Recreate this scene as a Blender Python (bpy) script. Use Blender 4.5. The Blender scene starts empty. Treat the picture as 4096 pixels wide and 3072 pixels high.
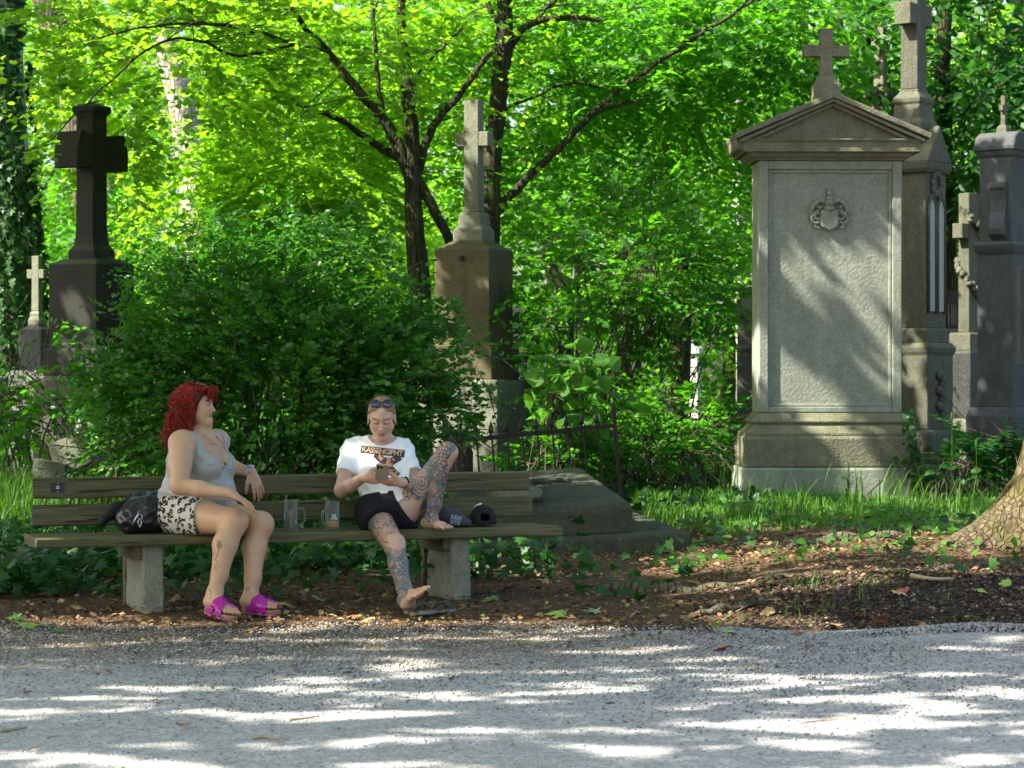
import bpy, math, random
import numpy as np
from mathutils import Vector, Matrix
from mathutils.bvhtree import BVHTree

SC = bpy.context.scene
COL = SC.collection
rng = np.random.default_rng(7)
random.seed(7)
R = math.radians

# ------------------------------------------------------------------ camera, sky, sun, exposure
CAMZ = 1.23
cam = bpy.data.cameras.new("camera")
cam.lens = 85.0; cam.sensor_width = 36.0
cam.clip_end = 600.0
cam.dof.use_dof = True; cam.dof.focus_distance = 13.6; cam.dof.aperture_fstop = 7.1
cam_o = bpy.data.objects.new("camera", cam); COL.objects.link(cam_o)
cam_o.location = (0, 0, CAMZ); cam_o.rotation_euler = (R(90), 0, 0)
SC.camera = cam_o

SUN = np.array([-0.74, -0.26, 0.78]); SUN = SUN / np.linalg.norm(SUN)   # towards the sun
SUN_EL = math.asin(SUN[2]); SUN_AZ = math.atan2(SUN[0], SUN[1])
world = bpy.data.worlds.new("World"); SC.world = world; world.use_nodes = True
wn = world.node_tree.nodes; wl = world.node_tree.links
bg = wn.get("Background") or wn.new("ShaderNodeBackground")
sky = wn.new("ShaderNodeTexSky"); sky.sky_type = 'NISHITA'; sky.sun_disc = False
sky.sun_elevation = SUN_EL; sky.sun_rotation = SUN_AZ
sky.air_density = 1.0; sky.dust_density = 4.0; sky.ozone_density = 0.8
wl.new(sky.outputs[0], bg.inputs[0]); bg.inputs[1].default_value = 0.12
sl = bpy.data.lights.new("sun", 'SUN'); sl.energy = 5.0; sl.angle = R(0.53); sl.color = (1.0, 0.94, 0.84)
so = bpy.data.objects.new("sun", sl); COL.objects.link(so)
so.rotation_euler = Vector((-SUN[0], -SUN[1], -SUN[2])).to_track_quat('-Z', 'Y').to_euler()
so.location = (-10, -3, 20)
vs = SC.view_settings
vs.view_transform = 'Standard'; vs.look = 'None'; vs.gamma = 1.0; vs.use_curve_mapping = False
vs.exposure = 1.92
cy = SC.cycles
cy.use_denoising = True
cy.max_bounces = 8; cy.diffuse_bounces = 4; cy.glossy_bounces = 3; cy.transmission_bounces = 6; cy.transparent_max_bounces = 14
cy.sample_clamp_indirect = 6.0
cy.caustics_reflective = False; cy.caustics_refractive = False

# ------------------------------------------------------------------ pixel helpers (photo 4096x3072, display 2212x1659)
FPX = 85.0 / 36.0 * 4096; FD = FPX / (4096 / 2212.0)
def P(px, py, Y):
    return np.array([(px - 2048.0) / FPX * Y, Y, CAMZ - (py - 1536.0) / FPX * Y])
def D(dx, dy, Y):
    return np.array([(dx - 1106.0) / FD * Y, Y, CAMZ - (dy - 829.5) / FD * Y])
def sstep(a, b, x):
    t = np.clip((np.asarray(x, float) - a) / (b - a), 0, 1); return t * t * (3 - 2 * t)

def _hash(ix, iy, iz, seed):
    h = (ix.astype(np.int64) * 374761393 + iy.astype(np.int64) * 668265263 + iz.astype(np.int64) * 2147483647 + seed * 1274126177) & 0xFFFFFFFF
    h = ((h ^ (h >> 13)) * 1274126177) & 0xFFFFFFFF
    h = ((h ^ (h >> 16)) * 2246822519) & 0xFFFFFFFF
    h = h ^ (h >> 15)
    return (h & 0xFFFFFF) / float(0xFFFFFF)
def vnoise(x, y, z=0.0, seed=0):
    x = np.asarray(x, float); y = np.asarray(y, float); z = np.asarray(z, float) + np.zeros_like(x)
    ix, iy, iz = np.floor(x), np.floor(y), np.floor(z)
    fx, fy, fz = x - ix, y - iy, z - iz
    fx = fx * fx * (3 - 2 * fx); fy = fy * fy * (3 - 2 * fy); fz = fz * fz * (3 - 2 * fz)
    r = 0
    for dx in (0, 1):
        for dy in (0, 1):
            for dz in (0, 1):
                w = (fx if dx else 1 - fx) * (fy if dy else 1 - fy) * (fz if dz else 1 - fz)
                r = r + w * _hash(ix + dx, iy + dy, iz + dz, seed)
    return r
def fbm(x, y, z=0.0, seed=0, o=3):
    r = 0; a = 0.5; s = 0
    for k in range(o):
        r = r + a * vnoise(x * 2 ** k, y * 2 ** k, np.asarray(z) * 2 ** k, seed + k); s += a; a *= 0.55
    return r / s

# ------------------------------------------------------------------ ground height
def gh(x, y):
    x = np.asarray(x, float); y = np.asarray(y, float)
    b = np.interp(y, [0, 11.5, 12.8, 14, 16, 20, 26, 40, 150], [0, 0, .022, .045, .10, .24, .30, .38, .6])
    r = np.interp(y, [11.75, 12.2, 13.1, 15, 20, 26, 40, 150], [0, .05, .17, .225, .25, .30, .38, .6])
    w = sstep(0.7, 2.3, x)
    z = b * (1 - w) + np.maximum(b, r) * w
    z = z + (fbm(x * 1.7, y * 1.7, 0, 3) - 0.5) * 0.05 * sstep(12.3, 14.5, y) + (fbm(x * 5, y * 5, 0, 9) - 0.5) * 0.014 * sstep(11.5, 12.5, y)
    return z
def g1(x, y): return float(gh(np.array([x]), np.array([y]))[0])

# ------------------------------------------------------------------ mesh helpers
def add(name, v, f, mat=None, parent=None, smooth=False, label=None, cat=None, group=None, kind=None, bevel=0.0, attrs=None, org=None, seg=1):
    v = np.asarray(v, np.float64)
    if org is not None: v = v - np.asarray(org)
    me = bpy.data.meshes.new(name)
    if isinstance(f, np.ndarray):
        k = f.shape[1]; n = len(f)
        me.vertices.add(len(v)); me.vertices.foreach_set("co", v.astype(np.float32).ravel())
        me.loops.add(n * k); me.loops.foreach_set("vertex_index", f.astype(np.int32).ravel())
        me.polygons.add(n)
        me.polygons.foreach_set("loop_start", np.arange(0, n * k, k, dtype=np.int32))
        try: me.polygons.foreach_set("loop_total", np.full(n, k, np.int32))
        except Exception: pass
        me.update(calc_edges=True)
    else:
        me.from_pydata([tuple(p) for p in v], [], [tuple(int(i) for i in q) for q in f]); me.update()
    if smooth:
        me.polygons.foreach_set("use_smooth", np.ones(len(me.polygons), bool))
    if attrs:
        for nm, arr in attrs.items():
            arr = np.asarray(arr, np.float32)
            if arr.ndim == 1:
                a = me.attributes.new(nm, 'FLOAT', 'POINT'); a.data.foreach_set("value", arr)
            else:
                a = me.attributes.new(nm, 'FLOAT_COLOR', 'POINT')
                if arr.shape[1] == 3: arr = np.concatenate([arr, np.ones((len(arr), 1), np.float32)], 1)
                a.data.foreach_set("color", arr.ravel())
    if mat is not None: me.materials.append(mat)
    o = bpy.data.objects.new(name, me); COL.objects.link(o)
    if parent is not None: o.parent = parent
    if bevel > 0:
        b = o.modifiers.new("bevel", 'BEVEL'); b.width = bevel; b.segments = seg; b.limit_method = 'ANGLE'; b.angle_limit = R(38)
    tag(o, label, cat, group, kind)
    return o
def tag(o, label=None, cat=None, group=None, kind=None):
    if label: o["label"] = label
    if cat: o["category"] = cat
    if group: o["group"] = group
    if kind: o["kind"] = kind
    return o
def thing(name, label, cat, loc=(0, 0, 0), rz=0.0, group=None, rx=0.0, ry=0.0):
    o = bpy.data.objects.new(name, None); o.empty_display_size = 0.1; COL.objects.link(o)
    o.location = tuple(float(a) for a in loc); o.rotation_euler = (rx, ry, rz)
    return tag(o, label, cat, group)

class MB:
    def __init__(s): s.v = []; s.f = []; s.n = 0
    def put(s, v, f):
        v = np.asarray(v, float); s.v.append(v)
        for q in f: s.f.append([int(i) + s.n for i in q])
        s.n += len(v); return s
    def box(s, x0, x1, y0, y1, z0, z1, rot=None, at=None):
        v = np.array([[x, y, z] for z in (z0, z1) for y in (y0, y1) for x in (x0, x1)], float)
        if rot is not None: v = v @ np.asarray(rot).T
        if at is not None: v = v + np.asarray(at)
        return s.put(v, [(0, 2, 3, 1), (4, 5, 7, 6), (0, 1, 5, 4), (2, 6, 7, 3), (0, 4, 6, 2), (1, 3, 7, 5)])
    def rings(s, rs):   # list of (z, hx, hy[, cx, cy]) rectangles lofted
        v = []
        for r in rs:
            z, hx, hy = r[:3]; cx, cy = (r[3], r[4]) if len(r) > 3 else (0, 0)
            v += [[cx - hx, cy - hy, z], [cx + hx, cy - hy, z], [cx + hx, cy + hy, z], [cx - hx, cy + hy, z]]
        f = [(3, 2, 1, 0)]
        for k in range(len(rs) - 1):
            a = 4 * k
            for i in range(4): f.append((a + i, a + (i + 1) % 4, a + 4 + (i + 1) % 4, a + 4 + i))
        a = 4 * (len(rs) - 1); f.append((a, a + 1, a + 2, a + 3))
        return s.put(v, f)
    def tube(s, pts, rad, n=8, caps=True, squash=None):
        v, f = tube_np(pts, rad, n, caps); return s.put(v, f)
    def lathe(s, prof, n=24, at=(0, 0, 0), rot=None):
        v = []; m = len(prof)
        for r, z in prof:
            for i in range(n):
                a = 2 * math.pi * i / n; v.append((r * math.cos(a), r * math.sin(a), z))
        f = []
        for k in range(m - 1):
            for i in range(n):
                j = (i + 1) % n; f.append((k * n + i, k * n + j, (k + 1) * n + j, (k + 1) * n + i))
        v = np.array(v)
        if prof[0][0] > 1e-6: f.append(tuple(range(n - 1, -1, -1)))
        if prof[-1][0] > 1e-6: f.append(tuple((m - 1) * n + i for i in range(n)))
        if rot is not None: v = v @ np.asarray(rot).T
        return s.put(v + np.asarray(at), f)
    def ell(s, c, r, n=14, m=9, rot=None):
        prof = [(max(1e-7, math.sin(math.pi * k / (m - 1))), -math.cos(math.pi * k / (m - 1))) for k in range(m)]
        v = []
        for rr, z in prof:
            for i in range(n):
                a = 2 * math.pi * i / n; v.append((rr * math.cos(a) * r[0], rr * math.sin(a) * r[1], z * r[2]))
        f = [(k * n + i, k * n + (i + 1) % n, (k + 1) * n + (i + 1) % n, (k + 1) * n + i) for k in range(m - 1) for i in range(n)]
        v = np.array(v)
        if rot is not None: v = v @ np.asarray(rot).T
        return s.put(v + np.asarray(c), f)
    def prism(s, poly, y0, y1, at=(0, 0, 0), rot=None):   # poly in xz, counter-clockwise seen from -y
        n = len(poly)
        v = [(p[0], y0, p[1]) for p in poly] + [(p[0], y1, p[1]) for p in poly]
        f = [tuple(range(n)), tuple(range(2 * n - 1, n - 1, -1))]
        for i in range(n):
            j = (i + 1) % n; f.append((i, i + n, j + n, j))
        v = np.array(v, float)
        if rot is not None: v = v @ np.asarray(rot).T
        return s.put(v + np.asarray(at), f)
    def done(s, name, mat, parent=None, **k):
        return add(name, np.concatenate(s.v), s.f, mat, parent, **k)

def tube_np(pts, rad, n=8, caps=True):
    pts = np.asarray(pts, float); m = len(pts)
    rad = np.full(m, rad, float) if np.isscalar(rad) else np.asarray(rad, float)
    t = np.gradient(pts, axis=0); t /= np.linalg.norm(t, axis=1, keepdims=True) + 1e-12
    up = np.array([0, 0, 1.0]) if abs(t[0][2]) < 0.9 else np.array([1.0, 0, 0])
    u = np.cross(t[0], up); u /= np.linalg.norm(u)
    V = []; ang = np.arange(n) * 2 * math.pi / n
    for k in range(m):
        u = u - t[k] * np.dot(u, t[k]); u /= np.linalg.norm(u) + 1e-12
        w = np.cross(t[k], u)
        V.append(pts[k] + rad[k] * (np.cos(ang)[:, None] * u + np.sin(ang)[:, None] * w))
    V = np.concatenate(V)
    f = [(k * n + i, k * n + (i + 1) % n, (k + 1) * n + (i + 1) % n, (k + 1) * n + i) for k in range(m - 1) for i in range(n)]
    if caps: f += [tuple(range(n - 1, -1, -1)), tuple((m - 1) * n + i for i in range(n))]
    return V, f
def smooth_path(pts, n):   # Catmull-Rom through the points
    pts = np.asarray(pts, float)
    p = np.vstack([2 * pts[0] - pts[1], pts, 2 * pts[-1] - pts[-2]])
    out = []
    for i in range(len(pts) - 1):
        for t in np.linspace(0, 1, n, endpoint=False):
            a, b, c, d = p[i], p[i + 1], p[i + 2], p[i + 3]
            out.append(0.5 * ((2 * b) + (-a + c) * t + (2 * a - 5 * b + 4 * c - d) * t * t + (-a + 3 * b - 3 * c + d) * t ** 3))
    out.append(pts[-1]); return np.array(out)
def rotz(a): return np.array([[math.cos(a), -math.sin(a), 0], [math.sin(a), math.cos(a), 0], [0, 0, 1]])
def roty(a): return np.array([[math.cos(a), 0, math.sin(a)], [0, 1, 0], [-math.sin(a), 0, math.cos(a)]])
def rotx(a): return np.array([[1, 0, 0], [0, math.cos(a), -math.sin(a)], [0, math.sin(a), math.cos(a)]])
def unit(v):
    v = np.asarray(v, float); return v / (np.linalg.norm(v, axis=-1, keepdims=True) + 1e-12)

# ------------------------------------------------------------------ materials
class NT:
    def __init__(s, name):
        s.m = bpy.data.materials.new(name); s.m.use_nodes = True
        s.t = s.m.node_tree; s.t.nodes.clear()
        s.out = s.t.nodes.new("ShaderNodeOutputMaterial")
    def n(s, typ, **k):
        nd = s.t.nodes.new(typ)
        for a, b in k.items():
            if a.startswith("i_"): nd.inputs[a[2:].replace("_", " ")].default_value = b
            else: setattr(nd, a, b)
        return nd
    def l(s, a, b): s.t.links.new(a, b)
    def coord(s, kind="Object", scale=(1, 1, 1)):
        tc = s.n("ShaderNodeTexCoord"); mp = s.n("ShaderNodeMapping"); mp.inputs["Scale"].default_value = scale
        s.l(tc.outputs[kind], mp.inputs["Vector"]); return mp.outputs[0]
    def noise(s, vec, scale, detail=4, rough=0.55, dist=0.0):
        nd = s.n("ShaderNodeTexNoise"); nd.inputs["Scale"].default_value = scale; nd.inputs["Detail"].default_value = detail
        nd.inputs["Roughness"].default_value = rough; nd.inputs["Distortion"].default_value = dist
        s.l(vec, nd.inputs["Vector"]); return nd.outputs[0]
    def ramp(s, fac, stops, interp='LINEAR'):
        nd = s.n("ShaderNodeValToRGB"); cr = nd.color_ramp; cr.interpolation = interp
        while len(cr.elements) < len(stops): cr.elements.new(0.5)
        for e, (p, c) in zip(cr.elements, stops):
            e.position = p; e.color = (c, c, c, 1) if np.isscalar(c) else (*c, 1)
        s.l(fac, nd.inputs[0]); return nd.outputs[0]
    def mix(s, fac, a, b, blend='MIX'):
        nd = s.n("ShaderNodeMix", data_type='RGBA', blend_type=blend)
        for val, key in ((fac, 0), (a, 6), (b, 7)):
            if hasattr(val, "is_linked"): s.l(val, nd.inputs[key])
            elif key == 0: nd.inputs[0].default_value = val
            else: nd.inputs[key].default_value = (*val, 1)
        return nd.outputs[2]
    def math(s, op, a, b=0.0):
        nd = s.n("ShaderNodeMath", operation=op)
        for i, val in enumerate((a, b)):
            if hasattr(val, "is_linked"): s.l(val, nd.inputs[i])
            else: nd.inputs[i].default_value = val
        return nd.outputs[0]
    def bump(s, h, strength=0.5, dist=0.01, normal=None):
        nd = s.n("ShaderNodeBump"); nd.inputs["Strength"].default_value = strength; nd.inputs["Distance"].default_value = dist
        s.l(h, nd.inputs["Height"])
        if normal is not None: s.l(normal, nd.inputs["Normal"])
        return nd.outputs[0]
    def bsdf(s, color, rough=0.8, normal=None, spec=0.3, **k):
        b = s.n("ShaderNodeBsdfPrincipled")
        for val, key in ((color, "Base Color"), (rough, "Roughness")):
            if hasattr(val, "is_linked"): s.l(val, b.inputs[key])
            else: b.inputs[key].default_value = (*val, 1) if key == "Base Color" else val
        b.inputs["Specular IOR Level"].default_value = spec
        if normal is not None: s.l(normal, b.inputs["Normal"])
        for a, v in k.items(): b.inputs[a.replace("_", " ")].default_value = v
        return b
    def fin(s, sh):
        s.l(sh.outputs[0] if hasattr(sh, "outputs") else sh, s.out.inputs[0]); return s.m

def simple(name, color, rough=0.6, spec=0.4, nscale=0, namp=0.25, bscale=0, bstr=0.3, **k):
    t = NT(name); c = color; nm = None
    v = t.coord()
    if nscale:
        nz = t.noise(v, nscale, 5)
        c = t.mix(nz, tuple(a * (1 - namp) for a in color), tuple(min(1, a * (1 + namp)) for a in color))
    if bscale: nm = t.bump(t.noise(v, bscale, 5), bstr, 0.01)
    return t.fin(t.bsdf(c, rough, nm, spec, **k))

def stone(name, c1, c2, speck=(0.5, 0.5, 0.47), speck_amt=0.25, moss=0.3, mosscol=(0.07, 0.085, 0.02), lich=0.15, bump=0.5, rough=0.85, fine=90, streak=0.35):
    c1 = (c1[0] * .95, c1[1] * 1.04, c1[2] * .94); c2 = (c2[0] * .95, c2[1] * 1.04, c2[2] * .94)
    t = NT(name); v = t.coord()
    big = t.noise(v, 2.3, 6, 0.62, 0.4); mid = t.noise(v, 14, 5, 0.6); fn = t.noise(v, fine, 3, 0.7)
    c = t.mix(t.ramp(big, [(0.3, 0.0), (0.72, 1.0)]), c1, c2)
    c = t.mix(t.math('MULTIPLY', t.ramp(mid, [(0.4, 0.0), (0.75, 1.0)]), 0.45), c, tuple(a * 0.6 for a in c1))
    vo = t.n("ShaderNodeTexVoronoi"); vo.inputs["Scale"].default_value = fine * 0.55; t.l(v, vo.inputs["Vector"])
    sp = t.math('MULTIPLY', t.ramp(vo.outputs["Distance"], [(0.1, 1.0), (0.32, 0.0)]), speck_amt)
    c = t.mix(sp, c, speck)
    c = t.mix(t.math('MULTIPLY', t.ramp(fn, [(0.35, 1.0), (0.6, 0.0)]), 0.45), c, tuple(a * 0.45 for a in c1))
    # rain streaks running down the faces
    vs_ = t.coord("Object", (9, 9, 0.7)); st = t.noise(vs_, 1.0, 4, 0.6)
    c = t.mix(t.math('MULTIPLY', t.ramp(st, [(0.5, 0.0), (0.75, 1.0)]), streak), c, tuple(a * 0.42 for a in c1))
    # lichen
    li = t.noise(v, 26, 4, 0.7)
    c = t.mix(t.math('MULTIPLY', t.ramp(li, [(0.6, 0.0), (0.7, 1.0)]), lich), c, (0.33, 0.31, 0.17))
    # moss on upward faces
    ge = t.n("ShaderNodeNewGeometry"); sx = t.n("ShaderNodeSeparateXYZ"); t.l(ge.outputs["Normal"], sx.inputs[0])
    up = t.ramp(sx.outputs[2], [(0.25, 0.0), (0.8, 1.0)])
    mo = t.math('MULTIPLY', t.math('MAXIMUM', up, 0.12), t.ramp(t.noise(v, 5, 6, 0.65), [(0.35, 0.0), (0.6, 1.0)]))
    c = t.mix(t.math('MULTIPLY', mo, moss), c, mosscol)
    h = t.math('ADD', t.math('MULTIPLY', fn, 0.55), t.math('ADD', t.math('MULTIPLY', mid, 0.08), t.math('MULTIPLY', vo.outputs["Distance"], 0.4)))
    return t.fin(t.bsdf(c, rough, t.bump(h, bump, 0.012), 0.3))

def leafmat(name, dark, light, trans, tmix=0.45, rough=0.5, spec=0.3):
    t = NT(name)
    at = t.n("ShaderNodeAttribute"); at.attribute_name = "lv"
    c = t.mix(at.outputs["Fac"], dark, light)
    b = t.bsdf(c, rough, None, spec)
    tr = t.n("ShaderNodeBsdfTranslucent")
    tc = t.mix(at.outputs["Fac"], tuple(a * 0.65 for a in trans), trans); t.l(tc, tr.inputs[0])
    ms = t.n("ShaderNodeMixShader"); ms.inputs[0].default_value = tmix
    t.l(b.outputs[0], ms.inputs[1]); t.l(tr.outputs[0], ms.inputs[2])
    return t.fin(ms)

def bark(name, c1, c2, moss=0.4, scale=1.0, mosscol=(0.10, 0.11, 0.02), cracks=0.5):
    t = NT(name); v = t.coord("Object", (12 * scale, 12 * scale, 2.2 * scale)); v2 = t.coord()
    n1 = t.noise(v, 1.6, 6, 0.65, 0.6); n2 = t.noise(v2, 3.0, 4)
    c = t.mix(t.ramp(n1, [(0.35, 0.0), (0.65, 1.0)]), c1, c2)
    vo = t.n("ShaderNodeTexVoronoi"); vo.feature = 'DISTANCE_TO_EDGE'; vo.inputs["Scale"].default_value = 1.7; t.l(t.mix(0.35, v, t.n("ShaderNodeTexNoise").outputs[1], 'ADD'), vo.inputs["Vector"])
    ck = t.ramp(vo.outputs["Distance"], [(0.0, 1.0), (0.13, 0.0)])
    c = t.mix(t.math('MULTIPLY', t.ramp(n2, [(0.42, 0.0), (0.62, 1.0)]), moss), c, mosscol)
    c = t.mix(t.math('MULTIPLY', ck, cracks), c, tuple(a * .35 for a in c1))
    return t.fin(t.bsdf(c, 0.9, t.bump(t.math('SUBTRACT', n1, t.math('MULTIPLY', ck, cracks)), 1.0, 0.03), 0.2))
# ------------------------------------------------------------------ material library
M = {}
M['gravel'] = None
def gravel_mat(name, c1, c2, c3):
    t = NT(name); v = t.coord()
    vo = t.n("ShaderNodeTexVoronoi"); vo.inputs["Scale"].default_value = 75; t.l(v, vo.inputs["Vector"])
    vc = t.n("ShaderNodeSeparateColor"); t.l(vo.outputs["Color"], vc.inputs[0])
    vo2 = t.n("ShaderNodeTexVoronoi"); vo2.inputs["Scale"].default_value = 190; t.l(v, vo2.inputs["Vector"])
    vc2 = t.n("ShaderNodeSeparateColor"); t.l(vo2.outputs["Color"], vc2.inputs[0])
    big = t.noise(v, 0.9, 5, 0.6); mid = t.noise(v, 6, 5, 0.6)
    c = t.mix(vc.outputs[0], c1, c2)
    c = t.mix(t.math('MULTIPLY', vc2.outputs[1], 0.5), c, c2)
    c = t.mix(t.math('MULTIPLY', t.ramp(vc.outputs[1], [(0.88, 0.0), (0.93, 1.0)]), 0.8), c, c3)
    c = t.mix(t.math('MULTIPLY', t.ramp(mid, [(0.45, 0.0), (0.7, 1.0)]), 0.25), c, tuple(a * 0.65 for a in c1))
    # earth and leaf dust gather towards the soil edge (far side of the path)
    sx = t.n("ShaderNodeSeparateXYZ"); t.l(v, sx.inputs[0])
    e = t.math('MULTIPLY', t.ramp(t.math('MULTIPLY', t.math('SUBTRACT', sx.outputs[1], 10.0), 0.75), [(0.0, 0.0), (1.0, 1.0)]),
               t.ramp(t.math('SUBTRACT', t.math('ADD', sx.outputs[0], t.math('MULTIPLY', big, 1.2)), 0.7), [(0.0, 1.0), (1.0, 0.15)]))
    e = t.math('MULTIPLY', e, t.ramp(mid, [(0.3, 0.55), (0.55, 1.0)]))
    c = t.mix(e, c, t.mix(vc.outputs[0], (0.075, 0.050, 0.024), (0.24, 0.170, 0.092)))
    h = t.math('ADD', t.math('MULTIPLY', vo.outputs["Distance"], 1.0), t.math('MULTIPLY', vo2.outputs["Distance"], 0.5))
    return t.fin(t.bsdf(c, 0.9, t.bump(h, 0.8, 0.012), 0.25))
M['path'] = gravel_mat("path_gravel", (0.17, 0.164, 0.158), (0.50, 0.487, 0.465), (0.60, 0.59, 0.57))
def soil_mat():
    t = NT("forest_soil"); v = t.coord()
    big = t.noise(v, 1.1, 5, 0.6); mid = t.noise(v, 9, 6, 0.65); fn = t.noise(v, 70, 3, 0.7)
    vo = t.n("ShaderNodeTexVoronoi"); vo.inputs["Scale"].default_value = 75; t.l(v, vo.inputs["Vector"])
    vc = t.n("ShaderNodeSeparateColor"); t.l(vo.outputs["Color"], vc.inputs[0])
    c = t.mix(t.ramp(mid, [(0.3, 0.0), (0.7, 1.0)]), (0.035, 0.022, 0.012), (0.11, 0.066, 0.032))
    c = t.mix(t.math('MULTIPLY', t.ramp(vc.outputs[0], [(0.62, 0.0), (0.75, 1.0)]), 0.6), c, (0.20, 0.105, 0.045))
    c = t.mix(t.math('MULTIPLY', t.ramp(vc.outputs[1], [(0.9, 0.0), (0.94, 1.0)]), 0.7), c, (0.30, 0.25, 0.19))
    # dark fresh soil on the mound at the right (a different earth), green moss film further back
    at = t.n("ShaderNodeAttribute"); at.attribute_name = "mound"
    dk = t.mix(fn, (0.018, 0.014, 0.010), (0.065, 0.048, 0.034))
    dk = t.mix(t.math('MULTIPLY', t.ramp(vc.outputs[2], [(0.93, 0.0), (0.95, 1.0)]), 0.7), dk, (0.26, 0.23, 0.19))
    c = t.mix(at.outputs["Fac"], c, dk)
    a2 = t.n("ShaderNodeAttribute"); a2.attribute_name = "green"
    gr = t.mix(mid, (0.02, 0.04, 0.008), (0.05, 0.10, 0.015))
    c = t.mix(t.math('MULTIPLY', a2.outputs["Fac"], t.ramp(big, [(0.25, 0.4), (0.6, 1.0)])), c, gr)
    h = t.math('ADD', mid, t.math('ADD', t.math('MULTIPLY', fn, 0.7), vo.outputs["Distance"]))
    return t.fin(t.bsdf(c, 0.95, t.bump(h, 0.9, 0.02), 0.15))
M['soil'] = soil_mat()
def wood_mat():
    t = NT("weathered_bench_wood"); v = t.coord("Object", (1.2, 22, 22)); v2 = t.coord("Object", (2.2, 5, 5)); v3 = t.coord("Object", (3, 90, 90))
    g = t.noise(v, 2.2, 7, 0.65, 0.8); b = t.noise(v2, 1.4, 4); f = t.noise(v3, 1.0, 3, 0.7)
    c = t.mix(t.ramp(g, [(0.3, 0.0), (0.7, 1.0)]), (0.052, 0.046, 0.020), (0.175, 0.160, 0.078))
    c = t.mix(t.math('MULTIPLY', t.ramp(f, [(0.35, 1.0), (0.55, 0.0)]), 0.5), c, (0.04, 0.032, 0.018))
    c = t.mix(t.math('MULTIPLY', t.ramp(b, [(0.42, 0.0), (0.65, 1.0)]), 0.55), c, (0.085, 0.088, 0.028))
    cr = t.noise(t.coord("Object", (0.9, 30, 30)), 1.7, 2, 0.4)
    c = t.mix(t.ramp(cr, [(0.60, 0.0), (0.63, 1.0), (0.66, 1.0), (0.69, 0.0)]), c, (0.022, 0.017, 0.010))
    return t.fin(t.bsdf(c, 0.75, t.bump(t.math('ADD', g, t.math('MULTIPLY', f, 0.6)), 0.7, 0.008), 0.3))
M['wood'] = wood_mat()
M['concrete'] = stone("bench_concrete", (0.20, 0.185, 0.145), (0.30, 0.28, 0.22), moss=0.5, lich=0.1, bump=0.6, fine=60)
M['dark_stone'] = stone("dark_basalt", (0.010, 0.010, 0.009), (0.024, 0.022, 0.018), (0.09, 0.09, 0.08), 0.15, 0.75, (0.05, 0.065, 0.012), 0.06, 0.3, 0.8)
M['dark_base'] = stone("grey_weathered_base", (0.085, 0.085, 0.065), (0.17, 0.165, 0.125), moss=0.6, bump=0.6)
M['brown_granite'] = stone("brown_granite", (0.080, 0.062, 0.034), (0.140, 0.108, 0.064), (0.30, 0.24, 0.16), 0.4, 0.35, bump=0.35, fine=120)
M['grey_granite'] = stone("grey_granite_base", (0.15, 0.143, 0.11), (0.23, 0.22, 0.17), moss=0.35, bump=0.5)
M['pale_stone'] = stone("pale_limestone", (0.245, 0.24, 0.21), (0.335, 0.33, 0.295), (0.55, 0.54, 0.5), 0.35, 0.5, lich=0.22, bump=0.42, fine=70, streak=0.3)
M['tan_stone'] = stone("weathered_sandstone", (0.16, 0.14, 0.10), (0.25, 0.225, 0.165), moss=0.55, lich=0.35, bump=0.7, streak=0.5)
M['gothic_stone'] = stone("grey_brown_sandstone", (0.075, 0.069, 0.052), (0.135, 0.124, 0.094), moss=0.45, lich=0.2, bump=0.5, streak=0.5)
M['blue_stone'] = stone("slate_blue_stone", (0.050, 0.051, 0.056), (0.095, 0.097, 0.108), (0.22, 0.22, 0.24), 0.2, 0.25, bump=0.35)
M['white_stone'] = stone("pale_marble", (0.42, 0.41, 0.37), (0.58, 0.57, 0.52), (0.7, 0.7, 0.68), 0.2, 0.35, bump=0.3)
M['slab_stone'] = stone("mossy_slab", (0.050, 0.050, 0.034), (0.105, 0.10, 0.068), (0.3, 0.3, 0.22), 0.15, 0.6, (0.030, 0.034, 0.014), 0.3, 1.0)
M['black_granite'] = stone("black_granite", (0.03, 0.03, 0.03), (0.055, 0.055, 0.055), (0.25, 0.25, 0.25), 0.5, 0.2, bump=0.15, rough=0.4)
M['plaster'] = simple("white_plaster", (0.30, 0.31, 0.27), 0.7, nscale=20, namp=0.2)
M['iron'] = simple("rusty_iron", (0.020, 0.014, 0.011), 0.7, nscale=30, namp=0.5, bscale=120, bstr=0.4)
M['steel'] = simple("steel", (0.6, 0.6, 0.6), 0.3, Metallic=1.0)
M['bark_dark'] = bark("dark_wet_bark", (0.016, 0.014, 0.010), (0.070, 0.063, 0.043), 0.5, mosscol=(0.075, 0.085, 0.018))
M['bark_pale'] = bark("pale_bark", (0.26, 0.22, 0.18), (0.46, 0.41, 0.35), 0.12, 0.7)
M['bark_moss'] = bark("mossy_bark", (0.055, 0.040, 0.024), (0.19, 0.145, 0.09), 0.62, 1.3, (0.105, 0.100, 0.012), 0.4)
M['bark_grey'] = bark("grey_bark", (0.06, 0.05, 0.038), (0.16, 0.135, 0.10), 0.35)
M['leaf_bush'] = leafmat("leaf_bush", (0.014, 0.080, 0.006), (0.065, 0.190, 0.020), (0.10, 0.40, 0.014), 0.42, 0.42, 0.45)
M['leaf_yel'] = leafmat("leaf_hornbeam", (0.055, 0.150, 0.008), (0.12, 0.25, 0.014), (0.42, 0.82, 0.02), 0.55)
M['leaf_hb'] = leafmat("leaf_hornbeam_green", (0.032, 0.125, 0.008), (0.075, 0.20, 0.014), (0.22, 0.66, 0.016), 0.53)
M['leaf_mid'] = leafmat("leaf_mid", (0.020, 0.100, 0.008), (0.060, 0.175, 0.014), (0.15, 0.52, 0.012), 0.5)
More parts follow.
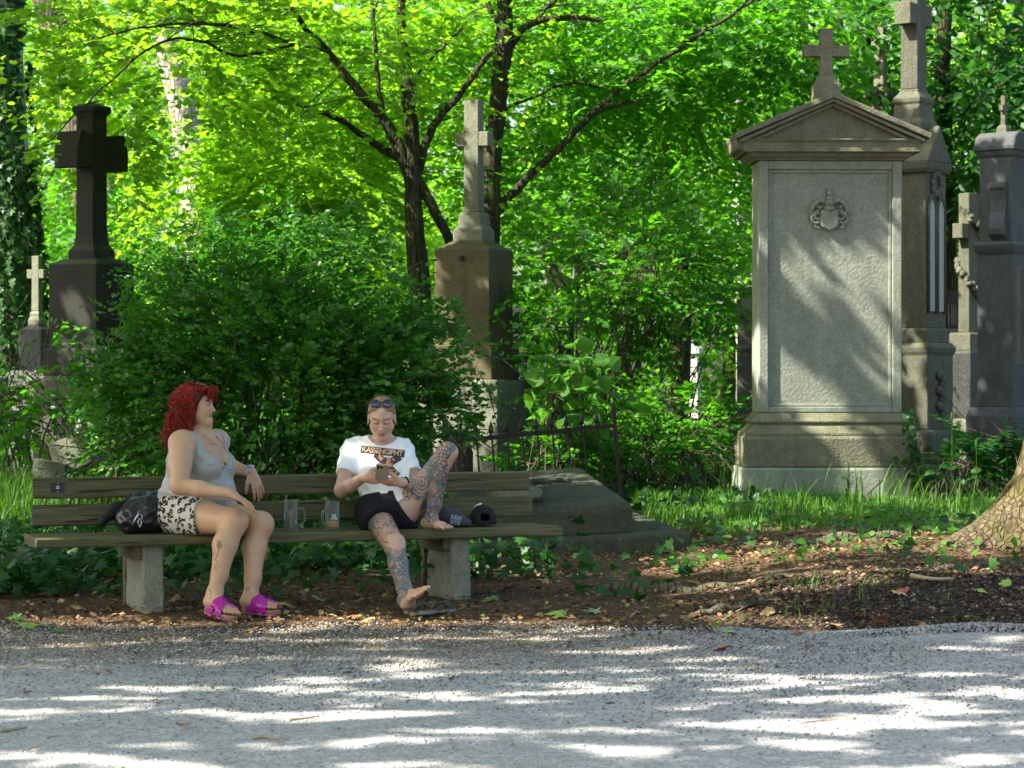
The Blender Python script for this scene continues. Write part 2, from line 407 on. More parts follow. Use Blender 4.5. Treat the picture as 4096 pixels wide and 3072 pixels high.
M['leaf_dark'] = leafmat("leaf_dark", (0.012, 0.060, 0.008), (0.030, 0.100, 0.013), (0.05, 0.24, 0.012), 0.4)
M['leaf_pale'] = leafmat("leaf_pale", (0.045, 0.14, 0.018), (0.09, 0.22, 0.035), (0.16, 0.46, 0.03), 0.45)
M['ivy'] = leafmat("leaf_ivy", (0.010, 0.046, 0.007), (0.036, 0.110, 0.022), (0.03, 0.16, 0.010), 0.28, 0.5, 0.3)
M['grass'] = leafmat("grass_blade", (0.045, 0.13, 0.012), (0.10, 0.22, 0.025), (0.14, 0.38, 0.02), 0.42)
M['conifer'] = leafmat("conifer_needles", (0.012, 0.045, 0.018), (0.035, 0.085, 0.035), (0.02, 0.08, 0.02), 0.2)
def drymat():
    t = NT("dry_leaf"); at = t.n("ShaderNodeAttribute"); at.attribute_name = "lv"
    c = t.ramp(at.outputs["Fac"], [(0.0, (0.030, 0.018, 0.009)), (0.35, (0.085, 0.045, 0.020)), (0.62, (0.19, 0.10, 0.042)), (0.82, (0.29, 0.21, 0.10)), (0.93, (0.25, 0.24, 0.055)), (1.0, (0.08, 0.17, 0.03))])
    return t.fin(t.bsdf(c, 0.7, None, 0.25))
M['dry'] = drymat()

# ------------------------------------------------------------------ ground and path
def path_edge(x):
    x = np.asarray(x, float)
    e = np.interp(x, [-80, -2.4, -1.5, -0.2, 0.8, 1.3, 2.2, 3.2, 80], [12.15, 12.15, 12.25, 12.25, 12.2, 11.95, 11.85, 11.95, 11.9])
    return e + (vnoise(x * 2.2, x * 0 + 5, 0, 21) - 0.5) * (0.22 + 0.3 * sstep(.6, -.2, x)) + (vnoise(x * 9, x * 0 + 2, 0, 22) - 0.5) * 0.05
def grid_mesh(xs, ys, zf):
    X, Y = np.meshgrid(xs, ys); Z = zf(X.ravel(), Y.ravel())
    v = np.stack([X.ravel(), Y.ravel(), Z], 1)
    nx, ny = len(xs), len(ys)
    i = (np.arange(ny - 1)[:, None] * nx + np.arange(nx - 1)[None, :]).ravel()
    return v, np.stack([i, i + 1, i + nx + 1, i + nx], 1)
xs = np.concatenate([np.linspace(-120, -8, 16), np.linspace(-7, 7, 200), np.linspace(8, 120, 16)])
ys = np.concatenate([np.linspace(-20, 6, 8), np.linspace(6.5, 11, 20), np.linspace(11.1, 18, 110), np.linspace(18.3, 45, 70), np.linspace(50, 220, 12)])
def ground_z(x, y):
    z = gh(x, y)
    return z - 0.03 * (1 - sstep(0.0, 0.12, y - path_edge(x) + 0.10))       # sinks under the path sheet
gv, gf = grid_mesh(xs, ys, ground_z)
xx, yy = gv[:, 0], gv[:, 1]
mound = sstep(0.9, 1.9, xx + (fbm(xx * 2, yy * 2, 0, 4) - 0.5) * 1.2) * (1 - sstep(12.9, 13.7, yy + (fbm(xx * 2, yy * 2, 0, 5) - 0.5) * 0.8))
green = sstep(16.5, 19, yy + (fbm(xx, yy, 0, 6) - 0.5) * 3) 
green = np.maximum(green, sstep(-1.9, -2.6, xx + (fbm(xx, yy, 0, 8) - .5)) * sstep(13.4, 14.6, yy))
add("ground", gv, gf, M['soil'], smooth=True, kind="structure", attrs={"mound": mound, "green": green})
pxs = np.concatenate([np.linspace(-120, -8, 12), np.linspace(-7, 7, 260), np.linspace(8, 120, 12)])
ts = np.concatenate([np.linspace(0, 0.78, 10), np.linspace(0.8, 1, 30)])
T, X = np.meshgrid(ts, pxs, indexing='ij')
E = path_edge(X.ravel()).reshape(X.shape); Yp = -20 + (E + 20) * T
Zp = gh(X.ravel(), Yp.ravel()).reshape(X.shape) + 0.006 - 0.03 * sstep(0.12, 0.0, E - Yp) + (fbm(X * 0.9, Yp * 0.9, 0, 31) - .5) * 0.012
Zp = Zp + 0.045 * np.exp(-((E - Yp - 0.12) / 0.10) ** 2) * sstep(1.2, 2.2, X)     # loose gravel berm on the right
pv = np.stack([X.ravel(), Yp.ravel(), Zp.ravel()], 1); nx = len(pxs)
i = (np.arange(len(ts) - 1)[:, None] * nx + np.arange(nx - 1)[None, :]).ravel()
add("path", pv, np.stack([i, i + 1, i + nx + 1, i + nx], 1), M['path'], smooth=True, kind="structure")
def path_z(x, y):
    e = path_edge(x)
    return gh(x, y) + 0.006 + 0.045 * np.exp(-((e - y - 0.12) / 0.10) ** 2) * sstep(1.2, 2.2, x)

# loose stones on the path: octahedra, thick along the far edge
def stones(name, pos, size, mat, kind="stuff"):
    n = len(pos)
    base = np.array([[1, 0, 0], [0, 1, 0], [-1, 0, 0], [0, -1, 0], [0, 0, .7], [0, 0, -.7]], float)
    fc = np.array([[0, 1, 4], [1, 2, 4], [2, 3, 4], [3, 0, 4], [1, 0, 5], [2, 1, 5], [3, 2, 5], [0, 3, 5]])
    sc = size[:, None, None] * (0.6 + 0.8 * rng.random((n, 6, 1)))
    a = rng.random(n) * 6.28; c, s_ = np.cos(a), np.sin(a)
    v = base[None] * sc
    x = v[..., 0] * c[:, None] - v[..., 1] * s_[:, None]; y = v[..., 0] * s_[:, None] + v[..., 1] * c[:, None]
    v = np.stack([x, y, v[..., 2]], -1) + pos[:, None, :]
    f = (fc[None] + (np.arange(n) * 6)[:, None, None]).reshape(-1, 3)
    return add(name, v.reshape(-1, 3), f, mat, kind=kind, attrs={"lv": np.repeat(rng.random(n), 6)})
def stonemat():
    t = NT("loose_gravel"); at = t.n("ShaderNodeAttribute"); at.attribute_name = "lv"
    c = t.ramp(at.outputs["Fac"], [(0, (0.09, 0.08, 0.07)), (0.5, (0.26, 0.255, 0.25)), (0.9, (0.38, 0.37, 0.36)), (1, (0.45, 0.44, 0.42))])
    return t.fin(t.bsdf(c, 0.85, None, 0.3))
M['pebble'] = stonemat()
n = 30000
x = rng.uniform(-3.2, 3.6, n); y = 12.3 - rng.beta(1.0, 2.2, n) * 5.0
keep = (y < path_edge(x) + 0.1 * rng.standard_normal(n)) & (np.abs(x) < y * 0.25); x, y = x[keep], y[keep]
n2 = 15000
x2 = rng.uniform(1.0, 3.4, n2); y2 = path_edge(x2) - np.abs(rng.normal(0.10, 0.14, n2)) + 0.03
x = np.concatenate([x, x2]); y = np.concatenate([y, y2])
p = np.stack([x, y, path_z(x, y) + 0.002], 1)
stones("loose_gravel", p, np.concatenate([rng.uniform(.0035, .008, len(p) - n2), rng.uniform(.0045, .009, n2)]), M['pebble'])
# pale pebbles on the dark soil mound and among the litter
n = 1500
x = rng.uniform(-3, 3.6, n); y = rng.uniform(11.9, 14.2, n); k = (y > path_edge(x)) & (rng.random(n) < 0.08 + 0.6 * (x > 1.1)); x, y = x[k], y[k]
def stonemat2():
    t = NT("pale_pebbles"); at = t.n("ShaderNodeAttribute"); at.attribute_name = "lv"
    c = t.ramp(at.outputs["Fac"], [(0, (0.14, 0.11, 0.085)), (0.6, (0.27, 0.24, 0.20)), (1, (0.40, 0.38, 0.34))])
    return t.fin(t.bsdf(c, 0.85, None, 0.3))
stones("pale_pebbles", np.stack([x, y, gh(x, y) + .003], 1), rng.uniform(.003, .008, len(x)), stonemat2())

n = 6500
x = rng.uniform(.9, 3.7, n); y = rng.uniform(11.85, 13.6, n); k = (y > path_edge(x) - .03) & (rng.random(n) < sstep(.9, 1.7, x)); x, y = x[k], y[k]
def crumbmat():
    t = NT("soil_crumbs"); at = t.n("ShaderNodeAttribute"); at.attribute_name = "lv"
    c = t.ramp(at.outputs["Fac"], [(0, (0.016, 0.012, 0.009)), (0.6, (0.055, 0.040, 0.028)), (0.95, (0.11, 0.08, 0.055)), (1, (0.30, 0.27, 0.22))])
    return t.fin(t.bsdf(c, 0.95, None, 0.1))
stones("soil_crumbs", np.stack([x, y, gh(x, y) + .003], 1), rng.uniform(.006, .017, len(x)), crumbmat())
# ------------------------------------------------------------------ monuments
def cross_bits(m, z0, z1, w, d, az, ah, aw, flare=0.0):
    """latin cross: shaft from z0 to z1 (half width w, half depth d), arm centre az, half height ah, half span aw"""
    m.rings([(z0, w * 1.04, d * 1.04), (az - ah, w, d), (az + ah, w, d), (z1 - 0.04, w, d), (z1, w * (1 + flare), d * (1 + flare * .4))])
    for s in (-1, 1):
        e = 0.5 * flare
        poly = [(s * (w - 0.004), az - ah * .92), (s * (aw * .72), az - ah * .92), (s * aw, az - ah * (.92 + e)), (s * aw, az + ah * (.92 + e)), (s * (aw * .72), az + ah * .92), (s * (w - 0.004), az + ah * .92)]
        if s < 0: poly = poly[::-1]
        m.prism(poly, -d * .96, d * .96)

def base_at(dx, dyb, Y):    # world point on the ground for a monument
    x = (dx - 1106) / FD * Y; return x, Y, g1(x, Y)

# dark cross monument on the left
Y = 23.0; pm = FD / Y; X = (198 - 1106) / pm
root = thing("cross_monument", "tall black stone cross with chunky arms on a stepped block, left of the bush", "monument", (X, Y, 0), R(58))
zz = lambda dy: CAMZ - (dy - 829.5) / pm
m = MB(); m.rings([(g1(X, Y) - .1, .36, .42), (zz(815) - .03, .36, .42), (zz(812), .345, .40)]); m.done("base", M['dark_base'], root, bevel=.012)
m = MB(); m.rings([(zz(812), .31, .345), (zz(756), .31, .345), (zz(752), .295, .33)]); m.done("plinth", M['dark_stone'], root, bevel=.01)
m = MB(); m.rings([(zz(752), .27, .30), (zz(572), .27, .30), (zz(560), .17, .20)]); m.done("block", M['dark_stone'], root, bevel=.008)
m = MB()
m.rings([(zz(560), .15, .165), (zz(545), .15, .165), (zz(541), .145, .16), (zz(530), .118, .125), (zz(510), .105, .112), (zz(470), .10, .108), (zz(255), .098, .106), (zz(247), .108, .118), (zz(242), .128, .14), (zz(232), .128, .14), (zz(222), .03, .03)])
for s in (-1, 1):      # arms with a bevelled upper half at the outer end
    a = .094; c = .36
    z0, z1 = zz(368), zz(288); zm = .5 * (z0 + z1)
    v = []
    for xx_, hy, h in ((a, .10, .150), (c - .10, .145, .172), (c - .055, .145, .172), (c, .145, .172)):
        v += [[s * xx_, -hy, zm - h], [s * xx_, hy, zm - h], [s * xx_, hy, zm + h * (0.0 if xx_ == c else 1)], [s * xx_, -hy, zm + h * (0.0 if xx_ == c else 1)]]
    f = [(0, 1, 2, 3)] + [(4 * k + i, 4 * k + 4 + i, 4 * k + 4 + (i + 1) % 4, 4 * k + (i + 1) % 4) for k in range(3) for i in range(4)] + [(15, 14, 13, 12)]
    if s < 0: f = [q[::-1] for q in f]
    m.put(v, [q[::-1] for q in f])
m.done("cross", M['dark_stone'], root, bevel=.006)

# small pale cross far left
Y = 24.5; pm = FD / Y; X = (80 - 1106) / pm; zz = lambda dy: CAMZ - (dy - 829.5) / pm
root = thing("grave_cross", "small pale cross on a slim grey pedestal at the far left, beyond the black monument", "gravestone", (X, Y, 0), R(-24)); root.scale = (.82, .82, 1)
m = MB(); m.rings([(g1(X, Y) - .1, .26, .24), (zz(812), .26, .24), (zz(800), .24, .22)]); m.done("base", M['white_stone'], root, bevel=.01)
m = MB(); m.rings([(zz(800), .165, .15), (zz(712), .165, .15), (zz(703), .07, .07)]); m.done("pedestal", M['blue_stone'], root, bevel=.008)
m = MB(); m.rings([(zz(703), .085, .08), (zz(690), .08, .075), (zz(684), .065, .06), (zz(678), .07, .065), (zz(672), .05, .045)])
cross_bits(m, zz(672), zz(553), .052, .042, zz(592), .05, .125); m.done("cross", M['grey_granite'], root, bevel=.005)

# brown granite cross monument in the middle
Y = 22.0; pm = FD / Y; X = (1024 - 1106) / pm; zz = lambda dy: CAMZ - (dy - 829.5) / pm
root = thing("cross_monument", "tall grey cross on a brown granite block behind the bush, in the centre", "monument", (X, Y, 0), R(-24))
m = MB(); m.rings([(g1(X, Y) - .1, .42, .40), (zz(830), .42, .40), (zz(820), .40, .38)]); m.done("base", M['grey_granite'], root, bevel=.01)
m = MB(); m.rings([(zz(820), .315, .30), (zz(748), .315, .30), (zz(740), .30, .285)]); m.done("plinth", M['brown_granite'], root, bevel=.008)
m = MB(); m.rings([(zz(740), .272, .262), (zz(541), .272, .262), (zz(522), .15, .145)]); blk = m.done("block", M['brown_granite'], root, bevel=.006)
m = MB(); m.box(-.02, .02, -.29, -.25, zz(566), zz(556)); m.done("iron_stub", M['iron'], blk)
m = MB(); m.rings([(zz(523), .148, .14), (zz(497), .145, .137), (zz(488), .112, .105), (zz(464), .108, .10), (zz(459), .09, .085)]); m.done("cross_foot", M['grey_granite'], root, bevel=.008)
m = MB(); cross_bits(m, zz(459), zz(217), .072, .062, zz(302), .072, .165); m.done("cross", M['grey_granite'], root, bevel=.006)

# big pale wall tomb on the right
Y = 20.0; pm = FD / Y; zz = lambda dy: CAMZ - (dy - 829.5) / pm
xx_ = lambda dx: (dx - 1795) / pm
X = (1795 - 1106) / pm
TOMB = thing("tomb_monument", "large pale wall tomb with a pediment and a carved coat of arms", "monument", (X, Y + .34, 0), R(1.2))
FY = -.26   # shaft front
m = MB(); m.rings([(g1(X, Y) - .15, .745, .40), (zz(1012), .745, .40), (zz(1010), .735, .39)]); m.done("lower_plinth", M['pale_stone'], TOMB, bevel=.012)
m = MB(); m.rings([(zz(1010), .725, .385), (zz(948), .725, .385), (zz(942), .715, .375)]); m.done("plinth", M['tan_stone'], TOMB, bevel=.012)
m = MB(); m.rings([(zz(942), .70, .365), (zz(936), .70, .365), (zz(930), .685, .35), (zz(920), .645, .315), (zz(917), .640, .31), (zz(913), .655, .325), (zz(909), .655, .325), (zz(905), .635, .305), (zz(896), .61, .28), (zz(892), .60, .27)])
m.done("base_moulding", M['tan_stone'], TOMB, bevel=.004)
m = MB(); zb, zt = zz(892), zz(345)
m.rings([(zb, .592, .235), (zt, .592, .235)])        # core, its front is the recessed panel
m.done("panel_slab", M['pale_stone'], TOMB, bevel=.003)
m = MB(); fw = .078
for (a, b, c, d) in ((-.594, -.594 + fw, zb + .002, zt - .002), (.594 - fw, .594, zb + .002, zt - .002), (-.594 + fw, .594 - fw, zt - .075, zt - .002), (-.594 + fw, .594 - fw, zb + .002, zb + .05)):
    m.box(a, b, FY - .012, FY + .06, c, d)
m.done("panel_frame", M['pale_stone'], TOMB, bevel=.008, seg=2)
m = MB(); q = .594 - fw; w2 = .028
for (a, b, c, d) in ((-q, -q + w2, zb + .05, zt - .075), (q - w2, q, zb + .05, zt - .075), (-q + w2, q - w2, zt - .075 - w2, zt - .075), (-q + w2, q - w2, zb + .05, zb + .05 + w2)):
    m.box(a + .001, b - .001, FY + .006, FY + .05, c + .001, d - .001)
m.done("panel_moulding", M['pale_stone'], TOMB, bevel=.006, seg=2)
# entablature
m = MB(); m.rings([(zz(345), .625, .29), (zz(341), .635, .30), (zz(338), .66, .325), (zz(331), .69, .345), (zz(329), .69, .345)]); m.done("neck_moulding", M['tan_stone'], TOMB, bevel=.003)
m = MB(); m.rings([(zz(329), .735, .39), (zz(308), .735, .39), (zz(307), .75, .40), (zz(303), .76, .41), (zz(301), .76, .41)]); m.done("cornice", M['tan_stone'], TOMB, bevel=.005)
pk = zz(200); el = .815
m = MB(); m.prism([(-.74, zz(301)), (.74, zz(301)), (.0, zz(226))], -.35, .35); m.done("tympanum", M['tan_stone'], TOMB)
for s in (-1, 1):
    m = MB()
    a0 = np.array([s * el, zz(291)]); a1 = np.array([0.0, pk - .005])
    d = (a1 - a0) / np.linalg.norm(a1 - a0); nrm = np.array([-d[1], d[0]]); nrm = nrm if nrm[1] < 0 else -nrm
    for k, (t0, t1, yy_) in enumerate(((0, .045, .455), (.0455, .075, .435), (.0755, .105, .40))):
        p0, p1 = a0 + nrm * t0, a1 + np.array([0, nrm[1] * t0 / abs(nrm[1]) / abs(nrm[1]) * abs(nrm[1])]) * 1.0
        p1 = np.array([0.0, pk - .005 - t0 / abs(nrm[1])]); q1 = np.array([0.0, pk - .005 - t1 / abs(nrm[1])])
        q0 = a0 + nrm * t1
        if k: p0 = p0 - np.array([s * .03 * k, -.03 * k * d[1] / d[0] * s]) * np.array([1, 0]) ; q0 = q0 - np.array([s * .03 * k, 0])
        poly = [tuple(p0), tuple(q0), tuple(q1), tuple(p1)]
        if s > 0: poly = poly[::-1]
        m.prism(poly, -yy_, yy_)
    m.done("raking_cornice", M['tan_stone'], TOMB, bevel=.006)
# broken end block at the left corner of the cornice
m = MB(); m.prism([(-.79, zz(322)), (-.70, zz(328)), (-.70, zz(300)), (-.80, zz(294))], -.36, .30); m.done("corner_block", M['tan_stone'], TOMB, bevel=.01)
# cross with flared ends
m = MB(); m.rings([(zz(214), .112, .12), (zz(172), .108, .115), (zz(170), .088, .09), (zz(160), .075, .075), (zz(152), .062, .062)]); m.done("cross_pedestal", M['tan_stone'], TOMB, bevel=.008)
m = MB(); cross_bits(m, zz(153), zz(50), .052, .05, zz(99), .052, .193, .28); m.done("cross", M['tan_stone'], TOMB, bevel=.006)
# coat of arms
coa = bpy.data.objects.new("coat_of_arms", None); COL.objects.link(coa); coa.parent = TOMB; coa.location = (xx_(1793), FY + .026, zz(470))
def shield_poly(s):
    return [(-.066 * s, .058 * s), (-.066 * s, -.045 * s), (-.055 * s, -.066 * s), (-.02 * s, -.082 * s), (0, -.095 * s), (.02 * s, -.082 * s), (.055 * s, -.066 * s), (.066 * s, -.045 * s), (.066 * s, .058 * s)]
m = MB(); m.prism(shield_poly(1.12), -.045, .01); m.done("shield", M['pale_stone'], coa, bevel=.01, seg=2)
m = MB(); m.ell((0, -.03, .115), (.036, .036, .044)); m.ell((0, -.032, .08), (.045, .034, .026)); 
for k in range(5): m.box(-.028 + k * .0125, -.022 + k * .0125, -.073, -.06, .105, .125)
m.done("helmet", M['pale_stone'], coa, smooth=True)
m = MB(); m.rings([(.145, .03, .028, 0, -.02), (.175, .022, .02, 0, -.02), (.19, .017, .018, 0, -.02)]); m.ell((0, -.022, .205), (.024, .024, .022)); m.ell((.004, -.022, .228), (.02, .02, .018)); m.ell((-.014, -.022, .245), (.010, .012, .02)); m.ell((.016, -.022, .245), (.010, .012, .016))
m.done("crest", M['pale_stone'], coa, smooth=True)
for s in (-1, 1):
    m = MB()
    def scroll(cx, cz, r0, a0, a1, th, y=-.02):
        a = np.linspace(a0, a1, 16); r = r0 * np.linspace(1, .35, 16)
        m.tube([(s * (cx + rr * math.cos(t)), y - .012 * k / 16, cz + rr * math.sin(t)) for k, (t, rr) in enumerate(zip(a, r))], np.linspace(th, th * .55, 16), 7)
    scroll(.075, .11, .05, 2.6, -2.2, .016); scroll(.115, .07, .055, 1.8, -3.0, .015); scroll(.105, -.01, .058, 1.9, -2.6, .017); scroll(.095, -.065, .03, 2.2, -2.4, .012)
    scroll(.10, .02, .035, 3.4, 8.6, .011, -.03)
    m.tube([(s * .03, -.03, .12), (s * .08, -.035, .15), (s * .12, -.03, .12), (s * .155, -.025, .06), (s * .16, -.02, .0)], [.012, .018, .018, .015, .008], 7)
    m.done("mantling", M['pale_stone'], coa, smooth=True)

# gothic monument behind the tomb
Y = 23.3; pm = FD / Y; X = (1994 - 1106) / pm; zz = lambda dy: CAMZ - (dy - 829.5) / pm
GO = thing("gothic_monument", "tall dark gothic monument with pointed white niches, right behind the pale tomb", "monument", (X - .05, Y + .25, 0), R(52)); GO.scale = (.86, .86, 1)
m = MB(); m.rings([(g1(X, Y) - .1, .36, .40), (zz(935), .36, .40), (zz(928), .33, .37)]); m.done("base", M['gothic_stone'], GO, bevel=.015)
m = MB(); m.rings([(zz(928), .30, .34), (zz(768), .30, .34), (zz(760), .32, .36), (zz(750), .33, .37), (zz(740), .29, .33)]); m.done("pedestal", M['gothic_stone'], GO, bevel=.008)
m = MB()
for k in range(9): m.ell((.04 * math.sin(k * 2.1), -.352, zz(900) + k * .05), (.05 + .02 * (k % 3), .035, .05))
m.done("carved_relief", M['gothic_stone'], GO, smooth=True)
m = MB(); m.rings([(zz(740), .27, .31), (zz(714), .27, .31), (zz(708), .25, .29)]); m.done("plinth", M['gothic_stone'], GO, bevel=.006)
m = MB(); m.rings([(zz(708), .24, .28), (zz(372), .24, .28)]); m.done("shaft", M['gothic_stone'], GO, bevel=.006)
def arch(w, zb_, zs, n=9):      # pointed arch outline, xz, counter-clockwise from -y
    pts = [(-w, zb_), (w, zb_), (w, zs)]
    r = 2 * w
    for k in range(1, n): t = k / n * R(60); pts.append((-w + r * math.cos(t), zs + r * math.sin(t)))
    pts.append((0, zs + r * math.sin(R(60))))
    for k in range(n - 1, 0, -1): t = k / n * R(60); pts.append((w - r * math.cos(t), zs + r * math.sin(t)))
    pts.append((-w, zs)); return pts
for s in (-1, 1):
    m = MB(); m.prism([(x + s * .105, z) for x, z in arch(.07, zz(672), zz(455))], -.292, -.27); fr = m.done("niche_panel", M['plaster'], GO)
    m = MB()
    for w_, r_ in ((.078, .014), (.094, .010)):
        a = arch(w_, zz(676), zz(455)); a = a[1:] + a[:1]
        m.tube([(x + s * .105, -.296, z) for x, z in a], r_, 6)
    m.done("arch_rib", M['gothic_stone'], fr, smooth=True)
m = MB()
for k in range(10): m.ell((.10 * math.cos(k * .62), -.29, zz(395) + .10 * math.sin(k * .62)), (.045, .03, .045))
m.done("tracery", M['gothic_stone'], GO, smooth=True)
m = MB(); m.rings([(zz(372), .27, .31), (zz(364), .29, .33), (zz(352), .30, .34), (zz(350), .30, .34)]); m.done("cornice", M['gothic_stone'], GO, bevel=.004)
m = MB(); m.prism([(-.30, zz(350)), (.30, zz(350)), (0, zz(268))], -.335, .335); m.done("gable", M['gothic_stone'], GO, bevel=.012)
m = MB(); m.rings([(zz(300), .20, .20), (zz(262), .20, .20), (zz(252), .17, .17), (zz(222), .16, .16), (zz(216), .175, .175), (zz(208), .175, .175), (zz(194), .12, .12), (zz(188), .115, .115)]); m.done("cross_pedestal", M['gothic_stone'], GO, bevel=.006)
m = MB(); cross_bits(m, zz(188), zz(-60), .105, .105, zz(25), .11, .26, .15); m.done("cross", M['gothic_stone'], GO, bevel=.008)

# slim cross beyond the tomb's roof
Y = 27.0; pm = FD / Y; X = (1902 - 1106) / pm; zz = lambda dy: CAMZ - (dy - 829.5) / pm
root = thing("cross_column", "slim grey cross on a moulded column cap, seen over the tomb's right roof slope", "monument", (X, Y, 0), R(58))
m = MB(); m.rings([(g1(X, Y) - .1, .30, .28), (zz(820), .30, .28), (zz(800), .22, .20), (zz(260), .13, .12)]); m.done("column", M['gothic_stone'], root, bevel=.006)
m = MB(); m.rings([(zz(260), .125, .12), (zz(216), .12, .115), (zz(212), .145, .14), (zz(200), .15, .145), (zz(194), .10, .10), (zz(188), .08, .08)]); m.done("capital", M['gothic_stone'], root, bevel=.004)
m = MB(); cross_bits(m, zz(188), zz(60), .055, .055, zz(102), .055, .14, .0); m.done("cross", M['tan_stone'], root, bevel=.006)

# dark blue grey monument at the right edge
Y = 21.5; pm = FD / Y; X = (2183 - 1106) / pm; zz = lambda dy: CAMZ - (dy - 829.5) / pm
root = thing("pillar_monument", "blue grey monument with a rounded hood and scroll brackets, cut by the right edge", "monument", (X, Y + .3, 0), R(52)); root.scale = (.74, .74, 1)
m = MB(); m.rings([(g1(X, Y) - .1, .34, .34), (zz(900), .34, .34), (zz(880), .30, .30)]); m.done("base", M['blue_stone'], root, bevel=.01)
m = MB(); m.rings([(zz(880), .235, .235), (zz(548), .235, .235), (zz(544), .25, .25), (zz(536), .27, .27), (zz(526), .285, .285), (zz(520), .27, .27)]); m.done("pedestal", M['blue_stone'], root, bevel=.006)
m = MB()
for a in (-.11, .11): m.box(a - .075, a + .075, -.244, -.2, zz(790), zz(575))
m.done("side_panel", M['gothic_stone'], root, bevel=.01)
m = MB(); m.rings([(zz(520), .215, .215), (zz(336), .215, .215), (zz(332), .235, .235), (zz(322), .255, .255)]); m.done("shaft", M['blue_stone'], root, bevel=.006)
m = MB()
pr = [(-.205, zz(518)), (-.24, zz(512)), (-.30, zz(505)), (-.315, zz(492)), (-.30, zz(478)), (-.26, zz(455)), (-.245, zz(430)), (-.26, zz(410)), (-.285, zz(402)), (-.275, zz(392)), (-.205, zz(390))]
for yy_ in (-.10,): m.prism(pr[::-1], yy_ - .05, yy_ + .16)
m.done("scroll_bracket", M['blue_stone'], root, bevel=.006)
m = MB(); hood = [(-.27, zz(322)), (.27, zz(322)), (.27, zz(312)), (.22, zz(290)), (.12, zz(280)), (-.12, zz(280)), (-.22, zz(290)), (-.27, zz(312))]
m.prism(hood, -.27, .27); m.done("hood", M['blue_stone'], root, bevel=.012)
m = MB(); m.rings([(zz(280), .07, .07), (zz(268), .06, .06), (zz(262), .035, .035)]); cross_bits(m, zz(262), zz(200), .026, .026, zz(225), .026, .075); m.done("finial_cross", M['gothic_stone'], root)

# wreathed cross and its dark granite block
Y = 25.3; pm = FD / Y; X = (2093 - 1106) / pm; zz = lambda dy: CAMZ - (dy - 829.5) / pm
root = thing("wreathed_cross", "grey stone cross wrapped in a carved rose garland on a black granite block", "monument", (X, Y, 0), R(40))
m = MB(); m.rings([(g1(X, Y) - .1, .27, .25), (zz(908), .27, .25), (zz(903), .25, .23)]); m.done("base", M['dark_base'], root, bevel=.01)
m = MB(); m.rings([(zz(903), .21, .19), (zz(764), .21, .19), (zz(757), .20, .18)]); m.done("block", M['black_granite'], root, bevel=.006)
m = MB(); m.rings([(zz(757), .165, .15), (zz(722), .16, .145), (zz(719), .14, .125)]); m.done("plinth", M['gothic_stone'], root, bevel=.006)
m = MB(); cross_bits(m, zz(719), zz(418), .085, .07, zz(500), .085, .19); m.done("cross", M['gothic_stone'], root, bevel=.006)
m = MB()
for k in range(46):
    t = k / 45.0; a = -2.2 + t * 7.4; z = zz(470) + (zz(640) - zz(470)) * t
    c = np.array([.115 * math.cos(a), .10 * math.sin(a), z]) + rng.normal(0, .012, 3)
    m.ell(c, rng.uniform(.028, .05, 3), 7, 5)
m.done("garland", M['gothic_stone'], root, smooth=True)
# grave lantern
Y = 26.5; pm = FD / Y; X = (2058 - 1106) / pm; zz = lambda dy: CAMZ - (dy - 829.5) / pm
root = thing("grave_lantern", "small dark grave lantern with a barred window between the gothic monument and the wreathed cross", "lantern", (X, Y, 0), R(8))
m = MB(); m.rings([(g1(X, Y) - .1, .09, .09), (zz(722), .09, .09), (zz(710), .07, .07)]); m.done("post", M['gothic_stone'], root)
m = MB(); m.rings([(zz(710), .06, .06), (zz(704), .06, .06)]); m.rings([(zz(656), .06, .06), (zz(646), .055, .055), (zz(632), .06, .06), (zz(628), .02, .02)])
for a in (-.052, .052):
    for b in (-.052, .052): m.box(a - .008, a + .008, b - .008, b + .008, zz(704), zz(656))
for k in range(5): m.box(-.036 + k * .018 - .003, -.036 + k * .018 + .003, -.056, -.05, zz(704), zz(656))
m.done("cage", M['iron'], root)
m = MB(); m.rings([(zz(703), .04, .04), (zz(657), .04, .04)]); m.done("glass", M['plaster'], root)

# dark pillar stone left of the tomb
Y = 23.4; pm = FD / Y; X = (1612 - 1106) / pm; zz = lambda dy: CAMZ - (dy - 829.5) / pm
root = thing("pillar_stone", "narrow dark stepped gravestone peeping out behind the tomb's left edge", "gravestone", (X, Y, 0), R(-6))
m = MB(); m.rings([(g1(X, Y) - .1, .17, .15), (zz(900), .17, .15), (zz(895), .09, .12), (zz(760), .09, .12), (zz(754), .10, .13), (zz(745), .085, .11), (zz(690), .085, .11), (zz(684), .105, .13), (zz(668), .105, .13), (zz(642), .06, .07)]); m.done("pillar", M['gothic_stone'], root, bevel=.006)
m = MB(); m.rings([(zz(642), .05, .05), (zz(632), .075, .07), (zz(626), .02, .02)]); m.done("finial", M['blue_stone'], root)
# pale gabled gravestone in the clearing
Y = 36.0; pm = FD / Y; X = (1492 - 1106) / pm; zz = lambda dy: CAMZ - (dy - 829.5) / pm
root = thing("gabled_gravestone", "small pale gabled gravestone standing in the sunny clearing beyond the shrub", "gravestone", (X, Y, 0), R(-18))
m = MB(); m.rings([(g1(X, Y) - .2, .16, .13), (zz(765), .125, .10)]); m.done("pillar", M['white_stone'], root, bevel=.008)
m = MB(); m.prism([(-.165, zz(765)), (.165, zz(765)), (.165, zz(752)), (0, zz(736)), (-.165, zz(752))], -.14, .14); m.done("gable", M['white_stone'], root, bevel=.008)
m = MB(); m.box(.1335, .14, -.05, .05, zz(815), zz(780)); m.done("side_panel", M['white_stone'], root)
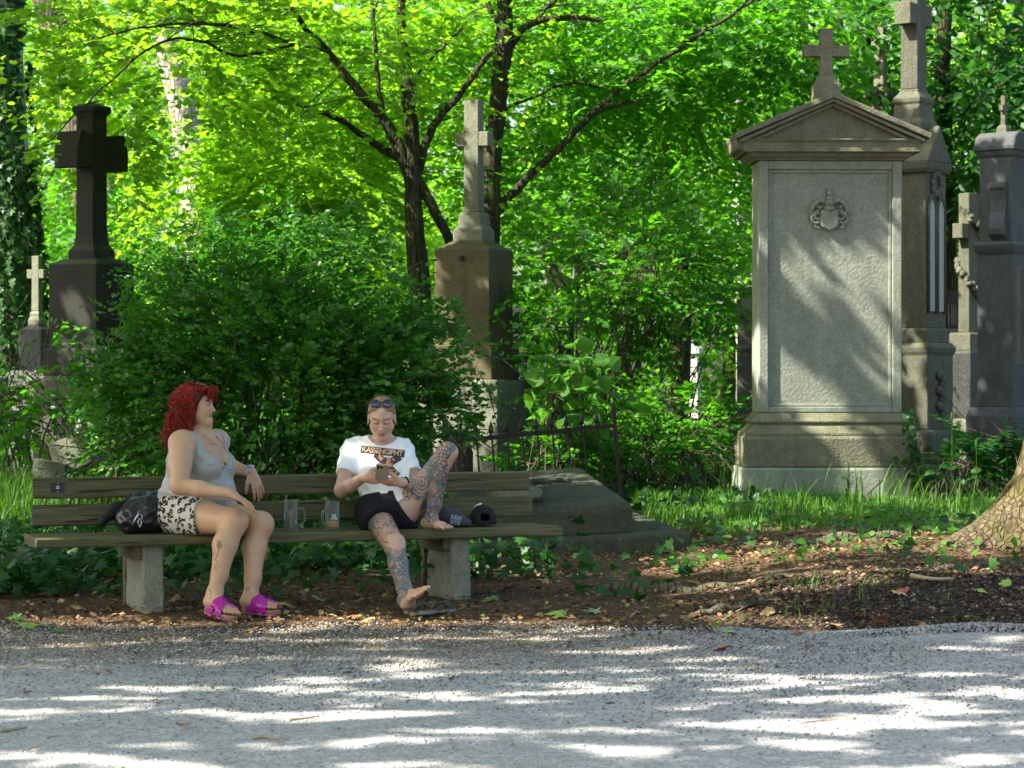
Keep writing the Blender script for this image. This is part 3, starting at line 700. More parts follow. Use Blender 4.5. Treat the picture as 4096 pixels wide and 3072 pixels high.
# further pale stones
for nm, lab, cx, y0, y1, hw, Y in (("headstone", "narrow pale headstone just right of the brown granite block", 1114, 660, 760, .07, 27.0),
                                   ("headstone", "low pale headstone in sun between the wreathed cross and the blue monument", 2124, 690, 760, .09, 34.0),
                                   ("headstone", "tall whitish far headstone above the gabled one, behind the shrub", 1483, 640, 740, .16, 44.0)):
    pm = FD / Y; X = (cx - 1106) / pm; zz = lambda dy: CAMZ - (dy - 829.5) / pm
    root = thing(nm, lab, "gravestone", (X, Y, 0), R(10))
    m = MB(); m.rings([(g1(X, Y) - .2, hw * 1.3, .1), (zz(y1), hw * 1.3, .1), (zz(y1) + .02, hw, .07), (zz(y0) - .06, hw, .07), (zz(y0), hw * .5, .05)]); m.done("slab", M['white_stone'], root, bevel=.01)
Y = 34.0; pm = FD / Y; X = (2118 - 1106) / pm; zz = lambda dy: CAMZ - (dy - 829.5) / pm

# sloping grave slab right of the bench
SL = thing("grave_slab", "low mossy grave slab with a sloping top on a wide kerb, just behind the bench's right end", "grave", (1.2, 16.15, .075), R(5), rx=0, ry=R(-2.6))
m = MB(); m.rings([(-.12, .80, 1.35, -.80, 1.35), (.15, .80, 1.35, -.80, 1.35), (.165, .785, 1.335, -.80, 1.35)]); m.done("kerb", M['slab_stone'], SL, bevel=.02, seg=2)
m = MB()
x0, x1, y0, y1 = -1.50, -.345, .28, 2.45
v = [(x0, y0, .16), (x1, y0, .16), (x1, y1, .16), (x0, y1, .16), (x0, y0, .335), (x1, y0, .335), (x1 - .10, y1, .535), (x0 + .08, y1, .535), (x0, y0 + .03, .355), (x1 - .01, y0 + .05, .365)]
m.put(v, [(3, 2, 1, 0), (0, 1, 5, 4), (1, 2, 6, 9, 5), (2, 3, 7, 6), (3, 0, 4, 8, 7), (4, 5, 9, 8), (8, 9, 6, 7)]); m.done("lid", M['slab_stone'], SL, bevel=.014, seg=2)
slope = math.atan2(.535 - .36, y1 - y0 - .05)
def on_lid(u, w): return np.array([u, y0 + .05 + w * math.cos(slope), .362 + w * math.sin(slope)])
m = MB(); rt = rotx(slope)
m.box(-.07, .07, -.75, .75, -.01, .035, rot=rt, at=on_lid(-.98, 1.0)); m.box(-.36, -.07, -.09, .09, -.01, .034, rot=rt, at=on_lid(-.98, 1.35)); m.box(.07, .36, -.09, .09, -.01, .034, rot=rt, at=on_lid(-.98, 1.35))
m.done("relief_cross", M['slab_stone'], SL, bevel=.012)
def rough_block(name, lab, c, half, rot, mat, seed, cat="stone"):
    # subdivided box with worn, uneven faces
    N = 7; g = np.linspace(-1, 1, N); V = []; F_ = []; idx = {}
    def vid(p):
        k = tuple(np.round(p, 4))
        if k not in idx: idx[k] = len(V); V.append(p)
        return idx[k]
    for ax in range(3):
        for s in (-1, 1):
            for a in range(N - 1):
                for b in range(N - 1):
                    q = []
                    for (i, j) in ((a, b), (a + 1, b), (a + 1, b + 1), (a, b + 1)):
                        p = [0, 0, 0]; p[ax] = s; p[(ax + 1) % 3] = g[i]; p[(ax + 2) % 3] = g[j]; q.append(vid(np.array(p, float)))
                    F_.append(q if s > 0 else q[::-1])
    V = np.array(V); V = V / (np.abs(V).max(1, keepdims=True)) * (np.minimum(1, 1.42 / np.linalg.norm(V, axis=1, keepdims=True)) ** .35)
    V = V * np.array(half)
    nz = np.stack([fbm(V[:, 0] * 6 + 9 * k, V[:, 1] * 6, V[:, 2] * 6, seed + k) - .5 for k in range(3)], 1)
    V = V + nz * 0.16 * min(half)
    V = V @ np.asarray(rot).T
    o = add(name, V, F_, mat, None, label=lab, cat=cat, bevel=0)
    o.location = tuple(c); return o
rough_block("stone_chunk", "flat chunk of pale stone lying on the slab behind the bench end", on_lid(-1.15, .12) @ rotz(R(5)).T + np.array([1.2, 16.1, .12]), (.16, .13, .035), rotz(.3), M['grey_granite'], 4)
Y = 18.2
p = D(222, 935, Y); rough_block("stone_block", "broken pale stone block leaning in the bush behind the bench, upper of the rubble", p, (.19, .14, .13), rotz(.3) @ roty(.25), M['grey_granite'], 11)
p = D(165, 978, Y - .3); rough_block("stone_block", "broken stone block below the leaning one, behind the bench's left end", p, (.15, .13, .12), rotz(-.2) @ roty(-.35), M['grey_granite'], 12)
p = D(108, 1013, Y - .4); rough_block("stone_block", "flat broken stone lowest in the rubble, left of the others", p, (.12, .12, .06), rotz(.1) @ roty(.2), M['dark_base'], 13)
p = D(15, 1215, 14.3); rough_block("kerb_stone", "low dark kerb stone under ivy at the left edge of the picture", (p[0] - .1, 14.4, g1(p[0], 14.4) + .07), (.24, .16, .12), rotz(.1), M['dark_base'], 14)
p = D(1440, 962, 23.5); rough_block("boulder", "rounded mossy stone half hidden in ivy right of the fence", (p[0], 23.5, g1(p[0], 23.5) + .14), (.30, .22, .16), rotz(.2), M['tan_stone'], 15)

# ------------------------------------------------------------------ iron grave fence
FY0 = 19.3
FE = thing("iron_fence", "leaning rusty iron grave fence with spear tips behind the slab", "fence", (0, FY0, 0))
def fp(dx, dy, Y=FY0): return D(dx, dy, Y) - np.array([0, FY0, 0])
m = MB(); a, b = fp(1325, 878), fp(1346, 1070); b[2] = g1(1.0, FY0) - .1
t = (a - b); m.box(-.017, .017, -.017, .017, 0, 1, rot=np.stack([[1, 0, 0], [0, 1, 0], t], 1), at=b); m.box(-.012, .012, -.012, .012, 0, .035, at=a); m.done("post", M['iron'], FE, bevel=.004)
m = MB(); a, b = fp(985, 953), fp(1333, 919); t = b - a; m.box(0, 1, -.006, .006, -.018, .018, rot=np.stack([t, [0, 1, 0], [0, 0, 1]], 1), at=a); m.done("rail", M['iron'], FE)
m = MB(); a, b = fp(1000, 1075), fp(1345, 1046); t = b - a; m.box(0, 1, -.006, .006, -.015, .015, rot=np.stack([t, [0, 1, 0], [0, 0, 1]], 1), at=a); m.done("rail", M['iron'], FE)
pk_v = None
for k in range(10):
    dx = 995 + k * 32.6; dyr = 953 - (dx - 985) / 348 * 34
    a = fp(dx, dyr - 36); lean = .11
    m = MB(); top = a; bot = np.array([a[0] + lean * .75 * (.6 + .04 * k), a[1], g1(a[0], FY0) - .05])
    m.tube([bot, top * .78 + bot * .22, top - [0, 0, .10]], .009, 6)
    tip = top
    m.lathe([(.0, .135), (.006, .11), (.021, .055), (.022, .045), (.010, .02), (.013, .01), (.016, .0), (.012, -.012)], 8, at=tip - [0, 0, .12])
    for s in (-1, 1):
        m.tube([tip + [0, 0, -.10], tip + [s * .018, 0, -.088], tip + [s * .030, 0, -.098], tip + [s * .026, 0, -.112]], [.005, .006, .005, .004], 5)
        m.tube([tip + [s * .004, 0, -.215], tip + [s * .03, 0, -.19], tip + [s * .055, 0, -.175]], .005, 5)
    m.done("picket", M['iron'], FE, smooth=False)
for k in range(13):        # the left return of the fence, packed pickets running away from us
    t = k / 12.0
    a = fp(1010 - 52 * t, 965 - 66 * t, FY0 + 1.3 * t)
    m = MB(); bot = np.array([a[0] + .02, a[1], g1(a[0], FY0) - .05]); m.tube([bot, a - [0, 0, .06]], .009, 6)
    m.lathe([(.0, .10), (.018, .04), (.008, .01), (.012, 0)], 6, at=a - [0, 0, .07]); m.done("picket", M['iron'], FE)
m = MB(); a = fp(1012, 985); b = fp(958, 920, FY0 + 1.3); m.tube([a, b], .012, 6); m.done("rail", M['iron'], FE)
m = MB(); a = fp(1014, 972); m.box(-.03, .03, -.006, .006, -.02, -.46, at=a); m.prism([(-.03, -.02), (.03, -.02), (0, .06)], -.006, .006, at=a); m.done("plate", M['iron'], FE)
# ------------------------------------------------------------------ leaves
def tmpl(kind):
    if kind == 'd':   # small diamond folded on its midrib: 2 triangles
        v = [(0, 0, 0), (.45, .30, .06), (1, 0, -.03), (.45, -.30, .06)]; f = [(0, 2, 1), (0, 3, 2)]
    elif kind == 'o':  # oval, 4 triangles
        v = [(0, 0, 0), (.32, .30, .05), (.72, .24, .03), (1, 0, -.06), (.72, -.24, .03), (.32, -.30, .05)]; f = [(0, 2, 1), (0, 3, 2), (0, 4, 3), (0, 5, 4)]
    elif kind == 'h':  # broad hazel leaf with a curved midrib: 8 triangles
        v = [(0, 0, 0), (.5, 0, -.03), (1, 0, -.14), (.18, .30, .03), (.5, .42, .03), (.82, .26, -.05), (.18, -.30, .03), (.5, -.42, .03), (.82, -.26, -.05)]
        f = [(0, 1, 3), (3, 1, 4), (4, 1, 5), (5, 1, 2), (0, 6, 1), (6, 7, 1), (7, 8, 1), (8, 2, 1)]
    elif kind == 'i':  # five lobed ivy
        o = [(0, 0), (-.08, .30), (.12, .50), (.30, .28), (.62, .40), (.60, .16), (1, 0), (.60, -.16), (.62, -.40), (.30, -.28), (.12, -.50), (-.08, -.30)]
        v = [(.3, 0, .03)] + [(a, b, -.04 * abs(b) * 2 - .05 * a) for a, b in o]; n = len(o)
        f = [(0, 1 + i, 1 + (i + 1) % n) for i in range(n)]
        f = [(a, c, b) for a, b, c in f]
    elif kind == 'm':  # maple
        o = []
        tips = [(-150, .45), (-105, .75), (-52, .85), (0, 1.0), (52, .85), (105, .75), (150, .45)]
        for k, (a, r) in enumerate(tips):
            o.append((r * math.cos(R(a)), r * math.sin(R(a))))
            if k < len(tips) - 1: a2 = (a + tips[k + 1][0]) / 2; o.append((.42 * math.cos(R(a2)), .42 * math.sin(R(a2))))
        v = [(0, 0, .05)] + [(a, b, .06 * math.sin(5 * a + 3 * b)) for a, b in o]; n = len(o)
        f = [(0, 1 + i, 1 + (i + 1) % n) for i in range(n)]
    return np.array(v, float), np.array(f)
def leaves_np(pos, axis, nrm, size, kind):
    bv, bf = tmpl(kind); n = len(pos); axis = unit(axis)
    nrm = unit(nrm - axis * (nrm * axis).sum(1, keepdims=True)); side = np.cross(nrm, axis)
    s = np.asarray(size)[:, None, None]
    v = pos[:, None, :] + s * (bv[None, :, 0:1] * axis[:, None] + bv[None, :, 1:2] * side[:, None] + bv[None, :, 2:3] * nrm[:, None])
    f = (bf[None] + (np.arange(n) * len(bv))[:, None, None]).reshape(-1, 3)
    return v.reshape(-1, 3), f, len(bv)
CLEAR = [(2020, 2066, 40, 500, 28.2, .85), (118, 285, 205, 566, 23.2, 1), (100, 200, 560, 690, 22.9, .92), (100, 262, 560, 760, 22.9, .55), (78, 150, 752, 1010, 22.8, .85), (52, 112, 545, 800, 24.3, .96), (-200, 75, 60, 830, 26.0, .93), (75, 110, 90, 800, 26.0, .6),
         (968, 1070, 205, 530, 21.9, 1), (935, 1112, 515, 640, 21.7, .93), (1000, 1122, 640, 830, 21.6, .85), (1040, 1140, 800, 960, 21.6, .8), (930, 1000, 890, 1010, 21.6, .7), (340, 440, 50, 560, 33.5, .72), (868, 930, 380, 600, 23.9, .9),
         (1575, 2015, 40, 920, 20.2, 1), (1945, 2065, -50, 720, 23.0, .97), (1870, 1935, 50, 250, 26.6, .9), (2055, 2125, 410, 800, 25.0, .93), (2120, 2260, 190, 800, 21.2, .95), (1465, 1520, 730, 830, 35.6, .9), (1580, 1612, 640, 860, 23.2, .6), (1030, 1085, 60, 210, 24.8, .7)]
def keep_clear(p):
    dx = 1106 + p[:, 0] / p[:, 1] * FD; dy = 829.5 - (p[:, 2] - CAMZ) / p[:, 1] * FD; k = np.ones(len(p), bool)
    for (a, b, c, d, ym, pr) in CLEAR: k &= ~((dx > a) & (dx < b) & (dy > c) & (dy < d) & (p[:, 1] < ym) & (rng.random(len(p)) < pr))
    return k & keep_limbs(dx, dy, p[:, 1])
CLEARSEG = [((1052, 640), (1058, 470), (1064, 330), (1076, 220), (1084, 130), (1090, 40), (1095, -60)), ((908, 650), (898, 520), (893, 420), (890, 300), (878, 180)), ((893, 425), (868, 330), (826, 255), (770, 190), (706, 110), (655, 55)),
            ((980, 545), (940, 455), (900, 385), (872, 345), (820, 318), (760, 275), (700, 245)), ((826, 255), (818, 180), (812, 100), (806, 20)), ((1075, 455), (1120, 405), (1180, 345), (1215, 312), (1265, 260), (1330, 200), (1475, 100)), ((895, 400), (925, 300), (948, 255), (985, 215), (1030, 150)), ((1086, 150), (1110, 90), (1150, 50), (1300, 42))]
def keep_limbs(dx, dy, Y):
    k = np.ones(len(dx), bool)
    for j, pl in enumerate(CLEARSEG):
        ym = 25.0 if j in (0, 5, 7) else 24.0
        for (a, b) in zip(pl[:-1], pl[1:]):
            a, b = np.array(a, float), np.array(b, float); ab = b - a; t = np.clip(((dx - a[0]) * ab[0] + (dy - a[1]) * ab[1]) / (ab @ ab), 0, 1)
            k &= ~((np.hypot(dx - a[0] - ab[0] * t, dy - a[1] - ab[1] * t) < 15) & (Y < ym) & (rng.random(len(dx)) < .66))
    return k
def leaf_obj(name, pos, axis, nrm, size, kind, mat, parent=None, lv=None, org=None, **k):
    kk = keep_clear(pos); lv = rng.random(len(pos)) if lv is None else lv
    pos, axis, nrm, size, lv = pos[kk], axis[kk], nrm[kk], np.asarray(size)[kk], np.asarray(lv)[kk]
    v, f, c = leaves_np(pos, axis, nrm, size, kind)
    lv = rng.random(len(pos)) if lv is None else lv
    return add(name, v, f, mat, parent, org=org, attrs={"lv": np.repeat(lv, c)}, **k)
def rand_dir(n): return unit(rng.standard_normal((n, 3)))
def sprays(anch, dirs, K, twig, lsize, up=0.75, droop=0.15):
    """flat leafy sprays: K leaves alternate along a twig from every anchor"""
    n = len(anch); dirs = unit(dirs)
    t = np.tile((np.arange(K) + .5) / K, (n, 1)) + rng.uniform(-.05, .05, (n, K))
    side0 = unit(np.cross(dirs, np.array([0, 0, 1.0])) + 1e-6)
    sgn = np.where(np.arange(K) % 2 == 0, 1.0, -1.0)[None, :, None]
    L = twig * rng.uniform(.6, 1.3, (n, 1, 1))
    pos = anch[:, None] + dirs[:, None] * t[..., None] * L + np.array([0, 0, -1.0]) * (t[..., None] ** 2) * L * droop * 2
    ax = dirs[:, None] * .75 + side0[:, None] * sgn * .8 + rng.normal(0, .25, (n, K, 3)); ax[..., 2] -= .2
    pn = np.array([0, 0, 1.0]) * up + rng.normal(0, .42, (n, 1, 3)) + rng.normal(0, .28, (n, K, 3))
    sz = lsize * rng.uniform(.65, 1.25, (n, K))
    lv = np.clip((rng.random((n, 1)) * .6 + rng.random((n, K)) * .4) * 1.25 - .125, 0, 1)
    return pos.reshape(-1, 3), ax.reshape(-1, 3), pn.reshape(-1, 3), sz.ravel(), lv.ravel()
def in_ell(n, c, r, shell=0.35):
    d = rand_dir(n); rad = (shell + (1 - shell) * rng.random((n, 1))) ** (1 / 2.2)
    return np.asarray(c) + d * rad * np.asarray(r), d
def frustum(p, m=0.5):
    return (np.abs(p[:, 0]) < 0.2118 * p[:, 1] + m) & (p[:, 2] < CAMZ + 0.1588 * p[:, 1] + m)
def clump(p, sc, thr, seed):     # keeps clumps, leaves gaps
    return fbm(p[:, 0] * sc, p[:, 1] * sc, p[:, 2] * sc * 1.3, seed) > thr
def strips(pts_list, radii_list, n=5):
    V = []; F_ = []; c = 0
    for p, r in zip(pts_list, radii_list):
        v, f = tube_np(p, r, n, False); V.append(v); F_.append(np.array(f) + c); c += len(v)
    return np.concatenate(V), np.concatenate(F_)
def stem_world(spec, Y, jit=0.0):   # [(dx, dy, r_px)] at depth Y (may be per point)
    pts = []; rad = []
    for q in spec:
        y = q[3] if len(q) > 3 else Y
        pts.append(D(q[0], q[1], y)); rad.append(q[2] * (1.06 if q[2] < 16 else 1.0) / (FD / y))
    n = 7; P_ = smooth_path(pts, n); r = np.interp(np.linspace(0, len(rad) - 1, len(P_)), np.arange(len(rad)), rad)
    if jit: P_ = P_ + np.stack([(vnoise(np.arange(len(P_)) * .6, np.arange(len(P_)) * 0 + k, 0, int(jit * 1e4) + k) - .5) for k in range(3)], 1) * jit
    return P_, r
def twigs_from(stems, n, length, r0=.006, up=.2, seed=0):
    P_ = []; Rr = []; tips = []; dirs = []
    for k in range(n):
        s = stems[rng.integers(len(stems))]; i = rng.integers(len(s) // 3, len(s))
        a = s[i]; d = unit(rng.normal(0, 1, 3) * np.array([1, .8, .35]) + np.array([0, 0, up])); L = length * rng.uniform(.5, 1.3)
        b = a + d * L * .5 + rng.normal(0, .05, 3) * L; c = a + d * L + np.array([0, 0, -.10 * L])
        P_.append(np.array([a, b, c])); Rr.append(np.array([r0, r0 * .6, r0 * .25])); tips.append(c); dirs.append(c - b)
        tips.append(b); dirs.append(d)
    return P_, Rr, np.array(tips), unit(np.array(dirs))

# ------------------------------------------------------------------ shade map on the ground: where the added canopy is left open for light
UX, VX = -SUN[0] / SUN[2], -SUN[1] / SUN[2]       # shadow displacement per metre of height
def uv_of(p): p = np.asarray(p, float); return p[..., 0] + p[..., 2] * UX, p[..., 1] + p[..., 2] * VX
HOLES = []     # (u, v, ru, rv, soft)  light falls here
def hole(p, ru, rv): u, v = uv_of(np.array(p, float)); HOLES.append((u, v, ru, rv))
DARK = []
def dark(p, ru, rv): u, v = uv_of(np.array(p, float)); DARK.append((u, v, ru, rv))
# light on the people, the mugs' bench top, slab, tomb edges
hole(P(1350, 1835, 13.5), .13, .10); hole(P(1430, 1800, 13.5), .15, .07); hole(P(1480, 1940, 13.25), .13, .08); hole(P(1620, 1850, 13.5), .07, .06); hole(P(1530, 1640, 13.45), .10, .05)
hole(P(1790, 1790, 13.3), .10, .06); hole(P(735, 1765, 12.85), .10, .07); hole(P(690, 1580, 12.95), .09, .06); hole(P(930, 2060, 12.7), .07, .05); hole(P(700, 2010, 12.9), .05, .04)
hole(D(1632, 760, 20.3), .28, .8); hole(D(1640, 560, 20.1), .05, .2); hole(D(1700, 870, 20.1), .3, .10); hole(D(1870, 760, 20.0), .25, .12); hole(D(1760, 470, 20.0), .3, .10); hole(D(1880, 440, 20.0), .2, .12)
hole(D(1800, 270, 20.0), .12, .25); hole(D(1018, 490, 22.0), .15, .2); hole(D(990, 760, 21.8), .25, .4); hole(D(930, 920, 21.8), .4, .4)
hole(D(190, 690, 22.8), .25, .2); hole(D(60, 780, 29.8), .3, .3); hole(D(2100, 1120, 15.2), .32, .3); hole(D(180, 930, 18), .35, .3)
hole(D(60, 970, 19), .7, .9); hole(D(30, 1070, 17), .45, .35); hole(D(1690, 1120, 19.3), .5, .35); hole(D(1900, 1130, 18.5), .9, .4); hole(D(2050, 1020, 19), .8, .5); hole(D(1540, 1010, 21), .7, .7)
hole(D(560, 520, 17.0), 1.1, .35); hole(D(700, 560, 16.6), .5, .2); hole(D(330, 640, 16.9), .3, .3); hole(D(1250, 500, 22), .5, .4); hole(D(903, 520, 24), .3, .5); hole(D(1902, 120, 27), .3, .6); hole(D(480, 560, 16.6), .5, .15); hole(D(800, 640, 16.4), .3, .12); hole(D(1240, 1000, 20), .6, .5); hole(D(1400, 960, 21), .5, .5); hole(D(1400, 620, 21.6), .25, .25)
hole(D(150, 1095, 15.6), .5, .22); hole(D(40, 1125, 15.0), .3, .2); hole(D(330, 1080, 15.8), .3, .12)
hole(D(1470, 1070, 18.7), .5, .25); hole(D(1240, 860, 19.5), .3, .3); hole(D(260, 1080, 16), .6, .15); hole(D(1250, 1080, 17.5), .35, .12)
hole(D(1760, 1185, 14.8), .8, .22); hole(D(1640, 1255, 13.6), .8, .16); hole(D(1560, 1320, 12.6), .25, .2); hole(D(880, 1345, 12.3), 1.0, .14); hole(D(300, 1350, 12.2), .5, .12)
dark(P(900, 2300, 12.8), .7, .25); dark(D(700, 900, 16), 1.5, 1.0); dark(P(850, 2000, 13.0), .25, .2); dark(D(1160, 1180, 16), .9, .25); dark(D(198, 420, 23), .8, 1.3); dark(D(198, 640, 23), .7, .5); dark(D(2010, 560, 23), .5, .5); dark(D(2190, 560, 21.5), .6, .5); dark(D(1790, 310, 20), .45, .10)
dark(D(1900, 1300, 12.7), .9, .30)
def lit_amount(u, v):
    """noise threshold: share of ground in sun in every zone"""
    thr = np.interp(v, [4, 9.5, 10.8, 11.8, 12.5, 13.0, 14.2, 15.0, 17.5, 18.5, 24], [.60, .58, .56, .53, .47, .28, .25, .46, .50, .50, .54])
    thr = thr + .27 * sstep(.6, 1.4, u) * sstep(12.2, 12.8, v) * (1 - sstep(15.5, 16.5, v))
    nz = .50 * vnoise(u * 2.6 + .5 * v, v * 7.0, 0, 51) + .30 * vnoise(u * 5.2, v * 14.0, 0, 52) + .20 * vnoise(u * .9, v * 1.6, 0, 53)
    sf = .035 + .075 * sstep(12.6, 12.0, v) + .09 * sstep(19.3, 20.2, v); lit = sstep(-sf, sf, thr - nz * 1.02)
    for (a, b, ru, rv) in DARK: lit = lit * sstep(.75, 1.15, np.sqrt(((u - a) / ru) ** 2 + ((v - b) / rv) ** 2))
    for (a, b, ru, rv) in HOLES: lit = np.maximum(lit, 1 - sstep(.8, 1.2, np.sqrt(((u - a) / ru) ** 2 + ((v - b) / rv) ** 2)))
    return lit

# two unseen trees added at left, leaves placed where the shade map wants shade
n = 400000
u = rng.uniform(-6.5, 7.5, n); v = rng.uniform(4.5, 25, n); h = rng.uniform(5.4, 8.6, n)
lit = lit_amount(u, v)
k = rng.random(n) > lit; u, v, h = u[k], v[k], h[k]
cp = np.stack([u - UX * h, v - VX * h, h], 1)
k = ~frustum(cp, .4); cp = cp[k]
SPLIT = cp[:, 1] < 9.5
for sel, X0, Y0, lab in ((SPLIT, -8.2, 6.0, "added leafy tree out of view at left, its leaves placed to dapple the gravel"),
                         (~SPLIT, -8.8, 13.5, "added leafy tree out of view left of the bench, leaves placed to shade graves")):
    T_ = thing("added_shade_tree", lab, "tree", (X0, Y0, g1(X0, Y0)))
    org = (X0, Y0, g1(X0, Y0)); cc = cp[sel]
    pts = smooth_path([(X0, Y0, -.2), (X0 + .1, Y0 + .1, 2.5), (X0 + .3, Y0, 5), (X0 + .6, Y0 + .2, 8.0)], 6)
    PP = [pts]; RR = [np.linspace(.36, .14, len(pts))]
    for j in range(9):
        e = cc[rng.integers(len(cc))]; a = pts[-1 - (j % 8)]
        q = smooth_path([a, a * .5 + e * .5 + [0, 0, .4], e], 6); PP.append(q); RR.append(np.linspace(.08, .015, len(q)))
    vv, ff = strips(PP, RR, 8); add("trunk", vv, ff, M['bark_grey'], T_, smooth=True, org=org)
    leaf_obj("crown", cc, rand_dir(len(cc)), rand_dir(len(cc)) * .6 + SUN, rng.uniform(.11, .17, len(cc)), 'd', M['leaf_mid'], T_, org=org)

# ------------------------------------------------------------------ trees
def tree(name, lab, base, stems, crown_pts, crown_dirs, K, twig, ls, mat, barkm, kind='o', parts=None, up=.75, droop=.15, twn=0, twl=.8, extra=None, side=8, group=None):
    T_ = thing(name, lab, "tree", base, group=group)
    PP = [s[0] for s in stems]; RR = [s[1] for s in stems]
    tw = twigs_from([p for p in PP if len(p) > 6], twn, twl) if twn else None
    vv, ff = strips(PP, RR, side); add("trunk", vv, ff, barkm, T_, smooth=True, org=base)
    if tw:
        vv, ff = strips(tw[0], tw[1], 4); add("twigs", vv, ff, barkm, T_, org=base, kind="stuff")
        k_ = frustum(tw[2], 1.0); tp, td = tw[2][k_], tw[3][k_]
        if crown_pts is None: crown_pts, crown_dirs = tp, td
        else: crown_pts = np.concatenate([crown_pts, tp]); crown_dirs = np.concatenate([crown_dirs, td])
    a = sprays(crown_pts, crown_dirs, K, twig, ls, up, droop)
    leaf_obj("crown", *a[:4], kind, mat, T_, lv=a[4], org=base)
    return T_

# hornbeam in the middle: left stem with its limbs
Yh = 24.0
stL = [stem_world(s, Yh, .02) for s in (
    [(915, 1080, 30), (908, 650, 26), (898, 520, 22), (893, 420, 19), (890, 300, 17), (878, 180, 14), (868, 60, 10), (872, -60, 7)],
    [(893, 425, 15), (868, 330, 13), (826, 255, 12), (770, 190, 10), (706, 110, 8), (655, 55, 6, 23.5), (600, -20, 4, 23)],
    [(980, 545, 10), (940, 455, 11), (900, 385, 11), (872, 345, 11), (820, 318, 8), (760, 275, 6, 23.6), (700, 245, 4, 23.2), (640, 225, 2, 23)],
    [(826, 255, 6), (818, 180, 5), (812, 100, 4.5), (806, 20, 4), (800, -40, 3)],
    [(706, 110, 4), (640, 95, 4, 23), (540, 65, 4, 22), (430, 50, 3.4, 21.5), (300, 60, 2.4, 21), (180, 95, 1.6, 20.6)],
    [(640, 95, 3, 23), (520, 120, 3.4, 22), (420, 85, 3, 21.5), (330, 100, 2.5, 21), (220, 190, 2, 20.6), (110, 300, 1.2, 20.3), (40, 330, .8, 20.2)],
    [(895, 400, 8), (925, 300, 9), (948, 255, 8), (985, 215, 7), (1030, 150, 6), (1060, 110, 5)],
    [(880, 200, 4), (920, 140, 3), (960, 100, 2.5), (1000, 60, 2)])]
c1 = []; 
def anchors(n, c, r, thr, seed, sh=.1): 
    p, d = in_ell(n, c, r, sh); k_ = clump(p, 1.1, thr, seed) & frustum(p, .7); return p[k_], d[k_]
A = [anchors(1500, D(400, 150, 23.4), (2.2, 1.5, .75), .47, 61), anchors(800, D(130, 330, 22.6), (.75, 1.0, .70), .48, 62), anchors(1400, D(640, 350, 25.4), (1.6, 1.2, 1.0), .47, 63), anchors(1300, D(760, 60, 25.6), (2.1, 1.4, .8), .48, 64), anchors(700, D(520, 430, 25.3), (.9, 1.0, .6), .47, 65)]
cp_ = np.concatenate([a[0] for a in A]); cd_ = np.concatenate([a[1] for a in A]) * np.array([1, 1, .25])
b = D(912, 1060, Yh); b[2] = g1(b[0], Yh)
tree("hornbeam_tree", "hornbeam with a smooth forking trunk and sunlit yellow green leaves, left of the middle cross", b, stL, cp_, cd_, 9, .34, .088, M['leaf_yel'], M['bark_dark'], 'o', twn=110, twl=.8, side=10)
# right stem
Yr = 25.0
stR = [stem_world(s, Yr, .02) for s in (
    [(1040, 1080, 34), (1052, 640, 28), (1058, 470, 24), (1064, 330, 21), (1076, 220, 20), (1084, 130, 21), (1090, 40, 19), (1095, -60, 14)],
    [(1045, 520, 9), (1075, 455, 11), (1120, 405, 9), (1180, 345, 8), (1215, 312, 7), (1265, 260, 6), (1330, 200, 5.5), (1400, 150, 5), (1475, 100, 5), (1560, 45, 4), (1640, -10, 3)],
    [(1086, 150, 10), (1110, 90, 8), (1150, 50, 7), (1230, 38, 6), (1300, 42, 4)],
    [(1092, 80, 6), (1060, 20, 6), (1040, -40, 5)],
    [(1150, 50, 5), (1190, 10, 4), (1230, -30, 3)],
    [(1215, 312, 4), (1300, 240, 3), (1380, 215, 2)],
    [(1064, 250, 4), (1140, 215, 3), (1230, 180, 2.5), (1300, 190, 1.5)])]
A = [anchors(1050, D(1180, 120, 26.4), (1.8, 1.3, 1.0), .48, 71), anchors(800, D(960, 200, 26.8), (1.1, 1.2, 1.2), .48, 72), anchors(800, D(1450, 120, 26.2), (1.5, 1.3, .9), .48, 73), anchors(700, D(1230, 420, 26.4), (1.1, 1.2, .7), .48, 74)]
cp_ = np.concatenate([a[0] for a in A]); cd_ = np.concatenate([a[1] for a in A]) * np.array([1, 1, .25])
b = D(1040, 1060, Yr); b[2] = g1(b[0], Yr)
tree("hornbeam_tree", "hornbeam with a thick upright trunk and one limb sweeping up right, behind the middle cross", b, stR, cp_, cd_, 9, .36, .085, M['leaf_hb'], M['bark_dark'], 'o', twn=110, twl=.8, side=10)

# ivy clad tree at the left edge
Yi = 27.0; b = D(20, 1000, Yi); b[2] = g1(b[0], Yi)
T_ = thing("ivy_tree", "thick tree trunk clad in dark ivy at the left edge", "tree", b)
st, rr = stem_world([(25, 1100, 78), (22, 800, 62), (18, 500, 52), (8, 200, 46), (-5, -80, 42)], Yi)
vv, ff = strips([st], [rr], 16); add("trunk", vv, ff, M['bark_pale'], T_, smooth=True, org=b)
n = 5200; i = rng.integers(0, len(st) - 1, n); t = rng.random((n, 1)); c = st[i] * (1 - t) + st[i + 1] * t
a = rng.uniform(-.3, 3.5, n) + math.pi; dn = np.stack([np.cos(a), np.sin(a), 0 * a], 1)
bulge = rr[i] + .05 + .28 * np.clip(fbm(c[:, 0] * 2 + a * .9, c[:, 2] * 1.3, 0, 44) - .35, 0, 1) * rng.random(n)
bare = (c[:, 2] > CAMZ + 2.6) & (a > 4.2) & (vnoise(c[:, 2] * .9, a, 0, 4) > .35)
p = c + dn * bulge[:, None]; p, dn = p[~bare], dn[~bare]
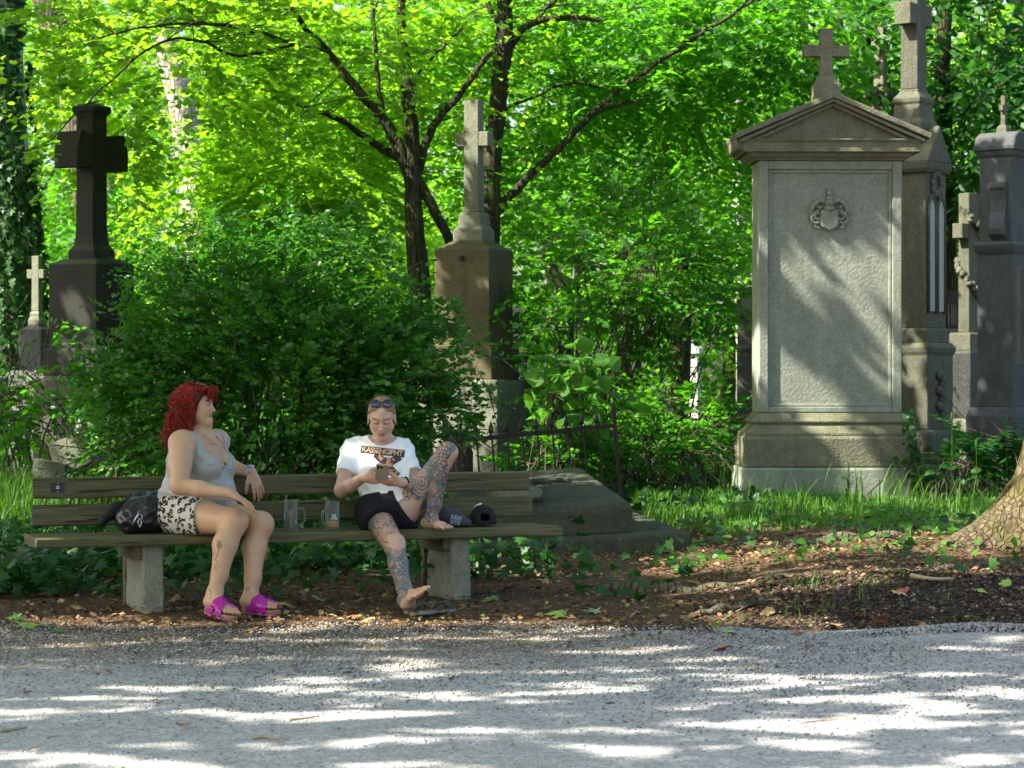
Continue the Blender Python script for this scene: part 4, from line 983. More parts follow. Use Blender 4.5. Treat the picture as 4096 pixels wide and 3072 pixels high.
leaf_obj("ivy", p, np.array([0, 0, -1.0]) + rng.normal(0, .5, p.shape), dn + rng.normal(0, .45, p.shape) + [0, 0, .3], rng.uniform(.06, .13, len(p)), 'i', M['ivy'], T_, org=b)
# second leaning trunk near it
def plain_trunk(name, lab, spec, Y, mat, jit=.03, twn=0, twl=.5, side=12):
    st, rr = stem_world(spec, Y, jit); b = st[0].copy(); b[2] = g1(b[0], Y)
    T_ = thing(name, lab, "tree", b); vv, ff = strips([st], [rr], side)
    rn = 1 + .12 * (fbm(vv[:, 0] * 6, vv[:, 2] * 2, vv[:, 1] * 6, 5) - .5)
    add("trunk", vv, ff, mat, T_, smooth=True, org=b)
    if twn:
        tw = twigs_from([st], twn, twl, .012, .1); v2, f2 = strips(tw[0], tw[1], 4); add("dead_twigs", v2, f2, mat, T_, org=b, kind="stuff")
    return T_, b
plain_trunk("tree_trunk", "grey furrowed trunk leaning right of the ivy tree", [(230, 900, 36), (200, 500, 34), (165, 250, 34), (140, 150, 33), (110, 40, 30), (80, -60, 28)], 29, M['bark_grey'])
plain_trunk("dead_tree", "pale dead trunk bristling with short twigs behind the black cross", [(440, 1000, 36), (435, 700, 34), (428, 480, 33), (410, 330, 31), (385, 200, 28), (360, 90, 24), (340, -40, 20)], 34, M['bark_pale'], twn=150, twl=.45)
plain_trunk("dead_tree", "slimmer pale dead trunk crossing the bristly one", [(400, 980, 22), (410, 480, 20), (395, 300, 19), (370, 180, 17), (345, 70, 15)], 35, M['bark_pale'], twn=60, twl=.4)
plain_trunk("tree_trunk", "dark trunk rising right behind the gothic monument", [(2052, 980, 22), (2046, 500, 20), (2040, 300, 19), (2036, 150, 18), (2042, -60, 17)], 28.5, M['bark_dark'])
plain_trunk("tree_trunk", "pale thin trunk in sun left of the big tomb", [(1604, 900, 13), (1600, 640, 12), (1596, 400, 12), (1590, 150, 10), (1585, -60, 9)], 38, M['bark_pale'])

# mossy trunk with a wide root flare at the right edge
bx, by = 3.70, 15.0; bz = g1(bx, by)
T_ = thing("mossy_tree", "mossy root flare of a large tree entering at the right edge", "tree", (bx, by, bz))
nr, na = 34, 110; V = []
for k in range(nr):
    t = k / (nr - 1); z = -0.15 + 8.5 * t ** 2.6
    for j in range(na):
        a = 2 * math.pi * j / na
        flare = math.exp(-max(z, 0) / .28)
        lob = 0
        for (ra, amp, wd) in ((3.35, .62, .34), (4.3, .40, .30), (5.2, .45, .35), (2.4, .4, .3), (.4, .5, .4)):
            dd = (a - ra + math.pi) % (2 * math.pi) - math.pi; lob += amp * math.exp(-(dd / wd) ** 2)
        rdg = (float(fbm(np.array([math.cos(a) * 7]), np.array([math.sin(a) * 9]), np.array([z * 1.6]), 78)[0]) - .5) * .16
        r_ = .37 + rdg + .03 * math.sin(5 * a) + flare * (.10 + lob * 1.15) + .03 * math.exp(-max(z, 0) / .9) * 3
        V.append((r_ * math.cos(a) - .02 * z, r_ * math.sin(a), z))
V = np.array(V); V += (np.stack([fbm(V[:, 0] * 5, V[:, 1] * 5, V[:, 2] * 3, 77 + k) for k in range(3)], 1) - .5) * .05
ff = [(k * na + j, k * na + (j + 1) % na, (k + 1) * na + (j + 1) % na, (k + 1) * na + j) for k in range(nr - 1) for j in range(na)]
add("trunk", V, np.array(ff), M['bark_moss'], T_, smooth=True)
def root_obj(pts, rad, mat=M['bark_grey']):
    q = smooth_path(pts, 6); q[:, 2] = [g1(a[0], a[1]) for a in q]; r_ = np.interp(np.linspace(0, 1, len(q)), np.linspace(0, 1, len(rad)), rad)
    q[:, 2] += r_ * .25 + .012 * np.sin(np.arange(len(q)) * .9)
    vv, ff_ = tube_np(q, r_, 8); vv[:, 2] = vv[:, 2]
    return add("root", vv, ff_, mat, T_, smooth=True, org=(bx, by, bz))
w = lambda dx, dy, Y: (D(dx, dy, Y)[0], Y, 0)
root_obj([w(1300, 1278, 13.9), w(1345, 1270, 13.9), w(1400, 1274, 13.8), w(1480, 1276, 13.7), w(1560, 1272, 13.7), w(1680, 1262, 13.7), w(1800, 1240, 13.9)], [.02, .055, .04, .03, .03, .022, .01])
root_obj([w(1500, 1335, 12.5), w(1540, 1320, 12.6), w(1580, 1305, 12.7), w(1650, 1290, 12.8)], [.012, .035, .03, .012])
root_obj([w(1700, 1190, 15.4), w(1780, 1180, 15.5), w(1860, 1176, 15.5), w(1960, 1170, 15.5)], [.02, .04, .035, .03])
root_obj([w(2020, 1245, 13.6), w(2100, 1240, 13.7), w(2212, 1225, 13.8), w(2300, 1200, 14)], [.015, .03, .04, .06])

# overhanging beech boughs, upper right
def bough(lab, c, r, n, thr, seed, mat, Y, ls=.085, K=10, twig=.4, name="beech_tree", base=None, stems=None, kind='o', droop=.45, group=None, barkm=None, up=.55):
    p, d = in_ell(n, c, r, .05); k_ = clump(p, .9, thr, seed) & frustum(p, .7); p, d = p[k_], d[k_]
    d = d * np.array([1, 1, .3]) + np.array([0, 0, -.25])
    b = np.array(base if base is not None else (c[0], c[1] + .5, 0), float); b[2] = g1(b[0], b[1])
    if stems is None:
        tr = smooth_path([b - [0, 0, .2], b + [.1, 0, 2], np.array([b[0] - .1, b[1], c[2]]), np.array([c[0], b[1], c[2] + r[2]])], 5)
        stems = [(tr, np.linspace(.16, .05, len(tr)))]
        for j in range(7):
            e = p[rng.integers(len(p))]; a = tr[rng.integers(8, len(tr))]; q = smooth_path([a, a * .5 + e * .5 + [0, 0, .25], e], 5); stems.append((q, np.linspace(.03, .006, len(q))))
    return tree(name, lab, b, stems, p, d, K, twig, ls, mat, barkm or M['bark_dark'], kind, up=up, droop=droop, group=group, twn=40, twl=.7)
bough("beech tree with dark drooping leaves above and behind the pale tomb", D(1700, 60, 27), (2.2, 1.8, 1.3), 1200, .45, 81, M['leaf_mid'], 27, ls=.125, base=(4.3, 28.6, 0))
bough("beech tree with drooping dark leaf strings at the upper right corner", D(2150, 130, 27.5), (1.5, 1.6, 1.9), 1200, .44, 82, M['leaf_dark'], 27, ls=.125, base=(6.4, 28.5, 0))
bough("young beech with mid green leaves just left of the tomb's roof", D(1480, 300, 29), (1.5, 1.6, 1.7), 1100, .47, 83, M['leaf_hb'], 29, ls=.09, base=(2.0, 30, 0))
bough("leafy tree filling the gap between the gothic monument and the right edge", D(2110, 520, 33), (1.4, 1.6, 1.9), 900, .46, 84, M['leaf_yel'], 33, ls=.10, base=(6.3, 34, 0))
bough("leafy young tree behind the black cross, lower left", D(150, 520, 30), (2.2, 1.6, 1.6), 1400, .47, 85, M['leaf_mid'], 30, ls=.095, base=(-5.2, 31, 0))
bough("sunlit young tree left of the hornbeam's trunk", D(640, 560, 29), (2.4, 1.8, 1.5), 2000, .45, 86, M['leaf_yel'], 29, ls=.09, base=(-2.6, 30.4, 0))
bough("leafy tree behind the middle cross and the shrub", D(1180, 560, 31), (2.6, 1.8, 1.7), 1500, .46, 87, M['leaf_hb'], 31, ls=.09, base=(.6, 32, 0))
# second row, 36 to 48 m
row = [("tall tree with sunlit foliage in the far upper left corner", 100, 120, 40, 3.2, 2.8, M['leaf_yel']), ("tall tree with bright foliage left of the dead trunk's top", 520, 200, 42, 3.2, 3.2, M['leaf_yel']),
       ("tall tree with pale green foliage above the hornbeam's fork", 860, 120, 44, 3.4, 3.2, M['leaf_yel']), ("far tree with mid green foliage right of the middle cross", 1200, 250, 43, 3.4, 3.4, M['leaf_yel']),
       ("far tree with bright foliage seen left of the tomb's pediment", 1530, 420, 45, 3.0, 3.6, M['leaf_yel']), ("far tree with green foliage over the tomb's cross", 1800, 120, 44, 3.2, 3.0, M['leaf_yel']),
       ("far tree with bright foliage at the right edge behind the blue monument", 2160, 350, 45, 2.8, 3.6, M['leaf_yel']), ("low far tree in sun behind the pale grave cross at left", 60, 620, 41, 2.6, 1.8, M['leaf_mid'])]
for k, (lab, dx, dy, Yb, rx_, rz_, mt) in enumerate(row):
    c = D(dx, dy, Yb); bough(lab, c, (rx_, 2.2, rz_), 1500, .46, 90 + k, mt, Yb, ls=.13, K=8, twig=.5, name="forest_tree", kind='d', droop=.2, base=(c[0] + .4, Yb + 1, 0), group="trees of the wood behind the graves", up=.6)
# dark conifer behind the dead trunk
b = D(560, 900, 46); b[2] = g1(b[0], 46)
T_ = thing("spruce_tree", "dark spruce with hanging boughs behind the dead trunk", "tree", b, group="trees of the wood behind the graves")
st = np.array([b + [-.6, 0, z] for z in np.linspace(-.2, 11, 12)]); vv, ff = strips([st], [np.linspace(.25, .05, 12)], 8); add("trunk", vv, ff, M['bark_dark'], T_, smooth=True, org=b)
n = 700; z = rng.uniform(.5, 10.5, n); a = rng.random(n) * 6.28; L = 2.3 * (1 - z / 13); s_ = rng.random(n)
p = np.stack([b[0] - .6 + np.cos(a) * L * s_, b[1] + np.sin(a) * L * s_, b[2] + z - .5 * s_ * L], 1); d = np.stack([np.cos(a), np.sin(a), -1.0 + 0 * a], 1)
a_ = sprays(p, d, 16, .6, .16, .2, .5); leaf_obj("crown", a_[0], a_[1] + [0, 0, -.8], a_[2], a_[3] * .8, 'd', M['conifer'], T_, lv=a_[4], org=b)

# far wood: one mass
n = 26000
x = rng.uniform(-17, 17, n); y = rng.uniform(54, 66, n); z = rng.uniform(0, 13, n)
p = np.stack([x, y, z], 1); k = clump(p * np.array([1, .5, 1]), .45, .40, 101) & frustum(p, 1.0); p = p[k]
far = leaf_obj("far_wood", p, rand_dir(len(p)), rand_dir(len(p)) + [-.3, -.6, .8], rng.uniform(.28, .5, len(p)), 'o', M['leaf_mid'], None, kind="stuff", lv=np.clip(vnoise(p[:, 0] * .5, p[:, 2] * .5, 0, 7) * .7 + rng.random(len(p)) * .3, 0, 1)) if False else None
v_, f_, c_ = leaves_np(p, rand_dir(len(p)), rand_dir(len(p)) + [-.3, -.6, .8], rng.uniform(.28, .5, len(p)), 'o')
add("far_wood", v_, f_, M['leaf_mid'], kind="stuff", attrs={"lv": np.repeat(np.clip(vnoise(p[:, 0] * .5, p[:, 2] * .5, 0, 7) * .7 + rng.random(len(p)) * .3, 0, 1), c_)})

# ------------------------------------------------------------------ the big bush behind the bench
def bush(name, lab, base, ells, n, thr, seed, K, twig, ls, mat, stems_n, kind='o', ls_single=None, up=.5, parts=300, barkm=None, cat="bush", spread=1.0):
    B = thing(name, lab, cat, base); P_ = []; Dd = []
    for (c, r, w_) in ells:
        p, d = in_ell(int(n * w_), c, r, .12); p = np.where((rng.random(len(p)) < .10)[:, None], np.asarray(c) + (p - np.asarray(c)) * rng.uniform(1.05, 1.32, (len(p), 1)), p); k_ = clump(p, 1.9, thr, seed) & (p[:, 2] > gh(p[:, 0], p[:, 1]) + .05); P_.append(p[k_]); Dd.append(d[k_])
    p = np.concatenate(P_); d = np.concatenate(Dd)
    PP = []; RR = []
    for j in range(stems_n):
        e = p[rng.integers(len(p))]; a = np.array([base[0] + rng.normal(0, .25) * spread, base[1] + rng.normal(0, .12) * spread, base[2] - .05])
        q = smooth_path([a, a * .6 + e * .4 + [0, 0, .25], e], 4); PP.append(q); RR.append(np.linspace(rng.uniform(.006, .014), .003, len(q)))
    for j in range(stems_n * 5):
        e = p[rng.integers(len(p))]; dd = unit(rng.normal(0, 1, 3) + [0, 0, .6]); L = rng.uniform(.2, .5)
        PP.append(np.array([e - dd * L, e - dd * L * .4 + rng.normal(0, .02, 3), e])); RR.append(np.array([.004, .003, .0015]))
    vv, ff = strips(PP, RR, 4); add("stems", vv, ff, barkm or M['bark_grey'], B, org=base)
    pos, ax, nr, sz, lv = sprays(p, d * np.array([1, 1, .6]) + np.array([0, 0, .25]), K, twig, ls, up, .1)
    kk = keep_clear(pos); pos, ax, nr, sz, lv = pos[kk], ax[kk], nr[kk], sz[kk], lv[kk]
    # the leaves nearest to the camera are parts of their own
    order = np.argsort(pos[:, 1] + rng.random(len(pos)) * .8); sel = order[:parts]; rest = order[parts:]
    leaf_obj("foliage", pos[rest], ax[rest], nr[rest], sz[rest], kind, mat, B, lv=lv[rest], org=base, kind="stuff") if False else None
    v_, f_, c_ = leaves_np(pos[rest], ax[rest], nr[rest], sz[rest], kind)
    add("foliage", v_, f_, mat, B, kind="stuff", org=base, attrs={"lv": np.repeat(lv[rest], c_)})
    single_leaves(B, base, pos[sel], ax[sel], nr[sel], sz[sel], kind, mat)
    return B
LEAFMESH = {}
def single_leaves(B, base, pos, ax, nr, sz, kind, mat):
    ax = unit(ax); nr = unit(nr - ax * (nr * ax).sum(1, keepdims=True)); sd = np.cross(nr, ax)
    for k in range(len(pos)):
        key = (kind, mat.name, k % 5)
        if key not in LEAFMESH:
            bv, bf = tmpl(kind); me = bpy.data.meshes.new("leaf"); me.from_pydata([tuple(q) for q in bv], [], [tuple(int(i) for i in q) for q in bf]); me.materials.append(mat)
            a = me.attributes.new("lv", 'FLOAT', 'POINT'); a.data.foreach_set("value", np.full(len(bv), .15 + .18 * (k % 5), np.float32)); LEAFMESH[key] = me
        o = bpy.data.objects.new("leaf", LEAFMESH[key]); COL.objects.link(o); o.parent = B
        q = pos[k] - np.asarray(base)
        m4 = Matrix(((ax[k][0] * sz[k], sd[k][0] * sz[k], nr[k][0] * sz[k], q[0]), (ax[k][1] * sz[k], sd[k][1] * sz[k], nr[k][1] * sz[k], q[1]), (ax[k][2] * sz[k], sd[k][2] * sz[k], nr[k][2] * sz[k], q[2]), (0, 0, 0, 1)))
        o.matrix_local = m4
bb = np.array([-1.75, 16.6, g1(-1.75, 16.6)])
bush("leafy_bush", "big dense bush with small dark green leaves filling the space behind the bench", bb,
     [(D(600, 850, 16.6), (1.15, .8, .72), .46), (D(560, 700, 16.8), (.95, .7, .50), .22), (D(330, 870, 16.9), (.48, .6, .45), .10), (D(860, 850, 16.7), (.60, .6, .52), .19), (D(440, 590, 17.2), (.55, .5, .30), .06), (D(700, 590, 17.2), (.60, .5, .28), .06), (D(960, 760, 16.6), (.33, .4, .28), .05)] + [(D(a, b_, 16.6), (.17, .22, .17), .008) for a, b_ in ((255, 700), (235, 800), (300, 600), (360, 540), (450, 500), (530, 520), (620, 490), (700, 500), (770, 540), (850, 590), (920, 640), (1000, 700), (1035, 790), (1010, 880), (200, 880))],
     4700, .42, 110, 10, .20, .046, M['leaf_bush'], 60, up=.35)
sb = np.array([.9, 22.0, g1(.9, 22.0)])
bush("arching_shrub", "tall open shrub with many arching stems between the middle cross and the tomb", sb,
     [(D(1330, 560, 22), (1.15, .8, .8), .45), (D(1250, 760, 21.8), (.75, .6, .55), .18), (D(1480, 620, 22), (.6, .6, .5), .17), (D(1180, 600, 22.4), (.4, .6, .7), .10), (D(1520, 780, 22.2), (.4, .5, .2), .05)],
     1150, .45, 120, 8, .30, .080, M['leaf_mid'], 75, up=.6, parts=200, barkm=M['bark_grey'], spread=1.3)
hb = np.array([(1200 - 1106) / FD * 20.2, 20.2, g1(.36, 20.2)])
bush("hazel_sapling", "young hazel with broad pale sunlit leaves behind the iron fence", hb,
     [(D(1240, 850, 20.2), (.30, .25, .28), .5), (D(1220, 790, 20.2), (.12, .15, .25), .25), (D(1290, 880, 20.2), (.25, .2, .18), .25)], 75, .30, 130, 2, .12, .15, M['leaf_pale'], 9, kind='h', up=.55, parts=90)
b = np.array([1.2, 21.0, g1(1.2, 21.0)])
bush("undergrowth_bush", "low light green undergrowth between the fence and the tomb", b,
     [(D(1480, 900, 21.2), (.65, .7, .30), .4), (D(1380, 960, 21), (.5, .6, .25), .3), (D(1200, 985, 20.5), (.5, .5, .22), .3)], 700, .40, 140, 8, .2, .065, M['leaf_mid'], 40, up=.7, parts=150, spread=2.0)
b = np.array([-4.2, 21.5, g1(-4.2, 21.5)])
bush("undergrowth_bush", "leafy undergrowth at the left edge below the ivy trunk", b,
     [(D(40, 860, 21.5), (.6, .7, .55), .5), (D(20, 740, 22.3), (.5, .5, .4), .3), (D(110, 860, 22), (.3, .4, .4), .2)], 650, .42, 150, 8, .22, .075, M['leaf_mid'], 30, up=.6, parts=120, spread=2.0)
b = np.array([-3.0, 17.4, g1(-3.0, 17.4)])
bush("small_bush", "sunlit sprigs of light leaves in front of the broken stones", b,
     [(D(215, 990, 17.2), (.26, .2, .18), .6), (D(330, 960, 16.6), (.35, .2, .22), .4)], 120, .35, 160, 8, .2, .045, M['leaf_pale'], 14, up=.6, parts=80)
b = np.array([3.6, 19.6, g1(3.6, 19.6)])
bush("undergrowth_bush", "leafy plants at the foot of the gothic monument, right of the tomb", b,
     [(D(2090, 1010, 19.8), (.40, .5, .12), .6), (D(2190, 960, 19.6), (.35, .4, .18), .4)], 70, .38, 170, 5, .2, .08, M['leaf_dark'], 20, up=.8, parts=120, spread=1.5, kind='h')
# ferns at right
for k, (dx, dy, Yf, lab) in enumerate(((2190, 850, 19.4, "tall dark fern at the right edge before the blue monument"),)):
    b = D(dx, 1000, Yf); b[2] = g1(b[0], Yf)
    T_ = thing("fern", lab, "fern", b, group="ferns by the right graves")
    for j in range(11):
        a = rng.random() * 6.28; L = rng.uniform(.8, 1.25); t = np.linspace(0, 1, 9)
        q = np.stack([np.cos(a) * L * .6 * t, np.sin(a) * L * .5 * t, L * (1.1 * t - .45 * t * t)], 1)
        i = np.repeat(np.arange(1, 9), 4); w_ = (np.tile([0, .5], 16)); pp = q[i] + (q[i] - q[i - 1]) * w_[:, None]
        sg = np.tile([1, 1, -1, -1], 8)[:, None]; tg = unit(q[i] - q[i - 1]); sd = np.cross(tg, [0, 0, 1.0]) * sg
        sz = .17 * np.sin(np.pi * np.clip(t[i] * .9 + .08, 0, 1)) + .02
        v_, f_, c_ = leaves_np(pp, sd + tg * .4 + [0, 0, -.1], np.tile([0, 0, 1.0], (len(pp), 1)) + rng.normal(0, .2, (len(pp), 3)), sz, 'd')
        add("frond", v_, f_, M['leaf_dark'], T_, attrs={"lv": np.full(len(v_), rng.random())})
# leafy branch reaching into the dark cross, and hanging twig over it are parts of the bush and hornbeam above

# ------------------------------------------------------------------ ground cover
def cover(name, n, fx, fy, dens, kind, mat, size, lift, up=.7, nz=.45, kd="stuff", lvf=None):
    x = fx(n); y = fy(n); k = rng.random(n) < dens(x, y); x, y = x[k], y[k]
    z = gh(x, y) + rng.random(len(x)) * lift + .012
    p = np.stack([x, y, z], 1); a = rng.random(len(x)) * 6.28
    ax = np.stack([np.cos(a), np.sin(a), rng.normal(0, .3, len(x))], 1); nn = np.array([0, -.25, up]) + rng.normal(0, nz, p.shape)
    v_, f_, c_ = leaves_np(p, ax, nn, rng.uniform(*size, len(x)), kind)
    lv = rng.random(len(x)) if lvf is None else lvf(len(x))
    return add(name, v_, f_, mat, kind=kd, attrs={"lv": np.repeat(lv, c_)})
U = lambda a, b: (lambda n: rng.uniform(a, b, n))
def ivy_d(x, y):
    d = sstep(14.1, 14.9, y + (fbm(x * 2, y * 2, 0, 33) - .5) * 1.0) * (1 - sstep(.1, .5, x)) * .95
    d = np.maximum(d, sstep(-2.15, -2.6, x + (fbm(x * 3, y * 3, 0, 35) - .5) * .7) * sstep(13.2, 13.6, y))
    d = d * (1 - ((x > -.35) & (x < 1.4) & (y > 14.9) & (y < 19.3)))
    d = np.maximum(d, .85 * sstep(18.6, 19.5, y) * sstep(.9, 1.1, x) * (1 - sstep(2.0, 2.5, x)))
    d = np.maximum(d, .25 * sstep(.55, .66, fbm(x * 1.6, y * 1.6, 0, 36)) * sstep(13.0, 13.8, y))
    return d * (.45 + .55 * (fbm(x * 2.5, y * 2.5, 0, 37) > .42))
cover("ivy_ground_cover", 15000, U(-4.2, 3.2), U(13.0, 23), ivy_d, 'i', M['ivy'], (.05, .10), .10)
cover("ivy_ground_cover", 5000, U(-3.6, .5), U(13.4, 16.4), ivy_d, 'i', M['ivy'], (.055, .10), .22, up=.4)
cover("weeds", 5000, U(.8, 3.9), U(14.2, 19.8), lambda x, y: .55 * sstep(.46, .6, fbm(x * 1.8, y * 1.8, 0, 38)) * sstep(13.9, 15.5, y) * (1 - ((x < 1.35) & (y > 15.3))), 'h', M['leaf_pale'], (.035, .075), .06)
# low plants under the far trees so that the clearing reads green
cover("undergrowth", 16000, U(-8.5, 8.5), U(22, 46), lambda x, y: (np.abs(x) < .215 * y + .6) * (.35 + .65 * (fbm(x, y, 0, 39) > .45)), 'o', M['leaf_mid'], (.10, .2), .42, up=.6)
# grass
def grass(name, n, fx, fy, dens, h, mat):
    x = fx(n); y = fy(n); k = rng.random(n) < dens(x, y); x, y = x[k], y[k]; n = len(x)
    a = rng.random(n) * 6.28; H = h * rng.uniform(.45, 1.25, n); bend = rng.uniform(.15, .75, n) * H; w_ = rng.uniform(.0028, .005, n) * (y / 15)
    dx, dy = np.cos(a), np.sin(a); z0 = gh(x, y) - .01
    t = np.array([0, .45, .8, 1.0]); V = []
    for tt, ww in zip(t, (1, .85, .5, 0)):
        cx = x + dx * bend * tt ** 2; cy_ = y + dy * bend * tt ** 2; cz = z0 + H * (tt - .25 * tt ** 3 * (bend / H))
        # blades face random ways
        sx_, sy_ = -dy, dx
        V.append(np.stack([cx - sx_ * w_ * ww, cy_ - sy_ * w_ * ww, cz], 1)); 
        if ww: V.append(np.stack([cx + sx_ * w_ * ww, cy_ + sy_ * w_ * ww, cz], 1))
    V = np.stack(V, 1); f = np.array([(0, 1, 3), (0, 3, 2), (2, 3, 5), (2, 5, 4), (4, 5, 6)])
    F_ = (f[None] + (np.arange(n) * 7)[:, None, None]).reshape(-1, 3)
    add(name, V.reshape(-1, 3), F_, mat, kind="stuff", attrs={"lv": np.repeat(rng.random(n), 7)})
grass("grass", 17000, U(1.0, 4.6), U(15.6, 21), lambda x, y: sstep(16.4, 18.8, y + (fbm(x * 1.5, y * 1.5, 0, 41) - .5) * 3) * (.08 + .92 * (fbm(x * 3, y * 3, 0, 42) > .53)), .145, M['grass'])
grass("grass", 12000, U(-5.2, -2.2), U(14.6, 22), lambda x, y: sstep(15, 16.5, y + (fbm(x * 1.5, y * 1.5, 0, 43) - .5) * 1.5) * (.35 + .65 * (fbm(x * 3, y * 3, 0, 45) > .42)), .34, M['grass'])
grass("tall_grass", 900, U(1.6, 4.6), U(17, 20.5), lambda x, y: .8 * (fbm(x * 2, y * 2, 0, 48) > .5), .36, M['grass'])
grass("grass", 9000, U(-8, 8), U(24, 42), lambda x, y: (np.abs(x) < .215 * y + .5) * .8, .45, M['grass'])
grass("grass_tufts", 3200, U(.2, 3.6), U(12.2, 17), lambda x, y: sstep(.62, .70, fbm(x * 3.2, y * 3.2, 0, 46)), .085, M['grass'])

# litter on the soil
def lit_d(x, y): return (y > path_edge(x) - .25 * rng.random(len(x)) ** 2) * (1 - .75 * sstep(1.2, 2.0, x) * (1 - sstep(12.9, 13.6, y))) * (.35 + .65 * (fbm(x * 1.4, y * 1.4, 0, 47) > .42))
cover("leaf_litter", 15000, U(-4, 4), U(12.0, 17.5), lit_d, 'd', M['dry'], (.02, .05), .015, up=1.0, nz=.35, lvf=lambda n: rng.beta(1.6, 2.2, n))
cover("leaf_litter", 7000, U(-3.2, 2.0), U(9.0, 12.5), lambda x, y: .06 + .94 * sstep(10.4, 12.2, y + (fbm(x * 2, y * 2, 0, 49) - .5) * 1.2) * (1 - .8 * sstep(.8, 1.6, x)), 'd', M['dry'], (.012, .036), .004, up=1.2, nz=.2, lvf=lambda n: rng.beta(1.6, 2.0, n))
# ------------------------------------------------------------------ bench (local x along the seat, local y backwards)
BA = np.array([-2.574, 13.0, 0.0]); BROT = R(20.9)
def bw(s, t, z):        # bench coordinates -> world (t = towards the camera)
    return np.array([BA[0] + s * math.cos(BROT) + t * math.sin(BROT), BA[1] + s * math.sin(BROT) - t * math.cos(BROT), z])
BE = thing("park_bench", "long weathered wooden park bench on two concrete legs, number plate 22 at its left end", "bench", BA, BROT)
L = 2.867
def plank(name, x0, x1, y0, y1, z0, z1, seed, tilt=0.0):
    n = 40; m = MB(); V = []
    c = .008
    sec = [(y0 + c, z0), (y1 - c, z0), (y1, z0 + c), (y1, z1 - c), (y1 - c, z1), (y0 + c, z1), (y0, z1 - c), (y0, z0 + c)]
    xs_ = np.linspace(x0, x1, n)
    for k, x in enumerate(xs_):
        for (y, z) in sec:
            w_ = (fbm(np.array([x * 2.5]), np.array([y * 9]), np.array([z * 9]), seed)[0] - .5) * .007
            V.append((x + (rng.normal(0, .004) if k in (0, n - 1) else 0), y + tilt * (z - z0) + w_, z + w_))
    f = [(k * 8 + i, (k + 1) * 8 + i, (k + 1) * 8 + (i + 1) % 8, k * 8 + (i + 1) % 8) for k in range(n - 1) for i in range(8)]
    f += [tuple(range(8)), tuple((n - 1) * 8 + i for i in range(7, -1, -1))]
    return add(name, V, f, M['wood'], BE)
bp = plank("back_plank", 0, L, 0, .045, .612, .724, 3)
plank("back_plank", -.005, L + .012, -.01, .035, .463, .578, 4)
plank("seat_plank", -.07, L, -.50, -.275, .378, .431, 5)
plank("seat_plank", -.05, L - .02, -.265, -.05, .378, .429, 6)
m = MB(); m.box(.095, .165, -.006, -.001, .645, .698); npl = m.done("number_plate", simple("plate_black", (.02, .02, .022), .5, nscale=40, namp=.3), bp)
m = MB(); m.ell((.13, -.007, .693), (.003, .002, .003), 8, 5); m.ell((.13, -.007, .650), (.003, .002, .003), 8, 5); m.done("screw", M['steel'], npl)
def text_mesh(body, size, ext=0.0, bold=False, space=1.0):
    cu = bpy.data.curves.new("txt", 'FONT'); cu.body = body; cu.size = size; cu.align_x = 'CENTER'; cu.align_y = 'CENTER'; cu.extrude = ext; cu.resolution_u = 3; cu.space_character = space
    if bold: cu.offset = size * .022
    ob = bpy.data.objects.new("txt", cu); COL.objects.link(ob)
    dg = bpy.context.evaluated_depsgraph_get(); me = bpy.data.meshes.new_from_object(ob.evaluated_get(dg))
    v = np.array([p.co[:] for p in me.vertices]); f = [list(p.vertices) for p in me.polygons]
    bpy.data.objects.remove(ob); bpy.data.curves.remove(cu); bpy.data.meshes.remove(me)
    return v, f
M['white_print'] = simple("white_print", (.75, .75, .74), .6)
v, f = text_mesh("22", .020, bold=True)
add("number", np.stack([v[:, 0] + .13, np.full(len(v), -.0075), v[:, 1] + .672], 1), f, M['white_print'], npl)
def leg(s0, bottom):
    V = []; m = MB(); n = 9
    zs = np.linspace(bottom - .06, .377, n)
    for z in zs:
        j = (rng.normal(0, .0022, 8))
        t_ = (z - bottom) / .36
        x0, x1, y0, y1 = s0, s0 + .122, -.445 + .02 * t_, -.02 - .03 * t_; c = .012
        V += [(x0 + c + j[0], y0 + j[1], z), (x1 - c, y0 + j[2], z), (x1 + j[3], y0 + c, z), (x1 + j[4], y1 - c, z), (x1 - c, y1 + j[5], z), (x0 + c, y1, z), (x0 + j[6], y1 - c, z), (x0 + j[7], y0 + c, z)]
    f = [(k * 8 + i, k * 8 + (i + 1) % 8, (k + 1) * 8 + (i + 1) % 8, (k + 1) * 8 + i) for k in range(n - 1) for i in range(8)]
    f += [tuple(range(7, -1, -1)), tuple((n - 1) * 8 + i for i in range(8))]
    add("leg", V, f, M['concrete'], BE)
    m = MB(); m.box(s0 - .04, s0 - .002, -.43, -.02, .30, .377); m.done("bearer", M['wood'], BE, bevel=.004)
    m = MB(); m.box(s0 + .01, s0 + .085, .047, .105, bottom - .05, .70); m.done("back_post", M['wood'], BE, bevel=.004)
leg(.497, .02); leg(2.223, .04)

# ------------------------------------------------------------------ glass mugs
def glass_mat():
    t = NT("mug_glass"); tr = t.n("ShaderNodeBsdfTransparent"); tr.inputs[0].default_value = (.86, .90, .88, 1)
    gl = t.bsdf((.35, .38, .37), .08, None, 1.0); lw = t.n("ShaderNodeLayerWeight"); lw.inputs[0].default_value = .35
    ms = t.n("ShaderNodeMixShader"); t.l(t.math('ADD', t.math('MULTIPLY', lw.outputs["Facing"], .55), .07), ms.inputs[0]); t.l(tr.outputs[0], ms.inputs[1]); t.l(gl.outputs[0], ms.inputs[2]); return t.fin(ms)
M['glass'] = glass_mat()
M['beer'] = (lambda t: t.fin(t.bsdf((.85, .36, .02), .2, None, .4)))(NT("amber_beer"))
M['straw'] = simple("metal_straw", (.35, .33, .28), .3, Metallic=.8)
M['dry_twig'] = simple("dry_twig", (.34, .25, .16), .8, nscale=60)
